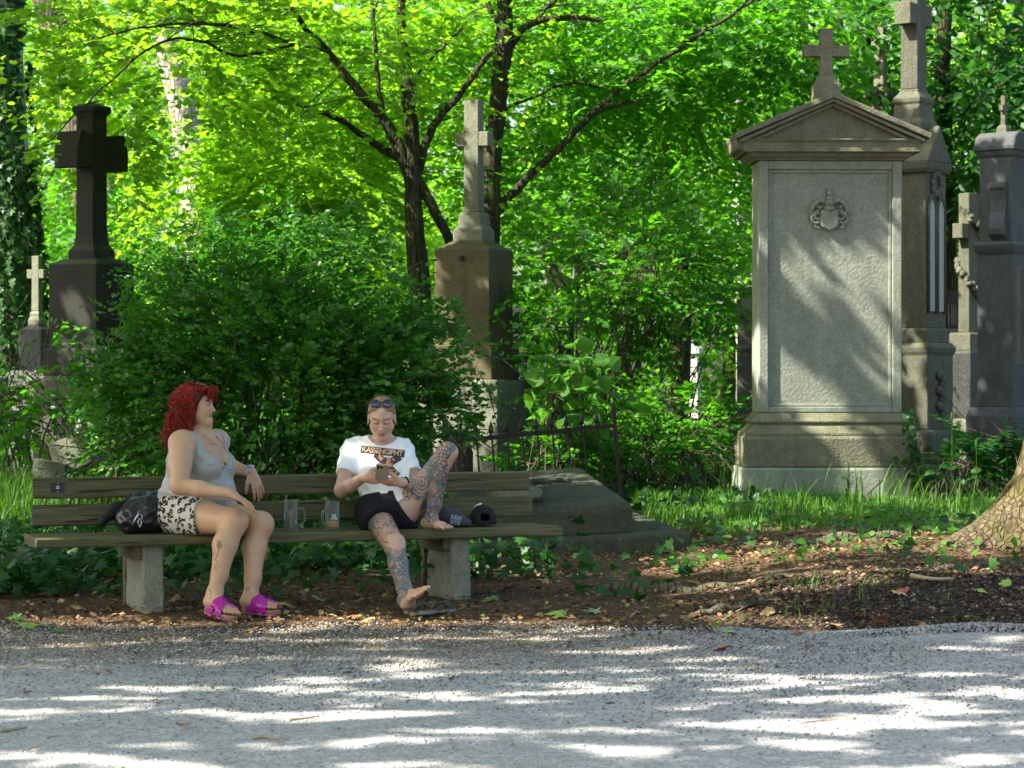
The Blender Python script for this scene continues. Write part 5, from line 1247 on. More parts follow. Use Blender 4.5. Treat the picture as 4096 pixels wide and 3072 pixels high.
def seat_pt(px, t, z=.4315):
    # point on the seat at distance t from the back whose picture column is px
    k = (px - 2048) / FPX
    s = (k * (BA[1] - t * math.cos(BROT)) - BA[0] - t * math.sin(BROT)) / (math.cos(BROT) - k * math.sin(BROT))
    return bw(s, t, z)
def mug(lab, loc, r, h, facets=0, beer=0.0, handle=None, text=None, logo=None, tall=False):
    root = thing("glass_mug", lab, "beer mug", loc)
    n = 24; m = MB(); prof_o = [(r * .97, 0), (r, .008), (r, h * .3), (r * .99, h * .7), (r * .98, h - .004), (r * .97, h)]
    prof_i = [(r * .92, h), (r * .90, h - .006), (r * .89, h * .5), (r * .88, .022), (.0001, .020)]
    m.lathe([(.0001, 0)] + prof_o + prof_i, n)
    v = np.concatenate(m.v)
    if facets:      # dimpled sides
        a = np.arctan2(v[:, 1], v[:, 0]); rr = np.hypot(v[:, 0], v[:, 1]); z = v[:, 2]
        k = (rr > r * .955) & (z > .006) & (z < h * .85); sc = np.where(k, 1 - .05 * (.5 + .5 * np.cos(a * facets)), 1); v[:, 0] *= sc; v[:, 1] *= sc
    add("glass", v, m.f, M['glass'], root, smooth=True)
    if handle is not None:
        a = handle; m = MB(); ca, sa = math.cos(a), math.sin(a)
        pts = [(r * .96, h * .70), (r + .022, h * .715), (r + .036, h * .63), (r + .038, h * .42), (r + .032, h * .30), (r + .014, h * .22), (r * .96, h * .18)]
        m.tube(smooth_path([(x * ca, x * sa, z) for x, z in pts], 5), .0065, 10); m.done("handle", M['glass'], root, smooth=True)
    if beer: m = MB(); m.lathe([(.0001, .0225), (r * .87, .0225), (r * .875, beer), (.0001, beer + .0005)], 24); m.done("beer", M['beer'], root, smooth=False)
    return root
mp = seat_pt(1163, .40); m1 = mug("tall empty glass mug with a handle and dry twigs inside, beside the red haired person", mp, .038, .172, 0, 0, handle=0.05)
m = MB(); m.box(-.011, .010, -.004, .004, .021, .118, rot=roty(.03)); m.tube([(-.02, -.012, .12), (-.002, -.012, .07), (.022, -.01, .023)], .0012, 5); m.tube([(-.018, .006, .115), (.004, .0, .06), (.018, -.004, .023)], .0012, 5); m.tube([(-.03, 0, .11), (-.024, .0, .185), (-.02, .0, .20)], .0022, 6)
m.done("twig", M['dry_twig'], m1)
def wrap_text(root, body, size, r, ang0, z0, vertical=False, mat=None, name="print", bold=False):
    v, f = text_mesh(body, size, bold=bold)
    if vertical: v = np.stack([-v[:, 1], v[:, 0], v[:, 2]], 1)
    a = ang0 + v[:, 0] / r
    return add(name, np.stack([r * np.cos(a), r * np.sin(a), z0 + v[:, 1]], 1), f, mat or M['white_print'], root)
wrap_text(m1, "Ted GuS", .022, .0386, -math.pi / 2 - 1.12, .09, True, name="print") if False else wrap_text(m1, "ebus", .021, .0386, -math.pi / 2 - 1.12, .085, True)
mp = seat_pt(1329, .42); m2 = mug("shorter dimpled glass mug half full of amber beer, beside the short haired person", mp, .0405, .158, 10, .052, handle=math.pi + .9)
wrap_text(m2, "HTB", .019, .0412, -math.pi / 2 + .30, .067, bold=True)
m = MB()
for s in (-1, 1):
    a = np.linspace(0, 2 * math.pi, 10); m.tube([(.0412 * math.cos(-math.pi / 2 + .30 + (s * .006 + .0055 * s * math.cos(t)) / .0412), .0412 * math.sin(-math.pi / 2 + .30 + (s * .006 + .0055 * s * math.cos(t)) / .0412), .087 + .0035 * math.sin(t) + .002 * math.cos(t)) for t in a], .0009, 4, False)
for zz_ in (.0795, .082): m.tube([(.0412 * math.cos(-math.pi / 2 + .30 + t / .0412), .0412 * math.sin(-math.pi / 2 + .30 + t / .0412), zz_) for t in np.linspace(-.009, .009, 6)], .0008, 4)
m.done("crown_print", M['white_print'], m2)
wrap_text(m2, "Gmünder", .0045, .0412, -math.pi / 2 + .30, .0535); 
wrap_text(m2, "Tegernsee", .0075, .0412, -math.pi / 2 + .22, .0465) if False else wrap_text(m2, "Kronenfest", .0075, .0412, -math.pi / 2 + .22, .0468) if False else None
m = MB(); m.tube([(-.006, .0, .13), (-.022, .004, .160), (-.036, .008, .172)], .0028, 8); m.done("straw", M['straw'], m2, smooth=True)

# ------------------------------------------------------------------ SDF toolkit (used for bags, caps, people)
class Field:
    def __init__(s, xs, ys, zs):
        s.x, s.y, s.z = (np.asarray(a, np.float32) for a in (xs, ys, zs)); s.d = np.full((len(xs), len(ys), len(zs)), 0.5, np.float32)
    def sub(s, lo, hi):
        sl = []
        for a, l, h in zip((s.x, s.y, s.z), lo, hi):
            i = max(0, int(np.searchsorted(a, l)) - 1); j = min(len(a), int(np.searchsorted(a, h)) + 1); sl.append(slice(i, max(i, j)))
        return tuple(sl)
    def grid(s, sl): return s.x[sl[0]][:, None, None], s.y[sl[1]][None, :, None], s.z[sl[2]][None, None, :]
def prim_d(p, X, Y, Z, infl=0.0):
    if p[0] == 'c':      # tapered capsule
        a, b, ra, rb = p[1:5]; a = np.asarray(a, np.float32); ab = np.asarray(b, np.float32) - a; L2 = float(ab @ ab) + 1e-9
        px, py, pz = X - a[0], Y - a[1], Z - a[2]
        t = np.clip((px * ab[0] + py * ab[1] + pz * ab[2]) / L2, 0, 1)
        d = np.sqrt((px - ab[0] * t) ** 2 + (py - ab[1] * t) ** 2 + (pz - ab[2] * t) ** 2) - (ra + (rb - ra) * t)
        return d - infl
    c, r, Rm = p[1:4]; px, py, pz = X - c[0], Y - c[1], Z - c[2]; r = np.asarray(r, float) + infl
    qx = (px * Rm[0][0] + py * Rm[1][0] + pz * Rm[2][0]) / r[0]; qy = (px * Rm[0][1] + py * Rm[1][1] + pz * Rm[2][1]) / r[1]; qz = (px * Rm[0][2] + py * Rm[1][2] + pz * Rm[2][2]) / r[2]
    k0 = np.sqrt(qx * qx + qy * qy + qz * qz); k1 = np.sqrt((qx / r[0]) ** 2 + (qy / r[1]) ** 2 + (qz / r[2]) ** 2)
    return k0 * (k0 - 1.0) / (k1 + 1e-9)
def prim_box(p, m):
    if p[0] == 'c':
        a, b = np.asarray(p[1]), np.asarray(p[2]); r = max(p[3], p[4]) + m; return np.minimum(a, b) - r, np.maximum(a, b) + r
    r = max(p[2]) + m; return np.asarray(p[1]) - r, np.asarray(p[1]) + r
def C(a, b, ra, rb, k=.02): return ('c', np.asarray(a, float), np.asarray(b, float), ra, rb, k)
def E(c, r, Rm=None, k=.03): return ('e', np.asarray(c, float), r, np.eye(3) if Rm is None else Rm, k)
def fill(F, prims, infl=0.0, sub=False, kmul=1.0):
    for p in prims:
        k = p[-1] * kmul; lo, hi = prim_box(p, .05 + k + infl); sl = F.sub(lo, hi)
        if any(q.stop <= q.start for q in sl): continue
        X, Y, Z = F.grid(sl); b = prim_d(p, X, Y, Z, infl); a = F.d[sl]
        if sub:
            b = -b; h = np.clip(.5 - .5 * (b - a) / k, 0, 1); F.d[sl] = a * h + b * (1 - h) + k * h * (1 - h)
        else:
            h = np.clip(.5 + .5 * (b - a) / k, 0, 1); F.d[sl] = b * (1 - h) * 0 + (b * h * 0) + (a * (1 - h) + b * h - k * h * (1 - h)) if False else a + (b - a) * np.clip(.5 + .5 * (a - b) / k, 0, 1) - k * np.clip(.5 + .5 * (a - b) / k, 0, 1) * (1 - np.clip(.5 + .5 * (a - b) / k, 0, 1))
    return F
def surface(F):
    """naive surface nets on a rectilinear grid"""
    d = F.d; ins = d < 0; nx, ny, nz = d.shape
    c = np.zeros((nx - 1, ny - 1, nz - 1), np.uint8)
    for i in (0, 1):
        for j in (0, 1):
            for k in (0, 1): c += ins[i:nx - 1 + i, j:ny - 1 + j, k:nz - 1 + k]
    act = np.argwhere((c > 0) & (c < 8)); idx = np.full(c.shape, -1, np.int32); idx[tuple(act.T)] = np.arange(len(act))
    acc = np.zeros((len(act), 3)); cnt = np.zeros(len(act)); ax = (F.x, F.y, F.z)
    co = [(i, j, k) for i in (0, 1) for j in (0, 1) for k in (0, 1)]
    for A in co:
        for axis in range(3):
            if A[axis]: continue
            B = list(A); B[axis] = 1
            ia = act + A; ib = act + B; da = d[tuple(ia.T)]; db = d[tuple(ib.T)]; m_ = (da < 0) != (db < 0)
            t = (da / (da - db + 1e-12))[m_]
            pa = np.stack([ax[q][ia[m_, q]] for q in range(3)], 1).astype(float); pb = np.stack([ax[q][ib[m_, q]] for q in range(3)], 1).astype(float)
            acc[m_] += pa + (pb - pa) * t[:, None]; cnt[m_] += 1
    V = acc / np.maximum(cnt, 1)[:, None]; faces = []
    for axis in range(3):
        s0 = [slice(1, -1)] * 3; s0[axis] = slice(0, -1); s1 = list(s0); s1[axis] = slice(1, None)
        a = ins[tuple(s0)]; b = ins[tuple(s1)]
        for cond, flip in ((a & ~b, False), (~a & b, True)):
            e = np.argwhere(cond)
            if not len(e): continue
            off = np.array([1, 1, 1]); off[axis] = 0; e = e + off
            u_, v_ = [(1, 2), (2, 0), (0, 1)][axis]; du = np.zeros(3, int); du[u_] = 1; dv = np.zeros(3, int); dv[v_] = 1
            q = [idx[tuple((e - du - dv).T)], idx[tuple((e - dv).T)], idx[tuple(e.T)], idx[tuple((e - du).T)]]
            q = np.stack(q, 1); faces.append(q[:, ::-1] if flip else q)
    return V, np.concatenate(faces)
def relax(V, F_, it=1, lam=.5):
    n = len(V); e = np.concatenate([F_[:, [0, 1]], F_[:, [1, 2]], F_[:, [2, 3]], F_[:, [3, 0]]])
    for _ in range(it):
        s = np.zeros_like(V); c = np.zeros(n)
        for q in range(3): s[:, q] = np.bincount(e[:, 0], V[e[:, 1], q], n) + np.bincount(e[:, 1], V[e[:, 0], q], n)
        c = np.bincount(e[:, 0], minlength=n) + np.bincount(e[:, 1], minlength=n)
        V = V + lam * (s / np.maximum(c, 1)[:, None] - V)
    return V
def axes_for(lo, hi, step, fine=(), fstep=.003):
    out = []
    for q in range(3):
        seg = sorted([(f[0][q], f[1][q]) for f in fine]); x = lo[q]; a = [x]
        while x < hi[q]:
            s = fstep if any(l - 1e-6 <= x <= h for l, h in seg) else step
            x += s; a.append(x)
        out.append(np.array(a))
    return out
def blob(prims, step, post=None, it=1):
    lo = np.min([prim_box(p, .02)[0] for p in prims], 0); hi = np.max([prim_box(p, .02)[1] for p in prims], 0)
    F = Field(*axes_for(lo, hi, step)); fill(F, prims)
    if post is not None: X, Y, Z = np.meshgrid(F.x, F.y, F.z, indexing='ij'); F.d = post(F.d, X, Y, Z).astype(np.float32)
    V, Q = surface(F); return relax(V, Q, it), Q

# ------------------------------------------------------------------ bag, caps
M['leather'] = simple("black_leather", (.012, .012, .014), .32, .5, bscale=60, bstr=.25)
M['jacket'] = simple("black_cloth", (.010, .010, .012), .75, .3, bscale=40, bstr=.3)
bc = seat_pt(560, .26); broot = bc.copy()
BG = thing("leather_bag", "slouched black leather bag under a jacket, left of the red haired person", "bag", broot)
bx_ = np.array([math.cos(BROT), math.sin(BROT), 0]); by_ = np.array([math.sin(BROT), -math.cos(BROT), 0]); bz_ = np.array([0, 0, 1.0])
BR = np.stack([bx_, by_, bz_], 1)
bl = lambda a, b, c: bc + bx_ * a + by_ * b + bz_ * c
def folds(d, X, Y, Z):
    q = fbm((X * 7 + Z * 6), (Y * 8 - Z * 4), Z * 9 - X * 5, 61, 3); return d + (np.abs(q - .5) - .10) * .085
v, q = blob([E(bl(.03, .02, .105), (.135, .11, .10), BR, .03), E(bl(-.06, .02, .075), (.075, .10, .075), BR, .03), E(bl(.08, .0, .165), (.06, .06, .055), BR, .03), E(bl(.02, -.03, .185), (.055, .04, .045), BR, .02), E(bl(.10, 0, .06), (.09, .11, .06), BR, .03)], .0055,
            lambda d, X, Y, Z: np.maximum(folds(d, X, Y, Z), .433 - Z))
add("bag", v, q, M['leather'], BG, smooth=True, org=broot)
v, q = blob([C(bl(.02, -.06, .20), bl(-.10, -.05, .14), .028, .030, .02), C(bl(-.10, -.05, .14), bl(-.20, -.02, .07), .030, .026, .02), C(bl(.02, -.06, .20), bl(.08, -.05, .225), .028, .012, .02), C(bl(.08, -.07, .21), bl(.13, -.06, .12), .02, .03, .03)], .006,
            lambda d, X, Y, Z: folds(d, X, Y, Z))
add("jacket", v, q, M['jacket'], BG, smooth=True, org=broot)
m = MB()
a = np.linspace(0, 2 * math.pi, 14); cpt = bl(-.03, .135, .095)
m.tube([cpt + bx_ * .013 * math.cos(t) + bz_ * .013 * math.sin(t) for t in a], .0022, 5, False)
cp2 = cpt - bz_ * .03; m.tube([cp2 + bx_ * .009 * math.cos(t) + bz_ * .019 * math.sin(t) for t in a], .0022, 5, False); m.ell(cp2 - bz_ * .022, (.005, .005, .006), 7, 5)
m.tube([bl(-.035, .13, .125), bl(-.05, .132, .09), bl(-.07, .13, .05)], .004, 5)
m.done("clasp", M['steel'], BG, smooth=True, org=broot)

M['cap_black'] = simple("black_mesh_cap", (.015, .014, .014), .8, .2, bscale=400, bstr=.4)
M['cap_grey'] = simple("grey_print_cap", (.05, .053, .055), .85, .2, nscale=25, namp=.6)
M['cap_patch'] = simple("cap_patch", (.24, .26, .31), .85, .2, nscale=18, namp=.3)
M['cap_ink'] = simple("cap_ink", (.012, .010, .010), .8)
def cap(lab, c, hx, hy, hz, rz, mat, brim_dir, white_front=False):
    root = thing("baseball_cap", lab, "cap", c, rz)
    n, k = 28, 9; V = []
    for j in range(k):
        t = j / (k - 1) * math.pi / 2
        for i in range(n):
            a = 2 * math.pi * i / n; e = 1 - .02 * (abs(math.sin(3 * a)) < .12)
            V.append((hx * math.cos(a) * math.cos(t) ** .8 * e, hy * math.sin(a) * math.cos(t) ** .8 * e, .012 + hz * math.sin(t)))
    f = [(j * n + i, j * n + (i + 1) % n, (j + 1) * n + (i + 1) % n, (j + 1) * n + i) for j in range(k - 1) for i in range(n)]
    # back opening above the strap (towards -y)
    f = [q for q in f if not (int(q[0]) // n in (1, 2) and 20 <= int(q[0]) % n <= 22 and white_front)]
    o = add("crown", V, f, mat, root, smooth=True); sm = o.modifiers.new("thick", 'SOLIDIFY'); sm.thickness = .003
    m = MB(); m.ell((0, 0, .012 + hz), (.007, .007, .004), 8, 5); m.done("button", mat, root)
    return root
c2 = seat_pt(1930, .30)
CB = cap("black mesh back cap with a pale front, right of the bare foot on the bench", c2, .080, .088, .108, 0.1, M['cap_black'], 0, True)
m = MB(); pts = [(.081 * math.cos(a) * math.cos(t), .089 * math.sin(a) * math.cos(t), .013 + .109 * math.sin(t)) for a in (2.55,) for t in np.linspace(.25, 1.5, 9)]
m.tube(pts, .008, 6); m.done("front_panel", M['white_print'], CB, smooth=True)
V = []; n = 12
for i in range(n + 1):
    a = math.radians(35 + 110 * i / n); V += [(.079 * math.cos(a), .086 * math.sin(a), .012), (.084 * math.cos(a) + 0, .086 * math.sin(a) + .075 * math.sin((a - .6) / (2.53 - .6) * 3.14) ** .6 if .6 < a < 2.53 else .088 * math.sin(a), .006)]
o = add("brim", V, [(2 * i, 2 * i + 1, 2 * i + 3, 2 * i + 2) for i in range(n)], M['cap_black'], CB, smooth=True); o.modifiers.new("thick", 'SOLIDIFY').thickness = .003
c1_ = seat_pt(1808, .31)
v, q = blob([E(c1_ + [0, 0, .045], (.088, .075, .058), rotz(.1) @ roty(.25), .02), E(c1_ + [-.035, .01, .07], (.05, .06, .04), None, .02), E(c1_ + [.06, -.01, .025], (.05, .06, .024), None, .02)], .0055, lambda d, X, Y, Z: np.maximum(d + (np.abs(fbm(X * 16, Y * 16, Z * 16, 9) - .5)) * .02 - .003, .4325 - Z))
CG = thing("baseball_cap", "crumpled grey cap with a lettered patch, behind the bare foot on the bench", "cap", c1_)
o = add("crown", v, q, M['cap_grey'], CG, smooth=True, org=c1_)
bvh1 = BVHTree.FromPolygons([tuple(p) for p in v], [tuple(int(i) for i in p) for p in q])
def project(bvh, pts, direction, lift):
    """drop points along direction on to a surface, lifted by lift; pts (n,3) start in front"""
    out = []; ok = []
    for p in pts:
        h = bvh.ray_cast(Vector(p), Vector(direction))
        if h[0] is None: out.append(p); ok.append(False)
        else: out.append(np.array(h[0]) - np.asarray(direction) * lift); ok.append(True)
    return np.array(out), np.array(ok)
def decal(name, bvh, center, right, up, w, h, direction, lift, mat, parent, org, n=(14, 8), poly=None, start=.4):
    nx, ny = n; us = np.linspace(-w / 2, w / 2, nx + 1); vs_ = np.linspace(-h / 2, h / 2, ny + 1)
    pts = [np.asarray(center) + right * a + up * b - np.asarray(direction) * start for b in vs_ for a in us]
    p, ok = project(bvh, pts, direction, lift)
    f = []
    for j in range(ny):
        for i in range(nx):
            qd = (j * (nx + 1) + i, j * (nx + 1) + i + 1, (j + 1) * (nx + 1) + i + 1, (j + 1) * (nx + 1) + i)
            if all(ok[k] for k in qd) and (poly is None or poly((us[i] + us[i + 1]) / 2, (vs_[j] + vs_[j + 1]) / 2)): f.append(qd)
    return add(name, p, f, mat, parent, org=org, smooth=True)
def decal_text(name, bvh, body, size, center, right, up, direction, lift, mat, parent, org, bold=True, start=.4, space=1.0):
    v, f = text_mesh(body, size, bold=bold, space=space)
    pts = [np.asarray(center) + right * a[0] + up * a[1] - np.asarray(direction) * start for a in v]
    p, ok = project(bvh, pts, direction, lift); f = [q for q in f if all(ok[i] for i in q)]
    return add(name, p, f, mat, parent, org=org)
rt = unit(np.array([1, .1, -.20])); upv = unit(np.array([.2, 0, 1.0])); dr = np.array([0, 1.0, 0])
pc = c1_ + np.array([.022, 0, .042])
decal("patch", bvh1, pc, rt, upv, .058, .052, dr, .0015, M['cap_patch'], CG, c1_)
for body, dy in (("ILL NZ", .019), ("ALONZ", .001), ("EVE", -.017)): decal_text("lettering", bvh1, body, .0155, pc + upv * dy, rt, upv, dr, .003, M['cap_ink'], CG, c1_)
# ------------------------------------------------------------------ people
def skin_mat(name, tone, ink=False):
    t = NT(name); at = t.n("ShaderNodeAttribute"); at.attribute_name = "col"; v = t.coord()
    c = t.mix(0.0, at.outputs["Color"], at.outputs["Color"])
    c = t.mix(t.math('MULTIPLY', t.ramp(t.noise(v, 28, 5, .65), [(.35, 0.0), (.7, 1.0)]), .30), c, (tone[0] * .80, tone[1] * .58, tone[2] * .50)); c = t.mix(t.math('MULTIPLY', t.ramp(t.noise(v, 160, 2, .5), [(.62, 0.0), (.7, 1.0)]), .35), c, (tone[0] * .62, tone[1] * .42, tone[2] * .34))
    if ink:
        a2 = t.n("ShaderNodeAttribute"); a2.attribute_name = "ink"; sp = t.n("ShaderNodeSeparateColor"); t.l(a2.outputs["Color"], sp.inputs[0])
        vo = t.n("ShaderNodeTexVoronoi"); vo.feature = 'DISTANCE_TO_EDGE'; vo.inputs["Scale"].default_value = 48; t.l(v, vo.inputs["Vector"])
        vo2 = t.n("ShaderNodeTexVoronoi"); vo2.feature = 'DISTANCE_TO_EDGE'; vo2.inputs["Scale"].default_value = 85; t.l(v, vo2.inputs["Vector"])
        ln = t.ramp(vo.outputs["Distance"], [(.06, 1.0), (.15, 0.0)]); ln2 = t.ramp(vo2.outputs["Distance"], [(.06, 1.0), (.2, 0.0)])
        wv = t.n("ShaderNodeTexWave"); wv.wave_type = 'RINGS'; wv.inputs["Scale"].default_value = 17; wv.inputs["Distortion"].default_value = 6; wv.inputs["Detail"].default_value = 2; wv.inputs["Detail Scale"].default_value = 3; t.l(v, wv.inputs["Vector"])
        c = t.mix(t.math('MULTIPLY', sp.outputs[0], t.math('MULTIPLY', ln, 1.0)), c, (.030, .042, .058))
        fl = t.math('MAXIMUM', t.math('MULTIPLY', ln2, .7), t.ramp(wv.outputs[0], [(.45, 0.0), (.6, .8)]))
        c = t.mix(t.math('MULTIPLY', sp.outputs[1], t.math('MULTIPLY', fl, .9)), c, (.045, .06, .07))
        c = t.mix(t.math('MULTIPLY', sp.outputs[1], .42), c, (.10, .145, .165))
        c = t.mix(t.math('MULTIPLY', sp.outputs[2], .85), c, (.03, .11, .13))
    b = t.bsdf(c, .48, t.bump(t.noise(v, 220, 3, .6), .12, .002), .35)
    b.inputs["Subsurface Weight"].default_value = .12; b.inputs["Subsurface Radius"].default_value = (.012, .005, .003); b.inputs["Subsurface Scale"].default_value = .6
    return t.fin(b)
def hand(wrist, d, n, side, k=.93, curl=(.35, .4, .3), spread=.06, rad=1.0, thumb=(.75, .25), palm_r=(.040, .016)):
    """palm, four bent fingers of unequal length and a thumb from the side of the palm; d = wrist->knuckles, n = palm side"""
    d = unit(np.asarray(d, float)); n = unit(n - d * np.dot(n, d)); w_ = np.cross(d, n) * side     # thumb side
    PR = []; tips = []
    Rm = np.stack([d, w_, n], 1); pc = wrist + d * .048 * k
    PR.append(E(pc, (.052 * k, palm_r[0] * k, palm_r[1] * k), Rm, .012)); PR.append(C(wrist - d * .015, wrist + d * .03 * k, .022 * k, .022 * k, .015))
    for q, (off, L0, r0) in enumerate(((.030, .074, .0095), (.010, .082, .0098), (-.010, .076, .0092), (-.029, .060, .0082))):
        base = wrist + d * .088 * k * (1 - .06 * abs(q - 1)) + w_ * off * k; dd = unit(d + w_ * (off / .03) * spread); a = 0; p = base - dd * .02 * k
        PR.append(C(p, base, r0 * k * rad * 1.1, r0 * k * rad * 1.08, .006)); p = base
        cu = curl[q] if np.ndim(curl[0]) else curl
        for j, fr in enumerate((.46, .30, .24)):
            a += cu[j]; dr_ = dd * math.cos(a) + n * math.sin(a); e = p + dr_ * L0 * fr * k * 1.0
            PR.append(C(p, e, r0 * k * rad * (1 - .09 * j), r0 * k * rad * (.93 - .09 * j), .0035)); p = e
        tips.append((p, dr_, r0 * k * rad * .75, -dd * math.sin(a) + n * math.cos(a)))
    b = wrist + d * .022 * k + w_ * .022 * k; t1 = unit(d * thumb[0] + w_ * .75 + n * thumb[1]); e1 = b + t1 * .042 * k; t2 = unit(d * 1.0 + w_ * .25 + n * (thumb[1] + .2)); e2 = e1 + t2 * .033 * k; e3 = e2 + unit(t2 + n * .2) * .024 * k
    PR += [C(b, e1, .015 * k, .0115 * k, .01), C(e1, e2, .0112 * k, .010 * k, .004), C(e2, e3, .0102 * k, .0075 * k, .004)]
    tips.append((e3, unit(t2), .0075 * k, n)); return PR, tips
def foot(ankle, heel, toe, width, up, inner, k=1.0, spread=0.0):
    """heel, arch, ball and five toes; inner = direction of the big toe side"""
    heel = np.asarray(heel, float); toe = np.asarray(toe, float); d = unit(toe - heel); L_ = np.linalg.norm(toe - heel); inner = unit(inner - d * np.dot(inner, d)); up = unit(up - d * np.dot(up, d)); up = unit(up - inner * np.dot(up, inner))
    h = heel + up * .028 * k; ball = heel + d * L_ * .70 + up * .018 * k
    PR = [E(h + d * .02, (.036 * k, .030 * k, .030 * k), np.stack([d, inner, up], 1), .02), C(ankle, h + d * .018, .037 * k, .030 * k, .025),
          C(ankle + d * .01, heel + d * L_ * .45 + up * .034 * k + inner * .008, .034 * k, .025 * k, .03), C(h, ball - inner * .014, .024 * k, .020 * k, .02),
          C(heel + d * L_ * .42 + up * .036 * k + inner * .01, ball + inner * .016, .024 * k, .020 * k, .02), C(ball + inner * width * .36, ball - inner * width * .36 - d * .02, .019 * k, .016 * k, .02),
          E(ankle + inner * .034 * k + d * .004, (.014, .012, .014), None, .012), E(ankle - inner * .034 * k - up * .006, (.014, .012, .014), None, .012)]
    tips = []
    for q, (o, l, r) in enumerate(((.40, .30, .0135), (.17, .31, .0092), (-.03, .285, .0088), (-.22, .25, .0084), (-.40, .205, .0082))):
        b = heel + d * L_ * (.70 - .03 * q * .5) + inner * width * o + up * .016 * k; e = heel + d * L_ * (.70 + l) + inner * width * (o * 1.02 + spread * o) + up * .009 * k; mth = (b + e) / 2 + up * .006 * k
        PR += [C(b, mth, r * k, r * k, .006), C(mth, e, r * k * .95, r * k * .9, .003)]; tips.append((e + up * r * k * .5, d, r * k * .8, up))
    return PR, tips
def head_prims(c, f, l, u, s, jaw=1.0, cheek=0.0):
    Rm = np.stack([f, l, u], 1); H = lambda a, b, z: c + (f * a + l * b + u * z) * s; e = lambda a, b, z, r, k=.02: E(H(a, b, z), tuple(q * s for q in r), Rm, k * s); k_ = lambda p, q, r0, r1, k=.012: C(H(*p), H(*q), r0 * s, r1 * s, k * s)
    A = [e(-.012, 0, .035, (.098, .077, .086)), e(.032, 0, -.03, (.062, .060 * jaw, .082), .03), e(.064, 0, -.098, (.022, .024 * jaw, .019), .025)]
    for q in (-1, 1):
        A += [k_((-.005, q * .056 * jaw, -.055), (.060, q * .016, -.100), .019, .018, .03), e(.060, q * .038, -.022, (.024 + cheek * .008, .022 + cheek * .01, .026), .025), k_((.084, q * .012, .034), (.070, q * .045, .034), .0085, .010, .015),
              k_((.088, q * .006, -.060), (.080, q * .020, -.062), .0062, .004, .006), k_((.086, q * .005, -.070), (.078, q * .017, -.068), .0072, .004, .006), e(.099, q * .011, -.030, (.010, .0075, .0075), .006),
              e(-.008, q * .078, -.002, (.017, .008, .030), .006), e(.004, q * .079, -.022, (.007, .006, .010), .005)]
    A += [k_((.086, 0, .020), (.110, 0, -.022), .0085, .0115, .012), e(.112, 0, -.026, (.011, .0105, .0095), .008), e(.086, 0, -.046, (.010, .012, .014), .012), k_((.074, 0, .045), (.068, 0, .070), .022, .022, .03)]
    if cheek: A += [e(.045, 0, -.105, (.045, .045, .022), .03)] + [e(.035, q * .05, -.06, (.035, .024, .035), .03) for q in (-1, 1)]
    S_ = [e(.094, q * .033, .012, (.018, .019, .0115), .014) for q in (-1, 1)]
    lids = [e(.0745, q * .032, .010, (.0155, .0165, .0125), .004) for q in (-1, 1)]
    return A, S_, lids, H
def face_color(V, col, c, f, l, u, s, brow, lash, lip, closed, skin):
    q = (V - c) / s; a, b, z = q @ f, q @ l, q @ u; ab = np.abs(b); fr = a > .05
    def put(mask, c_, w_=1.0): col[mask] = col[mask] * (1 - w_) + np.array(c_) * w_
    put(fr & (np.abs(z + .02 - (ab - .045) * .2) < .022) & (ab > .022) & (ab < .06), (skin[0] * 1.0, skin[1] * .78, skin[2] * .72), .45)
    put((a > .1) & (z < -.012) & (z > -.04), (skin[0], skin[1] * .78, skin[2] * .72), .5)
    put(fr & (np.abs(z - (.036 + (ab - .02) * .10 - ((ab - .035) / .03) ** 2 * .004)) < .0055) & (ab > .013) & (ab < .055), brow, .8)
    put(fr & (a > .06) & (np.abs(z + .060) < .0058) & (ab < .021 - (z + .060) * .2), lip, .75); put(fr & (a > .06) & (np.abs(z + .071) < .0065) & (ab < .018), lip, .75)
    put(fr & (a > .06) & (np.abs(z + .0648) < .0026) & (ab < .021), tuple(x * .25 for x in lip), .85)
    put((a > .08) & (np.abs(z + .036) < .004) & (ab > .004) & (ab < .012), (.10, .03, .02), .6)
    e0 = .0035 if closed else .010
    if closed: put(fr & (a > .06) & (np.abs(z - (.004 + ((ab - .032) / .016) ** 2 * .003)) < .0042) & (np.abs(ab - .032) < .017), lash, .9)
    else:
        put(fr & (a > .06) & (np.abs(ab - .032) < .0155) & (np.abs(z - .010) < .0065 * (1 - ((ab - .032) / .019) ** 2)), (.55, .50, .46), .9)
        put(fr & (a > .06) & (((ab - .034) / .0062) ** 2 + ((z - .010) / .0062) ** 2 < 1), (.05, .045, .03), 1.0)
        put(fr & (a > .06) & (np.abs(z - (.0165 - ((ab - .032) / .016) ** 2 * .005)) < .0028) & (np.abs(ab - .032) < .018), lash, .95)
    return col
def seg_t(V, a, b):
    ab = np.asarray(b) - a; t = ((V - a) @ ab) / (ab @ ab); d = np.linalg.norm(V - (a + np.clip(t, 0, 1)[:, None] * ab), axis=1); return t, d
def nails(name, tips, mat, parent, org, L_=.008, tip_up=-1):
    m = MB()
    for (p, d, r, n) in tips: 
        m.ell(p + d * (L_ * .55) - n * r * .45, (L_, r * .75, r * .35), 8, 5, rot=np.stack([d, unit(np.cross(n, d)), unit(n - d * np.dot(n, d))], 1))
    return m.done(name, mat, parent, smooth=True, org=org)

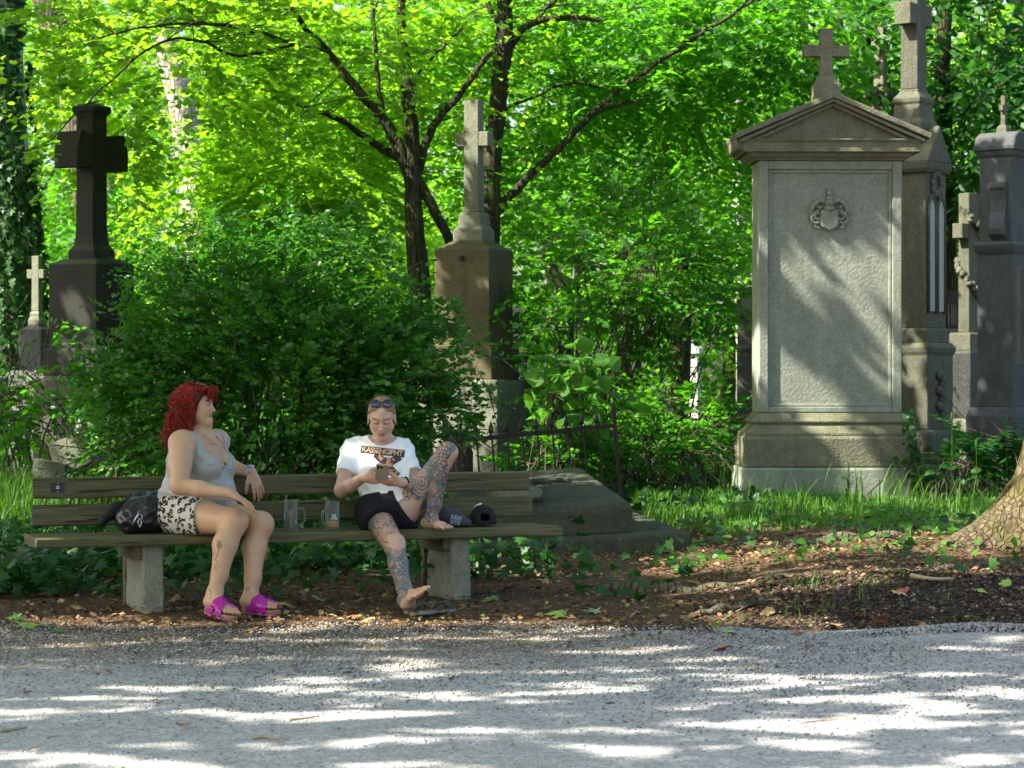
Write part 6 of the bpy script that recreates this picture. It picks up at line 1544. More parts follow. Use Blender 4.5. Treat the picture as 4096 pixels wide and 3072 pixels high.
# ================= first person: red hair, facing right
fz = np.array([0, 0, 1.0])
F1 = unit([.93, -.37, 0]); L1 = np.cross(fz, F1); R1 = np.stack([F1, L1, fz], 1)
W0 = np.array([-1.72, 13.0, 0.43])
W = thing("person", "seated person with curly red hair, grey satin top, leopard print shorts and magenta sandals", "person", W0)
neck = np.array([-1.665, 13.0, .93]); shN = neck - L1 * .185 + [0, 0, -.02] - F1 * .025; shF = neck + L1 * .175 + [0, 0, -.02]
elN = np.array([-1.748, 12.70, .695]); wrN = P(921, 1974, 12.62)
elF = np.array([-1.63, 13.43, .79]); wrF = P(1007, 1890, 13.33)
hipN = np.array([-1.77, 12.93, .535]); hipF = np.array([-1.69, 13.13, .535])
knN = P(938, 2088, 12.68); knF = P(1043, 2100, 12.80)
anN = P(858, 2372, 12.56); anF = P(1001, 2388, 12.68)
WB = [E((-1.745, 13.03, .555), (.185, .195, .13), R1, .03), E((-1.70, 13.02, .66), (.178, .175, .13), R1, .05), E((-1.62, 13.0, .63), (.125, .15, .09), R1, .05), E((-1.705, 13.02, .80), (.145, .165, .16), R1, .05),
      C(shN + L1 * .03, shF - L1 * .03, .066, .066, .05), E(np.array([-1.705, 13.02, .80]) + F1 * .10 - L1 * .085 - fz * .015, (.085, .082, .082), R1, .04), E(np.array([-1.705, 13.02, .80]) + F1 * .10 + L1 * .085 - fz * .015, (.085, .082, .082), R1, .04),
      C(neck - F1 * .02, neck + F1 * .0 + fz * .09, .062, .055, .03), C(neck - F1 * .03 + fz * .01, shN + fz * .02, .05, .045, .04), C(neck - F1 * .03 + fz * .01, shF + fz * .02, .05, .045, .04)]
WT = [C(hipN, knN, .108, .066, .05), C(hipF, knF, .108, .066, .05)]
armN = [C(shN, shN * .5 + elN * .5, .068, .060, .03), C(shN * .5 + elN * .5, elN, .060, .044, .02), C(elN, elN * .6 + wrN * .4, .046, .042, .02), C(elN * .6 + wrN * .4, wrN, .042, .024, .02)]
armF = [C(shF, elF, .062, .044, .03), C(elF, elF * .6 + wrF * .4, .044, .04, .02), C(elF * .6 + wrF * .4, wrF, .04, .025, .02)]
def shin(kn, an, r0, rc, ra, back, k=.03): 
    c = kn * .68 + an * .32 + np.asarray(back) * .018
    return [C(kn, c, r0, rc, k), C(c, kn * .25 + an * .75, rc, ra * 1.2, k), C(kn * .25 + an * .75, an, ra * 1.15, ra, .02), E(kn + unit(kn - c) * .01, (r0 * .95, r0 * .95, r0 * .9), None, .03)]
legs = shin(knN, anN, .062, .062, .037, -F1) + shin(knF, anF, .060, .060, .037, -F1)
hN, tN = hand(wrN, (.80, -.10, -.42), (-.45, .1, -.9), 1, .95, (.15, .25, .2), .10)
hF, tF = hand(wrF, (.32, -.05, -.80), (-.55, .75, -.3), -1, .95, (.12, .22, .2), .12)
ftN_h = np.array([anN[0] - .035, anN[1] - .0, .075]); ftN_t = np.array([P(937, 2474, 12.40)[0], 12.36, .048])
ftF_h = np.array([anF[0] - .03, anF[1] + .0, .062]); ftF_t = np.array([P(1108, 2455, 12.55)[0], 12.55, .058])
fN, ntN = foot(anN, ftN_h, ftN_t, .082, fz, np.array([.35, .93, 0]), .95)
fF, ntF = foot(anF, ftF_h, ftF_t, .082, fz, np.array([.2, -.97, 0]) * -1, .95)
hs = .79; hf = unit([.97, -.24, -.02]); hl = np.cross(fz, hf); hl = unit(hl); hu = np.cross(hf, hl)
hc = np.array([-1.684, 12.985, 1.110])
HA, HS, HL, HH = head_prims(hc, hf, hl, hu, hs, 1.1, 1.0)
lo = np.array([-1.99, 12.28, -.02]); hi = np.array([-1.22, 13.55, 1.25])
fine = [(hc - .12, hc + .12), (wrN + [-.03, -.07, -.13], wrN + [.2, .07, .05]), (wrF + [-.05, -.06, -.2], wrF + [.12, .07, .04])]
FW = Field(*axes_for(lo, hi, .0065, fine, .0032))
fill(FW, WB + WT + armN + armF + legs); fill(FW, fN + fF); fill(FW, hN + hF); fill(FW, HA); fill(FW, HS, sub=True); fill(FW, HL)
V, Q = surface(FW); V = relax(V, Q, 1, .4)
SK1 = (.50, .315, .190)
col_ = np.tile(np.array(SK1), (len(V), 1)); nz = fbm(V[:, 0] * 9, V[:, 1] * 9, V[:, 2] * 9, 3)
col_ = col_ * (1 + (nz - .5)[:, None] * np.array([.10, .2, .2]))
for c_, r_ in ((knN, .08), (knF, .08), (elN, .06), (wrN + np.array([.08, 0, -.04]), .07), (wrF + np.array([.04, 0, -.1]), .07), (ftN_h, .06), (ftF_h, .06)):
    w_ = np.exp(-(np.linalg.norm(V - c_, axis=1) / r_) ** 2)[:, None] * .35; col_ = col_ * (1 - w_) + np.array([SK1[0] * .98, SK1[1] * .74, SK1[2] * .68]) * w_
hm = np.linalg.norm(V - hc, axis=1) < .125
cc_ = face_color(V[hm], col_[hm].copy(), hc, hf, hl, hu, hs, (.05, .022, .012), (.02, .012, .01), (.30, .10, .085), False, SK1); col_[hm] = cc_
# tattoos of the near leg: poppy head held by a hand on the calf, little square above the far ankle, lines at the near ankle, lettering on the chest
def seg2(px, py, pts, wd):
    dm = np.full(len(px), 9e9)
    for (a, b) in zip(pts[:-1], pts[1:]):
        a, b = np.array(a, float), np.array(b, float); ab = b - a; t = np.clip(((px - a[0]) * ab[0] + (py - a[1]) * ab[1]) / (ab @ ab), 0, 1); dm = np.minimum(dm, np.hypot(px - a[0] - ab[0] * t, py - a[1] - ab[1] * t))
    return dm < wd
ppx = 2048 + V[:, 0] / V[:, 1] * FPX; ppy = 1536 - (V[:, 2] - CAMZ) / V[:, 1] * FPX
z1x, z1y = (ppx - 550) * 1.5086, (ppy - 1450) * 1.5086
front = V[:, 1] < 12.9
ink1 = front & ((((z1x - 492) / 17) ** 2 + ((z1y - 1102) / 24) ** 2 < 1) | (seg2(z1x, z1y, [(482, 1080), (503, 1080)], 5)) | seg2(z1x, z1y, [(488, 1125), (480, 1165), (472, 1185)], 4) | seg2(z1x, z1y, [(468, 1150), (480, 1170), (466, 1190), (482, 1200), (470, 1225), (462, 1250)], 3.2) | seg2(z1x, z1y, [(482, 1195), (488, 1230)], 3) | seg2(z1x, z1y, [(470, 1215), (476, 1260)], 3))
ink1 |= (V[:, 1] < 12.8) & seg2(z1x, z1y, [(655, 1358), (672, 1358), (672, 1374), (655, 1374), (655, 1358)], 3) & (z1x > 640)
ink1 |= (V[:, 1] < 12.8) & seg2(z1x, z1y, [(436, 1370), (442, 1400), (440, 1425)], 3)
ink1 |= (V[:, 1] < 13.1) & (V[:, 2] > .8) & (np.abs(z1y - 492) < 5) & (z1x > 420) & (z1x < 468) & ((z1x // 5).astype(int) % 2 == 0)
col_[ink1] = col_[ink1] * .25 + np.array([.05, .055, .06]) * .75
M['skin1'] = skin_mat("skin_warm", SK1)
body1 = add("body", V, Q, M['skin1'], W, smooth=True, org=W0, attrs={"col": col_})
M['red_nail'] = simple("coral_nail_polish", (.75, .04, .04), .25, .5)
nails("fingernails", tN[:4] + tF, M['red_nail'], W, W0, .0095)
nails("toenails", [(p + [0, 0, .001], d, r, n) for p, d, r, n in ntN + ntF], M['red_nail'], W, W0, .005)
def cloth_mesh(prims, lo, hi, step, infl, cut, wr=None, it=2, thick=None):
    F = Field(*axes_for(lo, hi, step)); fill(F, prims, infl)
    X, Y, Z = np.meshgrid(F.x, F.y, F.z, indexing='ij'); band = np.abs(F.d) < .08
    P_ = np.stack([X[band], Y[band], Z[band]], 1); d = F.d[band].astype(float)
    if wr is not None: d = d + wr(P_)
    F.d[band] = np.maximum(d, cut(P_)); V, Q = surface(F); return relax(V, Q, it, .4), Q
# satin camisole
tc = np.array([-1.70, 13.02, .80])
def loc1(P_): q = P_ - tc; return q @ F1, q @ L1, q[:, 2]
def cut_top(P_):
    a, b, z = loc1(P_); fr = sstep(-.05, .06, a)
    v_n = .10 - .125 * (1 - np.clip(np.abs(b + .01) / .135, 0, 1)) * fr
    nk = np.where(a > -.02, v_n - .015, .03) 
    side = np.where(np.abs(b) > .145, np.where(a > .02, .055 - (np.abs(b) - .145) * 1.2, .01 - (np.abs(b) - .145) * 1.1), nk)
    strap = (np.abs(np.abs(b + .0) - .135) < .022)
    top = np.where(strap, .5, np.minimum(nk, side))
    hem = .565 - tc[2] - .03 * a / .2
    lim = np.maximum(z - top, hem - z)
    # nothing on the arms and thighs
    return lim * .8
def wr1(P_):
    a, b, z = loc1(P_)
    fold = np.abs(fbm(P_[:, 0] * 7 + P_[:, 2] * 5, P_[:, 2] * 12 - P_[:, 0] * 9, P_[:, 1] * 6, 15, 2) - .5)
    low = sstep(-.02, -.2, z)
    return -(.5 - fold * 2) * .006 - .006 * low * np.sin(z * 85 + a * 22) * (np.abs(b) > .06) - .012 * sstep(-.08, -.22, z)
M['satin'] = simple("grey_satin", (.27, .265, .245), .38, .5, nscale=5, namp=.10, Sheen_Weight=.3)
M['lace'] = simple("grey_lace", (.33, .325, .31), .7, .3, nscale=220, namp=.7)
v, q = cloth_mesh(WB[:7], np.array([-1.97, 12.74, .50]), np.array([-1.40, 13.30, 1.02]), .0055, .007, cut_top, wr1)
top1 = add("satin_top", v, q, M['satin'], W, smooth=True, org=W0)
def cut_lace(P_):
    a, b, z = loc1(P_); c0 = cut_top(P_)
    v_n = .10 - .125 * (1 - np.clip(np.abs(b + .01) / .135, 0, 1)); inner = (v_n - .015) - .042 - .008 * np.sin(np.abs(b) * 150)
    strap = np.abs(np.abs(b) - .135) < .022
    low = np.where(strap & (z > .0), -1, np.where(a > 0, inner - z, .02 - z)); return np.maximum(c0, np.where(np.abs(b) < .158, low, .05))
v, q = cloth_mesh(WB[:7], np.array([-1.97, 12.74, .62]), np.array([-1.40, 13.30, 1.02]), .0048, .0098, cut_lace, None, 1)
add("lace_trim", v, q, M['lace'], top1, smooth=True, org=W0)
# leopard shorts
def leopard():
    t = NT("leopard_print"); v = t.coord()
    nd = t.n("ShaderNodeTexNoise"); nd.inputs["Scale"].default_value = 30; t.l(v, nd.inputs["Vector"])
    wv = t.mix(.05, v, nd.outputs["Color"], 'ADD')
    vo = t.n("ShaderNodeTexVoronoi"); vo.inputs["Scale"].default_value = 29; vo.inputs["Randomness"].default_value = .75; t.l(wv, vo.inputs["Vector"])
    d = t.math('ADD', vo.outputs["Distance"], t.math('MULTIPLY', t.math('SUBTRACT', t.noise(v, 75, 3, .6), .5), .42))
    c = t.ramp(d, [(.0, (.40, .30, .18)), (.16, (.36, .27, .16)), (.19, (.018, .016, .015)), (.44, (.020, .018, .017)), (.475, (.52, .50, .42)), (1, (.55, .53, .45))])
    return t.fin(t.bsdf(c, .8, t.bump(t.noise(v, 9, 4), .4, .02), .2))
M['leopard'] = leopard()
thN = unit(knN - hipN); thF = unit(knF - hipF); midN = hipN + thN * .175; midF = hipF + thF * .165
def cut_sh1(P_):
    a, b, z = loc1(P_); up = z - (.635 - tc[2])
    cN = (P_ - midN) @ unit(thN + np.array([.5, 0, .2])); cF = (P_ - midF) @ thF; near = ((P_ - (hipN + hipF) / 2) @ L1) < .0
    return np.maximum(np.maximum(up, np.where(near, cN, cF)), .4325 - P_[:, 2])
v, q = cloth_mesh([WB[0], WB[1]] + WT, np.array([-1.98, 12.65, .40]), np.array([-1.42, 13.32, .70]), .006, .013, cut_sh1, lambda P_: -np.abs(fbm(P_[:, 0] * 12, P_[:, 1] * 10, P_[:, 2] * 8, 19, 2) - .5) * .018)
add("leopard_shorts", v, q, M['leopard'], W, smooth=True, org=W0)
# hair: a soft mass and many curly locks
M['red_hair'] = (lambda t: t.fin(t.bsdf(t.mix((lambda a: a.outputs["Fac"])(t.n("ShaderNodeAttribute", attribute_name="lv")), (.030, .0042, .003), (.40, .028, .010)), .5, None, .22)))(NT("red_hair"))
hb_ = [E(HH(-.035, 0, .052), (0.0974, 0.0905, 0.0800), np.stack([hf, hl, hu], 1), .02), E(HH(-.090, 0, -.025), (0.0800, 0.0974, 0.1027), np.stack([hf, hl, hu], 1), .03), E(HH(-.105, 0, -.13), (0.0539, 0.0740, 0.0609), np.stack([hf, hl, hu], 1), .03), E(HH(-.075, 0, .055), (0.0766, 0.0922, 0.0713), np.stack([hf, hl, hu], 1), .02), E(HH(.030, .0, .098), (0.0478, 0.0539, 0.0278), np.stack([hf, hl, hu], 1), .02), E(HH(-.045, -.075, -.05), (0.0435, 0.0261, 0.0740), np.stack([hf, hl, hu], 1), .02), E(HH(-.045, .075, -.05), (0.0435, 0.0261, 0.0740), np.stack([hf, hl, hu], 1), .02)]
def hair_cut(d, X, Y, Z):
    a = (X - hc[0]) * hf[0] + (Y - hc[1]) * hf[1] + (Z - hc[2]) * hf[2]; z = (Z - hc[2]); 
    d = d - (.5 - np.abs(fbm(X * 30, Y * 30, Z * 17, 23, 2) - .5) * 4) * .014 + .003
    face = np.minimum(a - .022 * hs - np.clip(z, 0, 1) * .45, .075 * hs - z + 0 * a); return np.maximum(d, np.minimum(face, .05))
v, q = blob(hb_, .005, hair_cut); lvv = np.clip(fbm(v[:, 0] * 30, v[:, 1] * 30, v[:, 2] * 12, 29), 0, 1) * .25
HR = add("hair", v, q, M['red_hair'], W, smooth=True, org=W0, attrs={"lv": lvv})
VV = []; FF = []; LV = []; cN_ = 0
for k in range(2000):
    th = rng.uniform(.6, 5.68); zz_ = rng.uniform(-.02, .115); rr_ = math.sqrt(max(0, 1 - ((zz_ - .035) / .088) ** 2)) if zz_ > .035 else 1
    a0 = HH(-.012 - (.0) + math.cos(th) * .092 * rr_, math.sin(th) * .078 * rr_, zz_)
    if math.cos(th) > .25 and zz_ < .075: continue
    outd = unit(a0 - HH(-.01, 0, .02)); Ln = rng.uniform(.09, .215); n_ = 14; t = np.linspace(0, 1, n_)
    back = -hf * rng.uniform(.15, .7); ph = rng.random() * 6.28; tr = rng.uniform(2.0, 4.0); ca = rng.uniform(.006, .016)
    p = a0 + np.outer(t, outd) * .062 * rng.uniform(.4, 1.5) + np.outer(t, back) * Ln * .32 + np.outer(-(t ** 1.35), hu) * Ln
    p += np.outer(np.sin(ph + t * tr * 6.28) * ca * np.minimum(1, t * 4), hl) + np.outer(np.cos(ph + t * tr * 6.28) * ca * np.minimum(1, t * 4), hf)
    a_f = (p - hc) @ hf; b_f = np.abs((p - hc) @ hl); z_f = (p - hc) @ hu
    if np.any((a_f > .018) & (z_f < .055) & (b_f < .085)): continue
    vv, ff = tube_np(p, np.linspace(.0034, .0014, n_) * rng.uniform(.7, 1.5), 4, False); VV.append(vv); FF.append(np.array(ff) + cN_); cN_ += len(vv); LV.append(np.full(len(vv), np.clip(rng.beta(1.5, 2.2) + .1, 0, 1)))
for k in range(1500):   # short curls standing off the crown
    th = rng.random() * 6.28; zz_ = rng.uniform(.02, .125); rr_ = math.sqrt(max(0, 1 - ((zz_ - .035) / .092) ** 2)) if zz_ > .035 else 1
    if math.cos(th) > .35 and zz_ < .085: continue
    a0 = HH(-.035 + math.cos(th) * .115 * rr_, math.sin(th) * .108 * rr_, zz_ + .030); o_ = unit(a0 - HH(-.02, 0, .0)); n_ = 11; t = np.linspace(0, 1, n_); ph = rng.random() * 6.28; ca = rng.uniform(.006, .013); s1 = unit(np.cross(o_, hu) + rng.normal(0, .2, 3)); s2 = np.cross(o_, s1)
    p = a0 + np.outer(t, o_) * rng.uniform(.008, .026) + np.outer(t, -hf * .5 - hu * .7) * rng.uniform(.03, .07) + np.outer(np.sin(ph + t * 9) * ca, s1) + np.outer(np.cos(ph + t * 9) * ca, s2)
    vv, ff = tube_np(p, np.linspace(.0034, .0014, n_), 4, False); VV.append(vv); FF.append(np.array(ff) + cN_); cN_ += len(vv); LV.append(np.full(len(vv), np.clip(rng.beta(1.5, 2.0) + .1, 0, 1)))
for k in range(130):   # fringe swept over the forehead
    b0 = rng.uniform(-.07, .07); a0 = HH(.045 + rng.normal(0, .01), b0, .108 + rng.normal(0, .008)); n_ = 10; t = np.linspace(0, 1, n_); Ln = rng.uniform(.03, .065); ph = rng.random() * 6.28
    p = a0 + np.outer(np.sin(t * 2.2), hf) * .045 + np.outer(np.sin(t * 3.0) * .018 - t ** 2 * Ln, hu) + np.outer(np.sin(ph + t * 10) * .006, hl)
    vv, ff = tube_np(p, np.linspace(.003, .0012, n_), 4, False); VV.append(vv); FF.append(np.array(ff) + cN_); cN_ += len(vv); LV.append(np.full(len(vv), rng.random() * .8))
add("locks", np.concatenate(VV), np.concatenate(FF), M['red_hair'], HR, smooth=True, org=W0, attrs={"lv": np.concatenate(LV)})
# sunglasses in the hair
M['black_plastic'] = simple("black_plastic", (.012, .012, .014), .12, .6)
def sunglasses(lab, c, f, l, u, s, lensmat):
    root = thing("sunglasses", lab, "sunglasses", c); Rm = np.stack([f, l, u], 1); tr = lambda p: np.asarray(p) @ Rm.T * s
    for q in (-1, 1):
        m = MB(); m.ell(tr((0, q * .033, 0)), (.004 * s, .0245 * s, .020 * s), 16, 7, rot=Rm); m.done("lens", lensmat, root, smooth=True)
    m = MB(); a = np.linspace(0, 2 * math.pi, 20)
    for q in (-1, 1):
        m.tube([tr((.001, q * .033 + .026 * math.cos(t), .0215 * math.sin(t) + .003 * math.cos(t) * q)) for t in a], .0026 * s, 6, False)
        m.tube([tr((0, q * .06, .006)), tr((-.03, q * .078, .004)), tr((-.08, q * .082, 0)), tr((-.13, q * .075, -.012))], .0022 * s, 5)
    m.tube([tr((0, -.009, .006)), tr((.003, 0, .009)), tr((0, .009, .006))], .0024 * s, 6); m.done("frame", M['black_plastic'], root, smooth=True)
    return root
sunglasses("black sunglasses pushed up into the curly red hair", HH(.022, 0, .150), unit(hf * .35 + hu), hl, unit(hu * .35 - hf), .8, M['black_plastic'])
# necklaces
M['gold'] = simple("gold_chain", (.55, .32, .08), .35, Metallic=.7); M['silver'] = simple("silver_chain", (.45, .45, .44), .35, Metallic=.7); M['jade'] = simple("green_pendant", (.05, .22, .05), .3)
m = MB(); ng = neck + fz * .045 + F1 * .005
a = np.linspace(-1.9, 1.9, 22); m.tube([ng + F1 * (.064 * math.cos(t)) + L1 * .066 * math.sin(t) + fz * (-.085 * max(0, math.cos(t)) ** 1.6 + .0) + F1 * .055 * max(0, math.cos(t)) ** 1.6 for t in a], .0028, 5); m.done("gold_necklace", M['gold'], W, smooth=True, org=W0)
m = MB(); pe = tc + F1 * .178 + fz * .005 - L1 * .005
m.tube([ng - L1 * .06, tc + F1 * .13 + fz * .06 - L1 * .04, pe, tc + F1 * .14 + fz * .06 + L1 * .04, ng + L1 * .06], .0014, 5); nk_ = m.done("silver_necklace", M['silver'], W, smooth=True, org=W0)
m = MB(); m.ell(pe, (.006, .010, .011), 9, 6); m.done("pendant", M['jade'], nk_, smooth=True, org=W0)
# watch
M['lilac'] = simple("lilac_band", (.36, .32, .48), .55)
def watch(parent, org, c, axis, up, r, wd, bandm, facem, name="watch"):
    axis = unit(axis); up = unit(up - axis * np.dot(up, axis)); sd = np.cross(axis, up); m = MB(); V = []; n_ = 24
    for i in range(n_):
        t = 2 * math.pi * i / n_
        for (o, rr) in ((-wd / 2, 0), (-wd / 2, .0035), (wd / 2, .0035), (wd / 2, 0)): V.append(c + axis * o + (up * math.cos(t) + sd * math.sin(t)) * (r + rr))
    f = [(i * 4 + j, ((i + 1) % n_) * 4 + j, ((i + 1) % n_) * 4 + (j + 1) % 4, i * 4 + (j + 1) % 4) for i in range(n_) for j in range(4)]
    o = add(name, V, f, bandm, parent, smooth=False, org=org)
    m.box(-.016, .016, -.019, .019, 0, .010, rot=np.stack([axis, sd, up], 1), at=c + up * r); m.done("watch_case", facem, o, org=org, bevel=.004, seg=2)
watch(W, W0, wrF - unit(wrF - elF) * .012 * 0 + unit(elF - wrF) * .012, wrF - elF, np.array([.2, -.2, 1]), .0285, .022, M['lilac'], M['lilac'])
# sandals: cork foot bed, pink sole, two crossing magenta bands
M['magenta'] = simple("magenta_patent", (.36, .010, .26), .25, .6); M['cork'] = simple("cork", (.26, .17, .08), .85, nscale=90, namp=.5); M['pink_sole'] = simple("pink_sole", (.50, .10, .26), .6)
def sandal(heel, toe, fprims, inner, lift_heel=0.0):
    d = unit(toe - heel); L_ = np.linalg.norm(toe - heel); inner = unit(inner - d * np.dot(inner, d)); up = np.cross(d, inner); up = up if up[2] > 0 else -up
    root = bpy.data.objects.new("sandal", None); COL.objects.link(root); root.parent = W; root.location = tuple(heel - W0)
    def sole(z0, z1, grow, nm, mat, wav=0):
        V = []; n_ = 30; pts = []
        for i in range(n_):
            t = 2 * math.pi * i / n_; x = (.5 - .5 * math.cos(t)); y = math.sin(t) * (.36 + .15 * sstep(.3, .8, x) - .05 * math.exp(-((x - .45) / .15) ** 2))
            pts.append(heel + d * (L_ * (x * 1.13 - .06)) + inner * y * .115 * (1 + grow))
        for z in (z0, z1):
            for i, p in enumerate(pts): V.append(p + up * (z + wav * (i % 2) * (z == z0)))
        f = [tuple(range(n_ - 1, -1, -1)), tuple(range(n_, 2 * n_))] + [(i, (i + 1) % n_, n_ + (i + 1) % n_, n_ + i) for i in range(n_)]
        if np.dot(np.cross(pts[1] - pts[0], pts[2] - pts[1]), up) < 0: f = [q[::-1] for q in f]
        add(nm, V, f, mat, root, org=heel, bevel=.003)
    sole(-.022, -.002, 0, "footbed", M['cork']); sole(-.034, -.0222, .05, "sole", M['pink_sole'], .003)
    lo_ = np.minimum(heel, toe) - .09; hi_ = np.maximum(heel, toe) + .09; hi_[2] += .05
    for sg in (-1, 1):
        def cutb(P_, sg=sg):
            q = P_ - heel; a = q @ d / L_; b = q @ inner / .05; cen = .56 + sg * b * .16; zc = q @ up
            return np.maximum(np.abs(a - cen) * L_ - .032, -.020 - zc)
        F = Field(*axes_for(lo_, hi_, .0045)); fill(F, fprims, .006 + .0022 * (sg > 0)); X, Y, Z = np.meshgrid(F.x, F.y, F.z, indexing='ij'); P_ = np.stack([X.ravel(), Y.ravel(), Z.ravel()], 1)
        # reach down to the sole at both sides
        qq = P_ - heel; zc = qq @ up; bb = np.abs(qq @ inner); wall = np.maximum(np.maximum(np.abs(bb - .049) - .0035, zc - .018), -.02 - zc)
        dd = np.minimum(F.d.ravel(), wall); F.d = np.maximum(dd, cutb(P_)).reshape(F.d.shape).astype(np.float32)
        v, q = surface(F); add("strap", relax(v, q, 1, .4), q, M['magenta'], root, smooth=True, org=heel)
sandal(ftN_h, ftN_t, fN, np.array([.35, .93, 0])); sandal(ftF_h, ftF_t, fF, np.array([-.2, .97, 0]))

# ================= second person: cropped blond hair, white T-shirt, tattooed legs
F2 = unit([.06, -.99, 0]); L2 = np.cross(fz, F2)
N0 = np.array([-.70, 13.45, .43])
N = thing("person", "seated person with cropped blond hair, white printed T-shirt, black shorts and tattooed bare legs", "person", N0)
shR = P(1408, 1803, 13.56); shL = P(1610, 1803, 13.56); elR = P(1367, 1962, 13.42); wrR = P(1455, 1910, 13.20); elL = P(1664, 1950, 13.44); wrL = P(1606, 1930, 13.19)
pel = np.array([-.69, 13.40, .535]); che = np.array([-.722, 13.575, .775]); nek = np.array([-.724, 13.57, .90])
hiR = P(1500, 2060, 13.38); hiL = P(1608, 2062, 13.42); knR = P(1577, 2178, 12.97); anR = P(1628, 2408, 12.72); knL = P(1788, 1812, 13.28); anL = P(1722, 2085, 13.34)
tilt = rotx(R(-16)); RB = np.stack([L2, -F2, fz], 1) @ rotx(R(-14))
NB = [E(pel, (.160, .115, .11), RB, .04), E(pel * .55 + che * .45, (.140, .105, .13), RB, .06), E(che, (.148, .100, .15), RB, .05), C(shR + L2 * .035, shL - L2 * .035, .056, .056, .05)]
for q in (-1, 1): NB.append(E(che + L2 * q * .068 + F2 * .072 - fz * .035, (.064, .052, .060), RB, .045))
NB += [C(nek, np.array([-.728, 13.53, .985]), .050, .047, .03), C(nek, shR + fz * .015, .042, .036, .04), C(nek, shL + fz * .015, .042, .036, .04)]
slR = [C(shR, elR, .050, .040, .03)]; slL = [C(shL, elL, .050, .040, .03)]
NA = slR + slL + [C(elR, elR * .6 + wrR * .4, .040, .037, .02), C(elR * .6 + wrR * .4, wrR, .037, .025, .02), C(elL, elL * .6 + wrL * .4, .040, .036, .02), C(elL * .6 + wrL * .4, wrL, .036, .025, .02)]
NT_ = [C(hiR, knR, .083, .056, .04), C(hiL, knL, .080, .055, .035)]
sh2 = shin(knR, anR, .052, .050, .033, np.array([-.1, .7, -.5])) + shin(knL, anL, .052, .049, .033, np.array([-.95, .2, .1]), .012)
gR, gtR = hand(wrR, (.95, -.25, -.02), (.0, .85, .35), 1, .93, ((.30, .55, .5), (.35, .6, .5), (.4, .65, .5), (.45, .7, .5)), .05, thumb=(.9, .15))
gL, gtL = hand(wrL, (-.93, -.22, .05), (.05, .55, .8), -1, .93, ((.25, .55, .5), (.3, .55, .5), (.3, .6, .5), (.3, .6, .5)), .05, thumb=(.8, .3))
f2R_h = np.array([P(1620, 2450, 12.75)[0], 12.75, .062]); f2R_t = np.array([P(1698, 2405, 12.58)[0], 12.575, .145])
inR = np.array([.65, .25, .45]); soleup = np.array([-.35, .75, .75])
k2R, n2R = foot(anR, f2R_h, f2R_t, .085, soleup, inR, .95, .15)
f2L_h = np.array([P(1700, 2120, 13.36)[0], 13.38, .434]); f2L_t = np.array([P(1796, 2135, 13.22)[0], 13.20, .437])
k2L, n2L = foot(anL, f2L_h, f2L_t, .085, fz, np.array([-.6, -.8, 0]), .95, .1)
h2f = unit([.03, -.90, -.44]); h2l = unit(np.cross(fz, h2f)); h2u = np.cross(h2f, h2l); hs2 = .93; hc2 = P(1527, 1672, 13.475)
HA2, HS2, HL2, HH2 = head_prims(hc2, h2f, h2l, h2u, hs2, .98, 0)
lo = np.array([-1.02, 12.50, .0]); hi = np.array([-.26, 13.72, 1.20])
fine = [(hc2 - .13, hc2 + .13), (np.array([-.84, 13.05, .62]), np.array([-.58, 13.25, .80])), (np.array([-.60, 12.54, .02]), np.array([-.42, 12.72, .20])), (np.array([-.46, 13.15, .42]), np.array([-.30, 13.25, .50]))]
FN = Field(*axes_for(lo, hi, .0062, fine, .0030))
fill(FN, NB + NA + NT_ + sh2); fill(FN, k2R + k2L); fill(FN, gR + gL); fill(FN, HA2); fill(FN, HS2, sub=True); fill(FN, HL2)
V, Q = surface(FN); V = relax(V, Q, 1, .4)
SK2 = (.56, .36, .27)
col_ = np.tile(np.array(SK2), (len(V), 1)); nz = fbm(V[:, 0] * 9, V[:, 1] * 9, V[:, 2] * 9, 5); col_ = col_ * (1 + (nz - .5)[:, None] * np.array([.08, .2, .2]))
for c_, r_ in ((knR, .06), (knL, .06), (elR, .05), (wrR + np.array([.09, -.02, 0]), .07), (wrL + np.array([-.09, -.02, 0]), .07), (f2R_t, .10), (f2R_h, .06), (f2L_h, .07), (f2L_t, .06)):
    w_ = np.exp(-(np.linalg.norm(V - c_, axis=1) / r_) ** 2)[:, None] * .45; col_ = col_ * (1 - w_) + np.array([SK2[0] * .98, SK2[1] * .72, SK2[2] * .66]) * w_
hm = np.linalg.norm(V - hc2, axis=1) < .14
col_[hm] = face_color(V[hm], col_[hm].copy(), hc2, h2f, h2l, h2u, hs2, (.24, .13, .07), (.05, .025, .02), (.42, .13, .11), True, SK2)
# tattoos: scale pattern, mandala and dark bands along both legs
ink = np.zeros((len(V), 3))
tR, dR = seg_t(V, hiR, knR); uR, eR = seg_t(V, knR, anR); tL, dL = seg_t(V, hiL, knL); uL, eL = seg_t(V, knL, anL)
onTR = (dR < .11) & (dR < eR - .0) & (V[:, 0] < -.5) & (V[:, 1] < 13.45) & (V[:, 2] < .62); onSR = (eR < .085) & (V[:, 2] < .40); onTL = (dL < .10) & (dL <= eL) & (V[:, 0] > -.62) & (V[:, 2] > .5); onSL = (eL < .085) & (eL < dL) & (V[:, 0] > -.55) & (V[:, 2] > .44)
nzA = fbm(V[:, 0] * 14, V[:, 1] * 14, V[:, 2] * 14, 8)
ink[onTR, 0] = .9; ink[onTR & (tR > .62) & (nzA > .5), 0] = .3
blk = onTR & (tR < .55) & (V[:, 0] < hiR[0] + .02 + .10 * tR) ; ink[blk, 1] = .8
fl = onTR & (tR < .72) & (V[:, 0] > hiR[0] + .055 + .1 * tR); ink[fl, 1] = .9
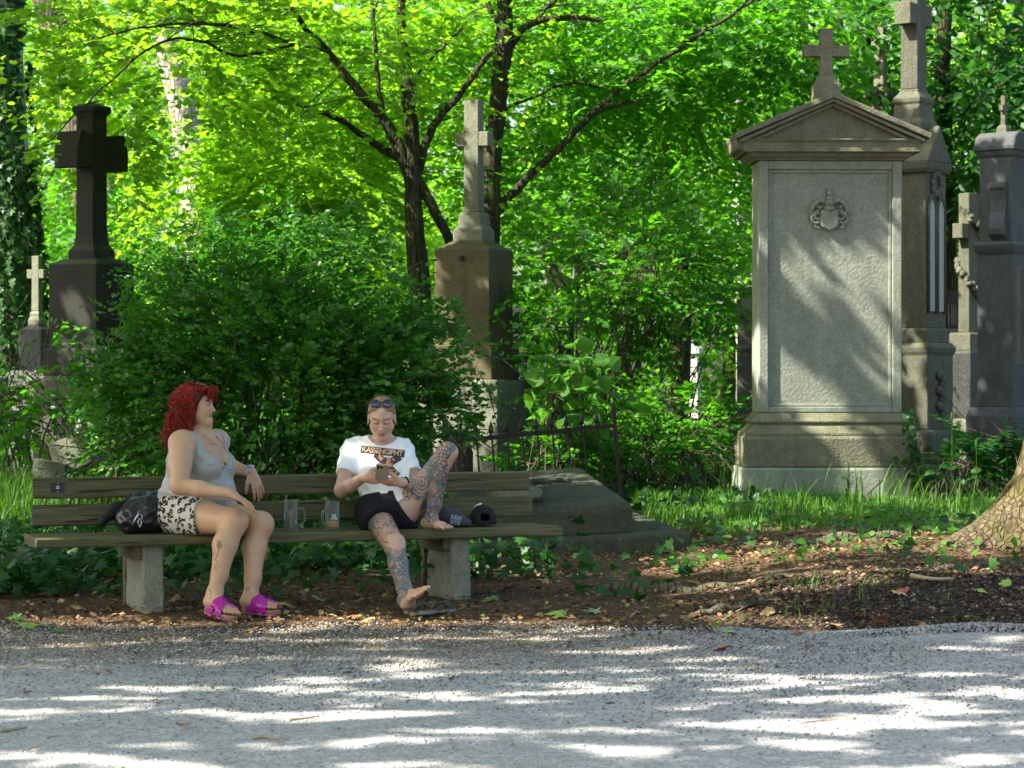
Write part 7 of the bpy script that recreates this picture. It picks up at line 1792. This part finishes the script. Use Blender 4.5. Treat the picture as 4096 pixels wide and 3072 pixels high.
kneeR = np.exp(-(np.linalg.norm(V - (knR + np.array([.02, -.05, .02])), axis=1) / .055) ** 2) > .45
ink[onSR, 0] = .8; ink[onSR & (uR > .12), 1] = .95; ink[kneeR] = 0
ink[onTL & (tL > .18), 0] = 1
man = P(1687, 1925, 13.30); dm = np.linalg.norm((V - man)[:, [0, 2]] * np.array([1.35, 1]), axis=1); rgm = onTL & (dm < .088)
ink[rgm, 0] = .4; ink[rgm & (((dm * 95).astype(int) % 2) == 0), 1] = .85
angm = np.arctan2(V[:, 2] - man[2], V[:, 0] - man[0]); ink[onTL & (dm > .082) & (dm < .100 + .012 * np.cos(angm * 14)) & (V[:, 2] < man[2] + .02), 2] = 1
ink[onTL & (V[:, 2] < man[2] - .108)] = 0; ink[onTL & (tL > .62), 1] = .25 + .5 * (nzA[onTL & (tL > .62)] > .52)
ink[onSL, 0] = .9; ink[onSL & (uL > .55), 1] = .9; ink[onSL & (uL < .55), 1] = .55 * (nzA[onSL & (uL < .55)] > .45)
kneeL = (np.linalg.norm(V - (knL + np.array([.045, -.01, -.03])), axis=1) < .055); ink[kneeL] = 0
lowfL = (np.linalg.norm(V - f2L_h, axis=1) < .075) | (V[:, 2] < .47) & (V[:, 0] > -.5) & (V[:, 1] > 13); ink[lowfL] *= .15
footR = (V[:, 2] < .16) & ((V - f2R_h) @ unit(f2R_t - f2R_h) > -.05) & (((V - anR) @ unit(soleup)) < -.012); ink[footR] = 0
ink[(V[:, 2] > .95)] = 0
gp = fbm(V[:, 0] * 26, V[:, 1] * 26, V[:, 2] * 18, 91, 2); ink[:, 1] *= .5 + .8 * sstep(.40, .55, gp); gq = fbm(V[:, 0] * 11, V[:, 1] * 11, V[:, 2] * 8, 92, 2); ink[:, 0] *= .45 + .55 * sstep(.36, .46, gq); ink[:, 2] = np.maximum(ink[:, 2], .55 * (ink[:, 1] > .3) * sstep(.60, .66, fbm(V[:, 0] * 20, V[:, 1] * 20, V[:, 2] * 16, 93, 2))); ink = np.clip(ink, 0, 1)
M['skin2'] = skin_mat("skin_fair_tattooed", SK2, True)
body2 = add("body", V, Q, M['skin2'], N, smooth=True, org=N0, attrs={"col": col_, "ink": ink})
M['grey_nail'] = simple("grey_nail", (.30, .28, .29), .3); nails("toenails", [(p, d, r, n) for p, d, r, n in n2L[:1]], M['grey_nail'], N, N0, .007)
# T-shirt
def loc2(P_): q = P_ - che; return q @ F2, q @ L2, q[:, 2]
axR = unit(elR - shR); axL = unit(elL - shL)
def cut_tee(P_):
    a, b, z = loc2(P_)
    nd_ = np.linalg.norm((P_ - (nek + F2 * .025 + fz * .055)) * np.array([1, 1, .9]), axis=1); neckc = .082 - nd_
    slv = np.where(b < -.145, (P_ - shR) @ axR - .155, np.where(b > .145, (P_ - shL) @ axL - .155, -1))
    hem = (.545 + .05 * b / .15 + .02 * np.abs(b) / .15 - P_[:, 2]); onarm = ((P_ - shR) @ L2 < -.0) | ((P_ - shL) @ L2 > .0)
    return np.maximum(np.maximum(neckc, slv), np.where(onarm & (P_[:, 2] > .66), -1, hem))
def wr2(P_):
    a, b, z = loc2(P_)
    f1 = np.abs(fbm(P_[:, 0] * 7 + P_[:, 2] * 4, P_[:, 2] * 10 - np.abs(b) * 14, P_[:, 1] * 5, 25, 2) - .5)
    drape = np.sin((z + np.abs(b) * .75) * 58) * .0035 * sstep(-.02, -.1, z) + np.sin((z * 1.0 - np.abs(b) * 1.2) * 70) * .003 * sstep(.07, .14, np.abs(b))
    return -(.22 - f1) * .022 + drape
M['tee'] = simple("white_cotton", (.80, .80, .80), .85, .2, bscale=300, bstr=.1)
slR2 = [C(shR, elR, .049, .058, .03)]; slL2 = [C(shL, elL, .049, .058, .03)]
v, q = cloth_mesh(NB[:6] + slR2 + slL2 + [C(nek, shR + fz * .015, .042, .036, .04), C(nek, shL + fz * .015, .042, .036, .04)], np.array([-1.05, 13.22, .46]), np.array([-.40, 13.75, 1.0]), .0052, .008, cut_tee, wr2)
tee = add("t_shirt", v, q, M['tee'], N, smooth=True, org=N0)
bv2 = BVHTree.FromPolygons([tuple(p) for p in v], [tuple(int(i) for i in p) for p in q])
M['print_dark'] = simple("shirt_print_dark", (.045, .047, .060), .8, nscale=60, namp=.5)
def orange_print():
    t = NT("shirt_print_orange"); v_ = t.coord(); n1 = t.noise(v_, 26, 3, .6, .5)
    c = t.ramp(n1, [(.47, (.045, .047, .060)), (.50, (.55, .24, .09)), (.68, (.62, .33, .16))]); return t.fin(t.bsdf(c, .8, None, .2))
M['print_orange'] = orange_print(); M['print_text'] = simple("shirt_print_text", (.66, .40, .24), .8, nscale=70, namp=.35)
def z2(x, y, Y): return P(1250 + x / 1.58, 1500 + y / 1.58, Y)
rt2 = unit(z2(578, 497, 13.4) - z2(308, 467, 13.4)); up2 = unit(np.cross(rt2, np.array([0, 1.0, 0]))); up2 = up2 if up2[2] > 0 else -up2; dd2 = np.array([0, 1.0, 0])
pc = z2(442, 484, 13.45)
bd = decal("chest_print", bv2, pc, rt2, up2, .246, .041, dd2, .0018, M['print_dark'], tee, N0, (40, 8), start=.6)
decal_text("lettering", bv2, "KASSENGIPHT", .041, pc - rt2 * .002, rt2, up2, dd2, .0036, M['print_text'], bd, N0, start=.6, space=.86)
xc = z2(468, 568, 13.45); rot = lambda a: (rt2 * math.cos(a) + up2 * math.sin(a), -rt2 * math.sin(a) + up2 * math.cos(a))
for a, lf in ((R(38), .0020), (R(-38), .0030)):
    r_, u_ = rot(a); decal("cross_print", bv2, xc, r_, u_, .176, .041, dd2, lf, M['print_orange'] if lf > .0025 else M['print_dark'], bd, N0, (30, 8), start=.6)
decal("cross_print", bv2, xc + up2 * .022, rt2, up2, .095, .038, dd2, .0040, M['print_orange'], bd, N0, (24, 6), start=.6, poly=lambda a, b: abs(a) < .048 - abs(b - .004) * .9)
# shorts
thR2 = unit(knR - hiR); thL2 = unit(knL - hiL); cR_ = hiR + thR2 * .14; cL_ = hiL + thL2 * .02
def cut_sh2(P_):
    w_ = (P_ - pel) @ unit(np.array([0, .35, .94])) - .076 + .02 * ((P_ - pel) @ L2) / .15 * -1
    cR2 = (P_ - cR_) @ unit(thR2 + np.array([.15, 0, -.25])); cL2 = (P_ - cL_) @ unit(thL2 + np.array([.9, 0, .1])) - .03
    right = seg_t(P_, hiL, knL)[1] < seg_t(P_, hiR, knR)[1]
    return np.maximum(np.maximum(w_, np.where(right, cL2, cR2)), .4325 - P_[:, 2] - sstep(13.2, 13.1, P_[:, 1]) * .1)
M['black_cotton'] = simple("black_cotton", (.010, .010, .012), .85, .25, bscale=120, bstr=.2)
v, q = cloth_mesh([NB[0]] + [C(hiR, knR, .092, .082, .04), C(hiL, hiL + thL2 * .12, .092, .090, .04)], np.array([-.92, 12.95, .36]), np.array([-.42, 13.62, .70]), .0056, .016, cut_sh2, lambda P_: -np.abs(fbm(P_[:, 0] * 9 + P_[:, 2] * 5, P_[:, 1] * 12, P_[:, 2] * 10, 35, 2) - .5) * .03)
so_ = add("shorts", v, q, M['black_cotton'], N, smooth=True, org=N0)
m = MB(); dcp = P(1580, 1960, 13.24); m.tube([dcp, dcp + [.002, -.004, -.018], dcp + [-.001, -.003, -.03]], .0016, 5); m.done("drawstring", M['white_print'], so_, org=N0)
# cropped hair
M['blond'] = simple("cropped_blond_hair", (.34, .245, .135), .75, .25, nscale=90, namp=.55, bscale=500, bstr=.8)
cran = [E(HH2(-.012, 0, .037), tuple(a * hs2 for a in (.1035, .0825, .0915)), np.stack([h2f, h2l, h2u], 1), .02)]
def hc_cut(d, X, Y, Z):
    q0, q1, q2 = X - hc2[0], Y - hc2[1], Z - hc2[2]; a = (q0 * h2f[0] + q1 * h2f[1] + q2 * h2f[2]) / hs2; b = np.abs(q0 * h2l[0] + q1 * h2l[1] + q2 * h2l[2]) / hs2; z = (q0 * h2u[0] + q1 * h2u[1] + q2 * h2u[2]) / hs2
    line = np.where(a > .03, .078 - np.clip(b - .045, 0, 1) * .9, np.where(a > -.03, .012 + (a + .03) / .06 * .03, -.045)) + (vnoise(b * 220, a * 200, z * 0, 3) - .5) * .008
    return np.maximum(d - (vnoise(X * 220, Y * 220, Z * 220, 7) - .5) * .004, (line - z) * hs2)
v, q = blob(cran, .0036, hc_cut, 0); HB = add("hair", v, q, M['blond'], N, smooth=True, org=N0)
i_ = rng.integers(0, len(v), 2600); nrm_ = unit(v[i_] - HH2(-.012, 0, .03)); dirs_ = unit(nrm_ + h2f * .6 - h2u * .15 + rng.normal(0, .3, nrm_.shape)); sd_ = unit(np.cross(dirs_, rand_dir(len(i_)))) * .0006
vv = np.stack([v[i_] - sd_, v[i_] + sd_, v[i_] + dirs_ * rng.uniform(.005, .011, (len(i_), 1))], 1).reshape(-1, 3); add("stubble", vv, np.arange(len(vv)).reshape(-1, 3), M['blond'], HB, org=N0)
M['lens_violet'] = (lambda t: t.fin(t.bsdf((.02, .02, .06), .06, None, .8)))(NT("violet_lens"))
sunglasses("dark violet sunglasses resting on the cropped blond head", HH2(.050, 0, .121), unit(h2f * .80 + h2u * .65), h2l, unit(h2u * .80 - h2f * .65), 1.05, M['lens_violet'])
m = MB()
for q in (-1, 1):
    for k in range(3): m.ell(HH2(.0, q * .083, -.022 - .010 * k), (.0035, .0035, .0045), 6, 5)
m.done("earrings", M['silver'], N, org=N0)
M['watch_black'] = simple("black_watch", (.015, .015, .017), .2, .5)
watch(N, N0, wrL + unit(elL - wrL) * .020, wrL - elL, np.array([.1, -.9, .35]), .0275, .020, M['watch_black'], M['watch_black'])
# phone
M['phone'] = simple("champagne_phone", (.50, .44, .32), .3, .5, Metallic=.3)
ph = z2(440, 612, 13.09); PHR = np.stack([unit([1, .05, -.12]), unit([.05, .60, .80]), unit(np.cross([1, .05, -.12], [.05, .60, .80]))], 1)
PH = thing("phone", "champagne coloured smartphone with three camera lenses held in both hands", "phone", ph)
m = MB(); m.box(-.036, .036, -.004, .004, -.073, .073, rot=PHR); m.done("case", M['phone'], PH, bevel=.004, seg=3)
m = MB(); m.box(-.033, .004, -.0062, -.0035, .034, .070, rot=PHR); cb = m.done("camera_bump", M['phone'], PH, bevel=.002, seg=2)
for (a, b) in ((-.024, .061), (-.024, .043), (-.006, .052)):
    m = MB(); m.lathe([(.0075, 0), (.0075, .0025), (.0055, .003), (.0001, .0028)], 14, rot=PHR @ rotx(R(90)), at=PHR @ np.array([a, -.0062, b])); m.done("camera_lens", M['watch_black'], cb)
# flip flops
M['flop'] = simple("worn_brown_rubber", (.055, .045, .036), .75, nscale=40, namp=.4); M['flop_side'] = simple("pale_rubber_edge", (.17, .155, .125), .8, nscale=50, namp=.3)
def flop(lab, c, rz, ln=.27, ry=0):
    root = thing("flip_flop", lab, "flip flop", c, rz, ry=ry)
    n_ = 30
    def outline(g): return [((.5 - .5 * math.cos(2 * math.pi * i / n_)) * ln, math.sin(2 * math.pi * i / n_) * (.037 + .016 * sstep(.3, .8, .5 - .5 * math.cos(2 * math.pi * i / n_))) * g) for i in range(n_)]
    def slab(z0, z1, g, nm, mt):
        o = outline(g); V = [(x, y, z0 + .012 * (x / ln) ** 3) for x, y in o] + [(x, y, z1 + .012 * (x / ln) ** 3) for x, y in o]
        f = [tuple(range(n_)), tuple(range(2 * n_ - 1, n_ - 1, -1))] + [(i, n_ + i, n_ + (i + 1) % n_, (i + 1) % n_) for i in range(n_)]
        add(nm, V, f, mt, root, bevel=.004)
    slab(0, .020, 1.0, "sole", M['flop_side']); slab(.0202, .026, .97, "footbed", M['flop'])
    m = MB(); 
    for q in (-1, 1): m.tube(smooth_path([(ln * .78, 0, .036), (ln * .68, q * .018, .062), (ln * .52, q * .042, .050), (ln * .42, q * .046, .024)], 5), [.006] + [.009] * 14 + [.006], 8)
    m.tube([(ln * .78, 0, .024), (ln * .785, 0, .045)], .005, 6); m.done("strap", M['flop'], root, smooth=True); return root
p1 = P(1622, 2470, 12.62); flop("worn brown flip flop under the raised tattooed heel", (p1[0] - .01, 12.66, g1(p1[0], 12.66) + .004), R(-28), .20)
p2 = P(1725, 2462, 12.66); flop("worn brown flip flop lying empty right of the other one", (p2[0] - .02, 12.76, g1(p2[0], 12.76) + .004), R(-38), .18)
# ------------------------------------------------------------------ single fallen leaves, sticks and pebbles one can point at
ORD = ["leftmost", "second from the left", "third from the left", "fourth from the left", "fifth from the left", "sixth from the left", "seventh from the left", "eighth from the left", "seventh from the right", "sixth from the right", "fifth from the right", "fourth from the right", "third from the right", "second from the right", "rightmost"]
def ordinals(n): h = (n + 1) // 2; return [ORD[i] if i < h else ORD[14 - (n - 1 - i)] for i in range(n)]
def fallen(lab, spots, mats, size, kind='m', group=None, nm="fallen_leaf"):
    bv, bf = tmpl(kind); proto = []
    for k in range(3):
        me = bpy.data.meshes.new(nm); w_ = bv.copy(); w_[:, 2] += .10 * np.sin(w_[:, 0] * 4 + k * 2) + .09 * np.cos(w_[:, 1] * 5 + k)
        me.from_pydata([tuple(p) for p in w_], [], [tuple(int(i) for i in q) for q in bf]); me.materials.append(mats[k % len(mats)]); proto.append(me)
    for j, ((dx, dy), o_) in enumerate(zip(sorted(spots), ordinals(len(spots)))):
        Ys = np.linspace(8, 19, 400); X = (dx - 1106) / FD * Ys; Z = CAMZ - (dy - 829.5) / FD * Ys; h = gh(X, Ys); i = int(np.argmax(Z < h)) ; x, y = X[i], Ys[i]
        o = bpy.data.objects.new(nm, proto[j % 3]); COL.objects.link(o); s = size * rng.uniform(.75, 1.2); o.scale = (s, s, s); o.location = (x, y, g1(x, y) + .016); o.rotation_euler = (rng.normal(0, .25), rng.normal(0, .25), rng.random() * 6.28)
        tag(o, lab + ", " + o_, "leaf", group)
B1 = [simple("dead_leaf_brown", (.30, .13, .05), .7, nscale=20, namp=.3), simple("dead_leaf_tan", (.38, .24, .10), .7, nscale=20, namp=.3), simple("dead_leaf_rust", (.26, .095, .05), .7, nscale=20, namp=.3)]
G1 = [simple("fallen_leaf_green", (.10, .20, .045), .6, nscale=20, namp=.3), simple("fallen_leaf_lime", (.20, .32, .05), .6, nscale=20, namp=.3), simple("fallen_leaf_grey_green", (.19, .24, .13), .6, nscale=20, namp=.3)]
fallen("dry brown maple leaf on the dark soil mound", [(1660, 1330), (1855, 1340), (1800, 1362), (1770, 1372), (1940, 1290), (1955, 1283), (2095, 1250), (2080, 1165), (2180, 1365), (2000, 1360), (1555, 1410), (1730, 1378), (1900, 1350), (2130, 1215)], B1, .075, group="brown leaves on the mound")
fallen("fresh green leaf dropped on the dark soil mound", [(2122, 1285), (2075, 1340), (2175, 1268), (1576, 1374), (1548, 1362)], G1[1:2] * 3, .055, group="green leaves on the mound")
fallen("grey green maple leaf in the shade below the bench", [(100, 1355), (60, 1360), (130, 1370), (600, 1293), (615, 1315), (235, 1290), (1060, 1300), (1210, 1335), (1280, 1325), (690, 1300), (330, 1390), (40, 1345)], G1, .075, group="maple leaves under the bench")
fallen("brown dry leaf in the litter around the bench", [(380, 1300), (300, 1240), (520, 1340), (800, 1345), (1100, 1275), (1180, 1262), (1300, 1248), (1420, 1232), (1500, 1265), (250, 1210), (90, 1290), (170, 1322), (760, 1340)], B1, .06, group="brown leaves around the bench")
fallen("small green leaf on the grey gravel path", [(575, 1410), (690, 1478), (985, 1472), (1140, 1482), (1115, 1508), (440, 1395), (1970, 1425)], G1, .04, 'o', group="green leaves on the path")
fallen("small brown leaf on the grey gravel path", [(245, 1462), (545, 1440), (740, 1458), (1010, 1500), (1745, 1420), (2110, 1490), (380, 1580), (70, 1645), (70, 1505), (930, 1395)], B1, .045, 'o', group="brown leaves on the path")
def stick(lab, pts, r):
    q = []
    for dx, dy in pts:
        Ys = np.linspace(8, 19, 400); X = (dx - 1106) / FD * Ys; Z = CAMZ - (dy - 829.5) / FD * Ys; i = int(np.argmax(Z < gh(X, Ys))); q.append((X[i], Ys[i], g1(X[i], Ys[i]) + r + .008))
    q = smooth_path(q, 4); c = q[0].copy(); v, f = tube_np(q, np.linspace(r, r * .5, len(q)), 6); o = add("stick", v, f, M['dry_twig'], None, smooth=True, org=c, label=lab, cat="stick"); o.location = tuple(c)
stick("curved stick on the gravel path below the short haired person, left of centre", [(625, 1562), (655, 1560), (690, 1557)], .006)
stick("thick short stick lowest left on the gravel path", [(0, 1590), (25, 1588), (57, 1582)], .008)
stick("thin forked stick on the path at lower left, right of the thick short one", [(100, 1603), (130, 1596), (160, 1600)], .003)
stick("short dark stick at the bottom of the path near the picture's lower left third", [(548, 1605), (575, 1602), (602, 1608)], .006)
stick("bent stick lying on the gravel ridge at the foot of the mound", [(1905, 1380), (1945, 1375), (1985, 1382), (2020, 1376), (2068, 1362)], .006)
stick("long thin twig reaching across the mound from its left tip", [(1560, 1345), (1625, 1310), (1680, 1300), (1700, 1312)], .004)
stick("pale broken branch piece lying on top of the mound", [(1968, 1255), (2010, 1262), (2060, 1262)], .016)
stick("bare twig on the ground in front of the left bench leg", [(330, 1322), (400, 1316), (480, 1312)], .003)
stick("curved bare twig lying on the leaf litter left of the bench's left leg", [(215, 1270), (265, 1250), (330, 1262), (385, 1268)], .005)
stick("thin stick on the path at the right, beside the brown leaf", [(1730, 1570), (1790, 1564), (1850, 1562)], .004)
# stems of flowering grass in front of the tomb
for k, (dx, dy0, dy1, Yg) in enumerate(((1830, 1080, 1000, 19.2), (2052, 1020, 900, 18.6), (2170, 1040, 905, 18.2), (2105, 1030, 960, 18.4))):
    a = D(dx, dy0, Yg); a[2] = g1(a[0], Yg); b = D(dx + 4, dy1, Yg); T_ = thing("wild_plant", ["small leafy weed growing in front of the tomb's plinth", "tall grass stem with a seed head left of the wreathed cross", "tall grass stem with a seed head at the far right", "shorter grass stem with a seed head between the two tall ones"][k], "plant", a)
    m = MB(); m.tube([(0, 0, 0), tuple((b - a) * .5 + [.01, 0, 0]), tuple(b - a)], [.004, .003, .002], 5); m.done("stem", M['grass'], T_)
    if k == 0:
        n_ = 8; t = np.linspace(.15, 1, n_); p = np.outer(t, b - a); ang = np.arange(n_) * 2.4; v_, f_, c_ = leaves_np(p, np.stack([np.cos(ang), np.sin(ang), .2 + 0 * ang], 1), np.tile([0, -.4, 1.0], (n_, 1)), np.full(n_, .06), 'o'); add("leaves", v_, f_, M['leaf_pale'], T_, attrs={"lv": np.full(len(v_), .8)})
    else:
        m = MB(); m.ell(tuple(b - a), (.010, .010, .035), 7, 6); m.done("seed_head", M['leaf_pale'], T_)
# ivy strand on the tomb's right corner
b = np.array([2.639 + .75, 19.9, g1(3.39, 19.9)])
T_ = thing("ivy_strand", "thin ivy strand climbing the right corner of the pale tomb", "ivy", b)
n_ = 90; t = rng.random(n_); p = np.stack([-.03 - .10 * t + rng.normal(0, .03, n_), -.03 + rng.normal(0, .02, n_), .05 + .70 * t], 1); v_, f_, c_ = leaves_np(p, np.array([0, 0, -1.0]) + rng.normal(0, .6, (n_, 3)), np.array([.2, -1.0, .3]) + rng.normal(0, .35, (n_, 3)), rng.uniform(.03, .06, n_), 'i')
add("leaves", v_, f_, M['ivy'], T_, attrs={"lv": np.repeat(rng.random(n_), c_)})
m = MB(); m.tube([(.02, 0, -.02), (-.03, -.02, .3), (-.10, -.01, .75)], .005, 5); m.done("stem", M['bark_grey'], T_)
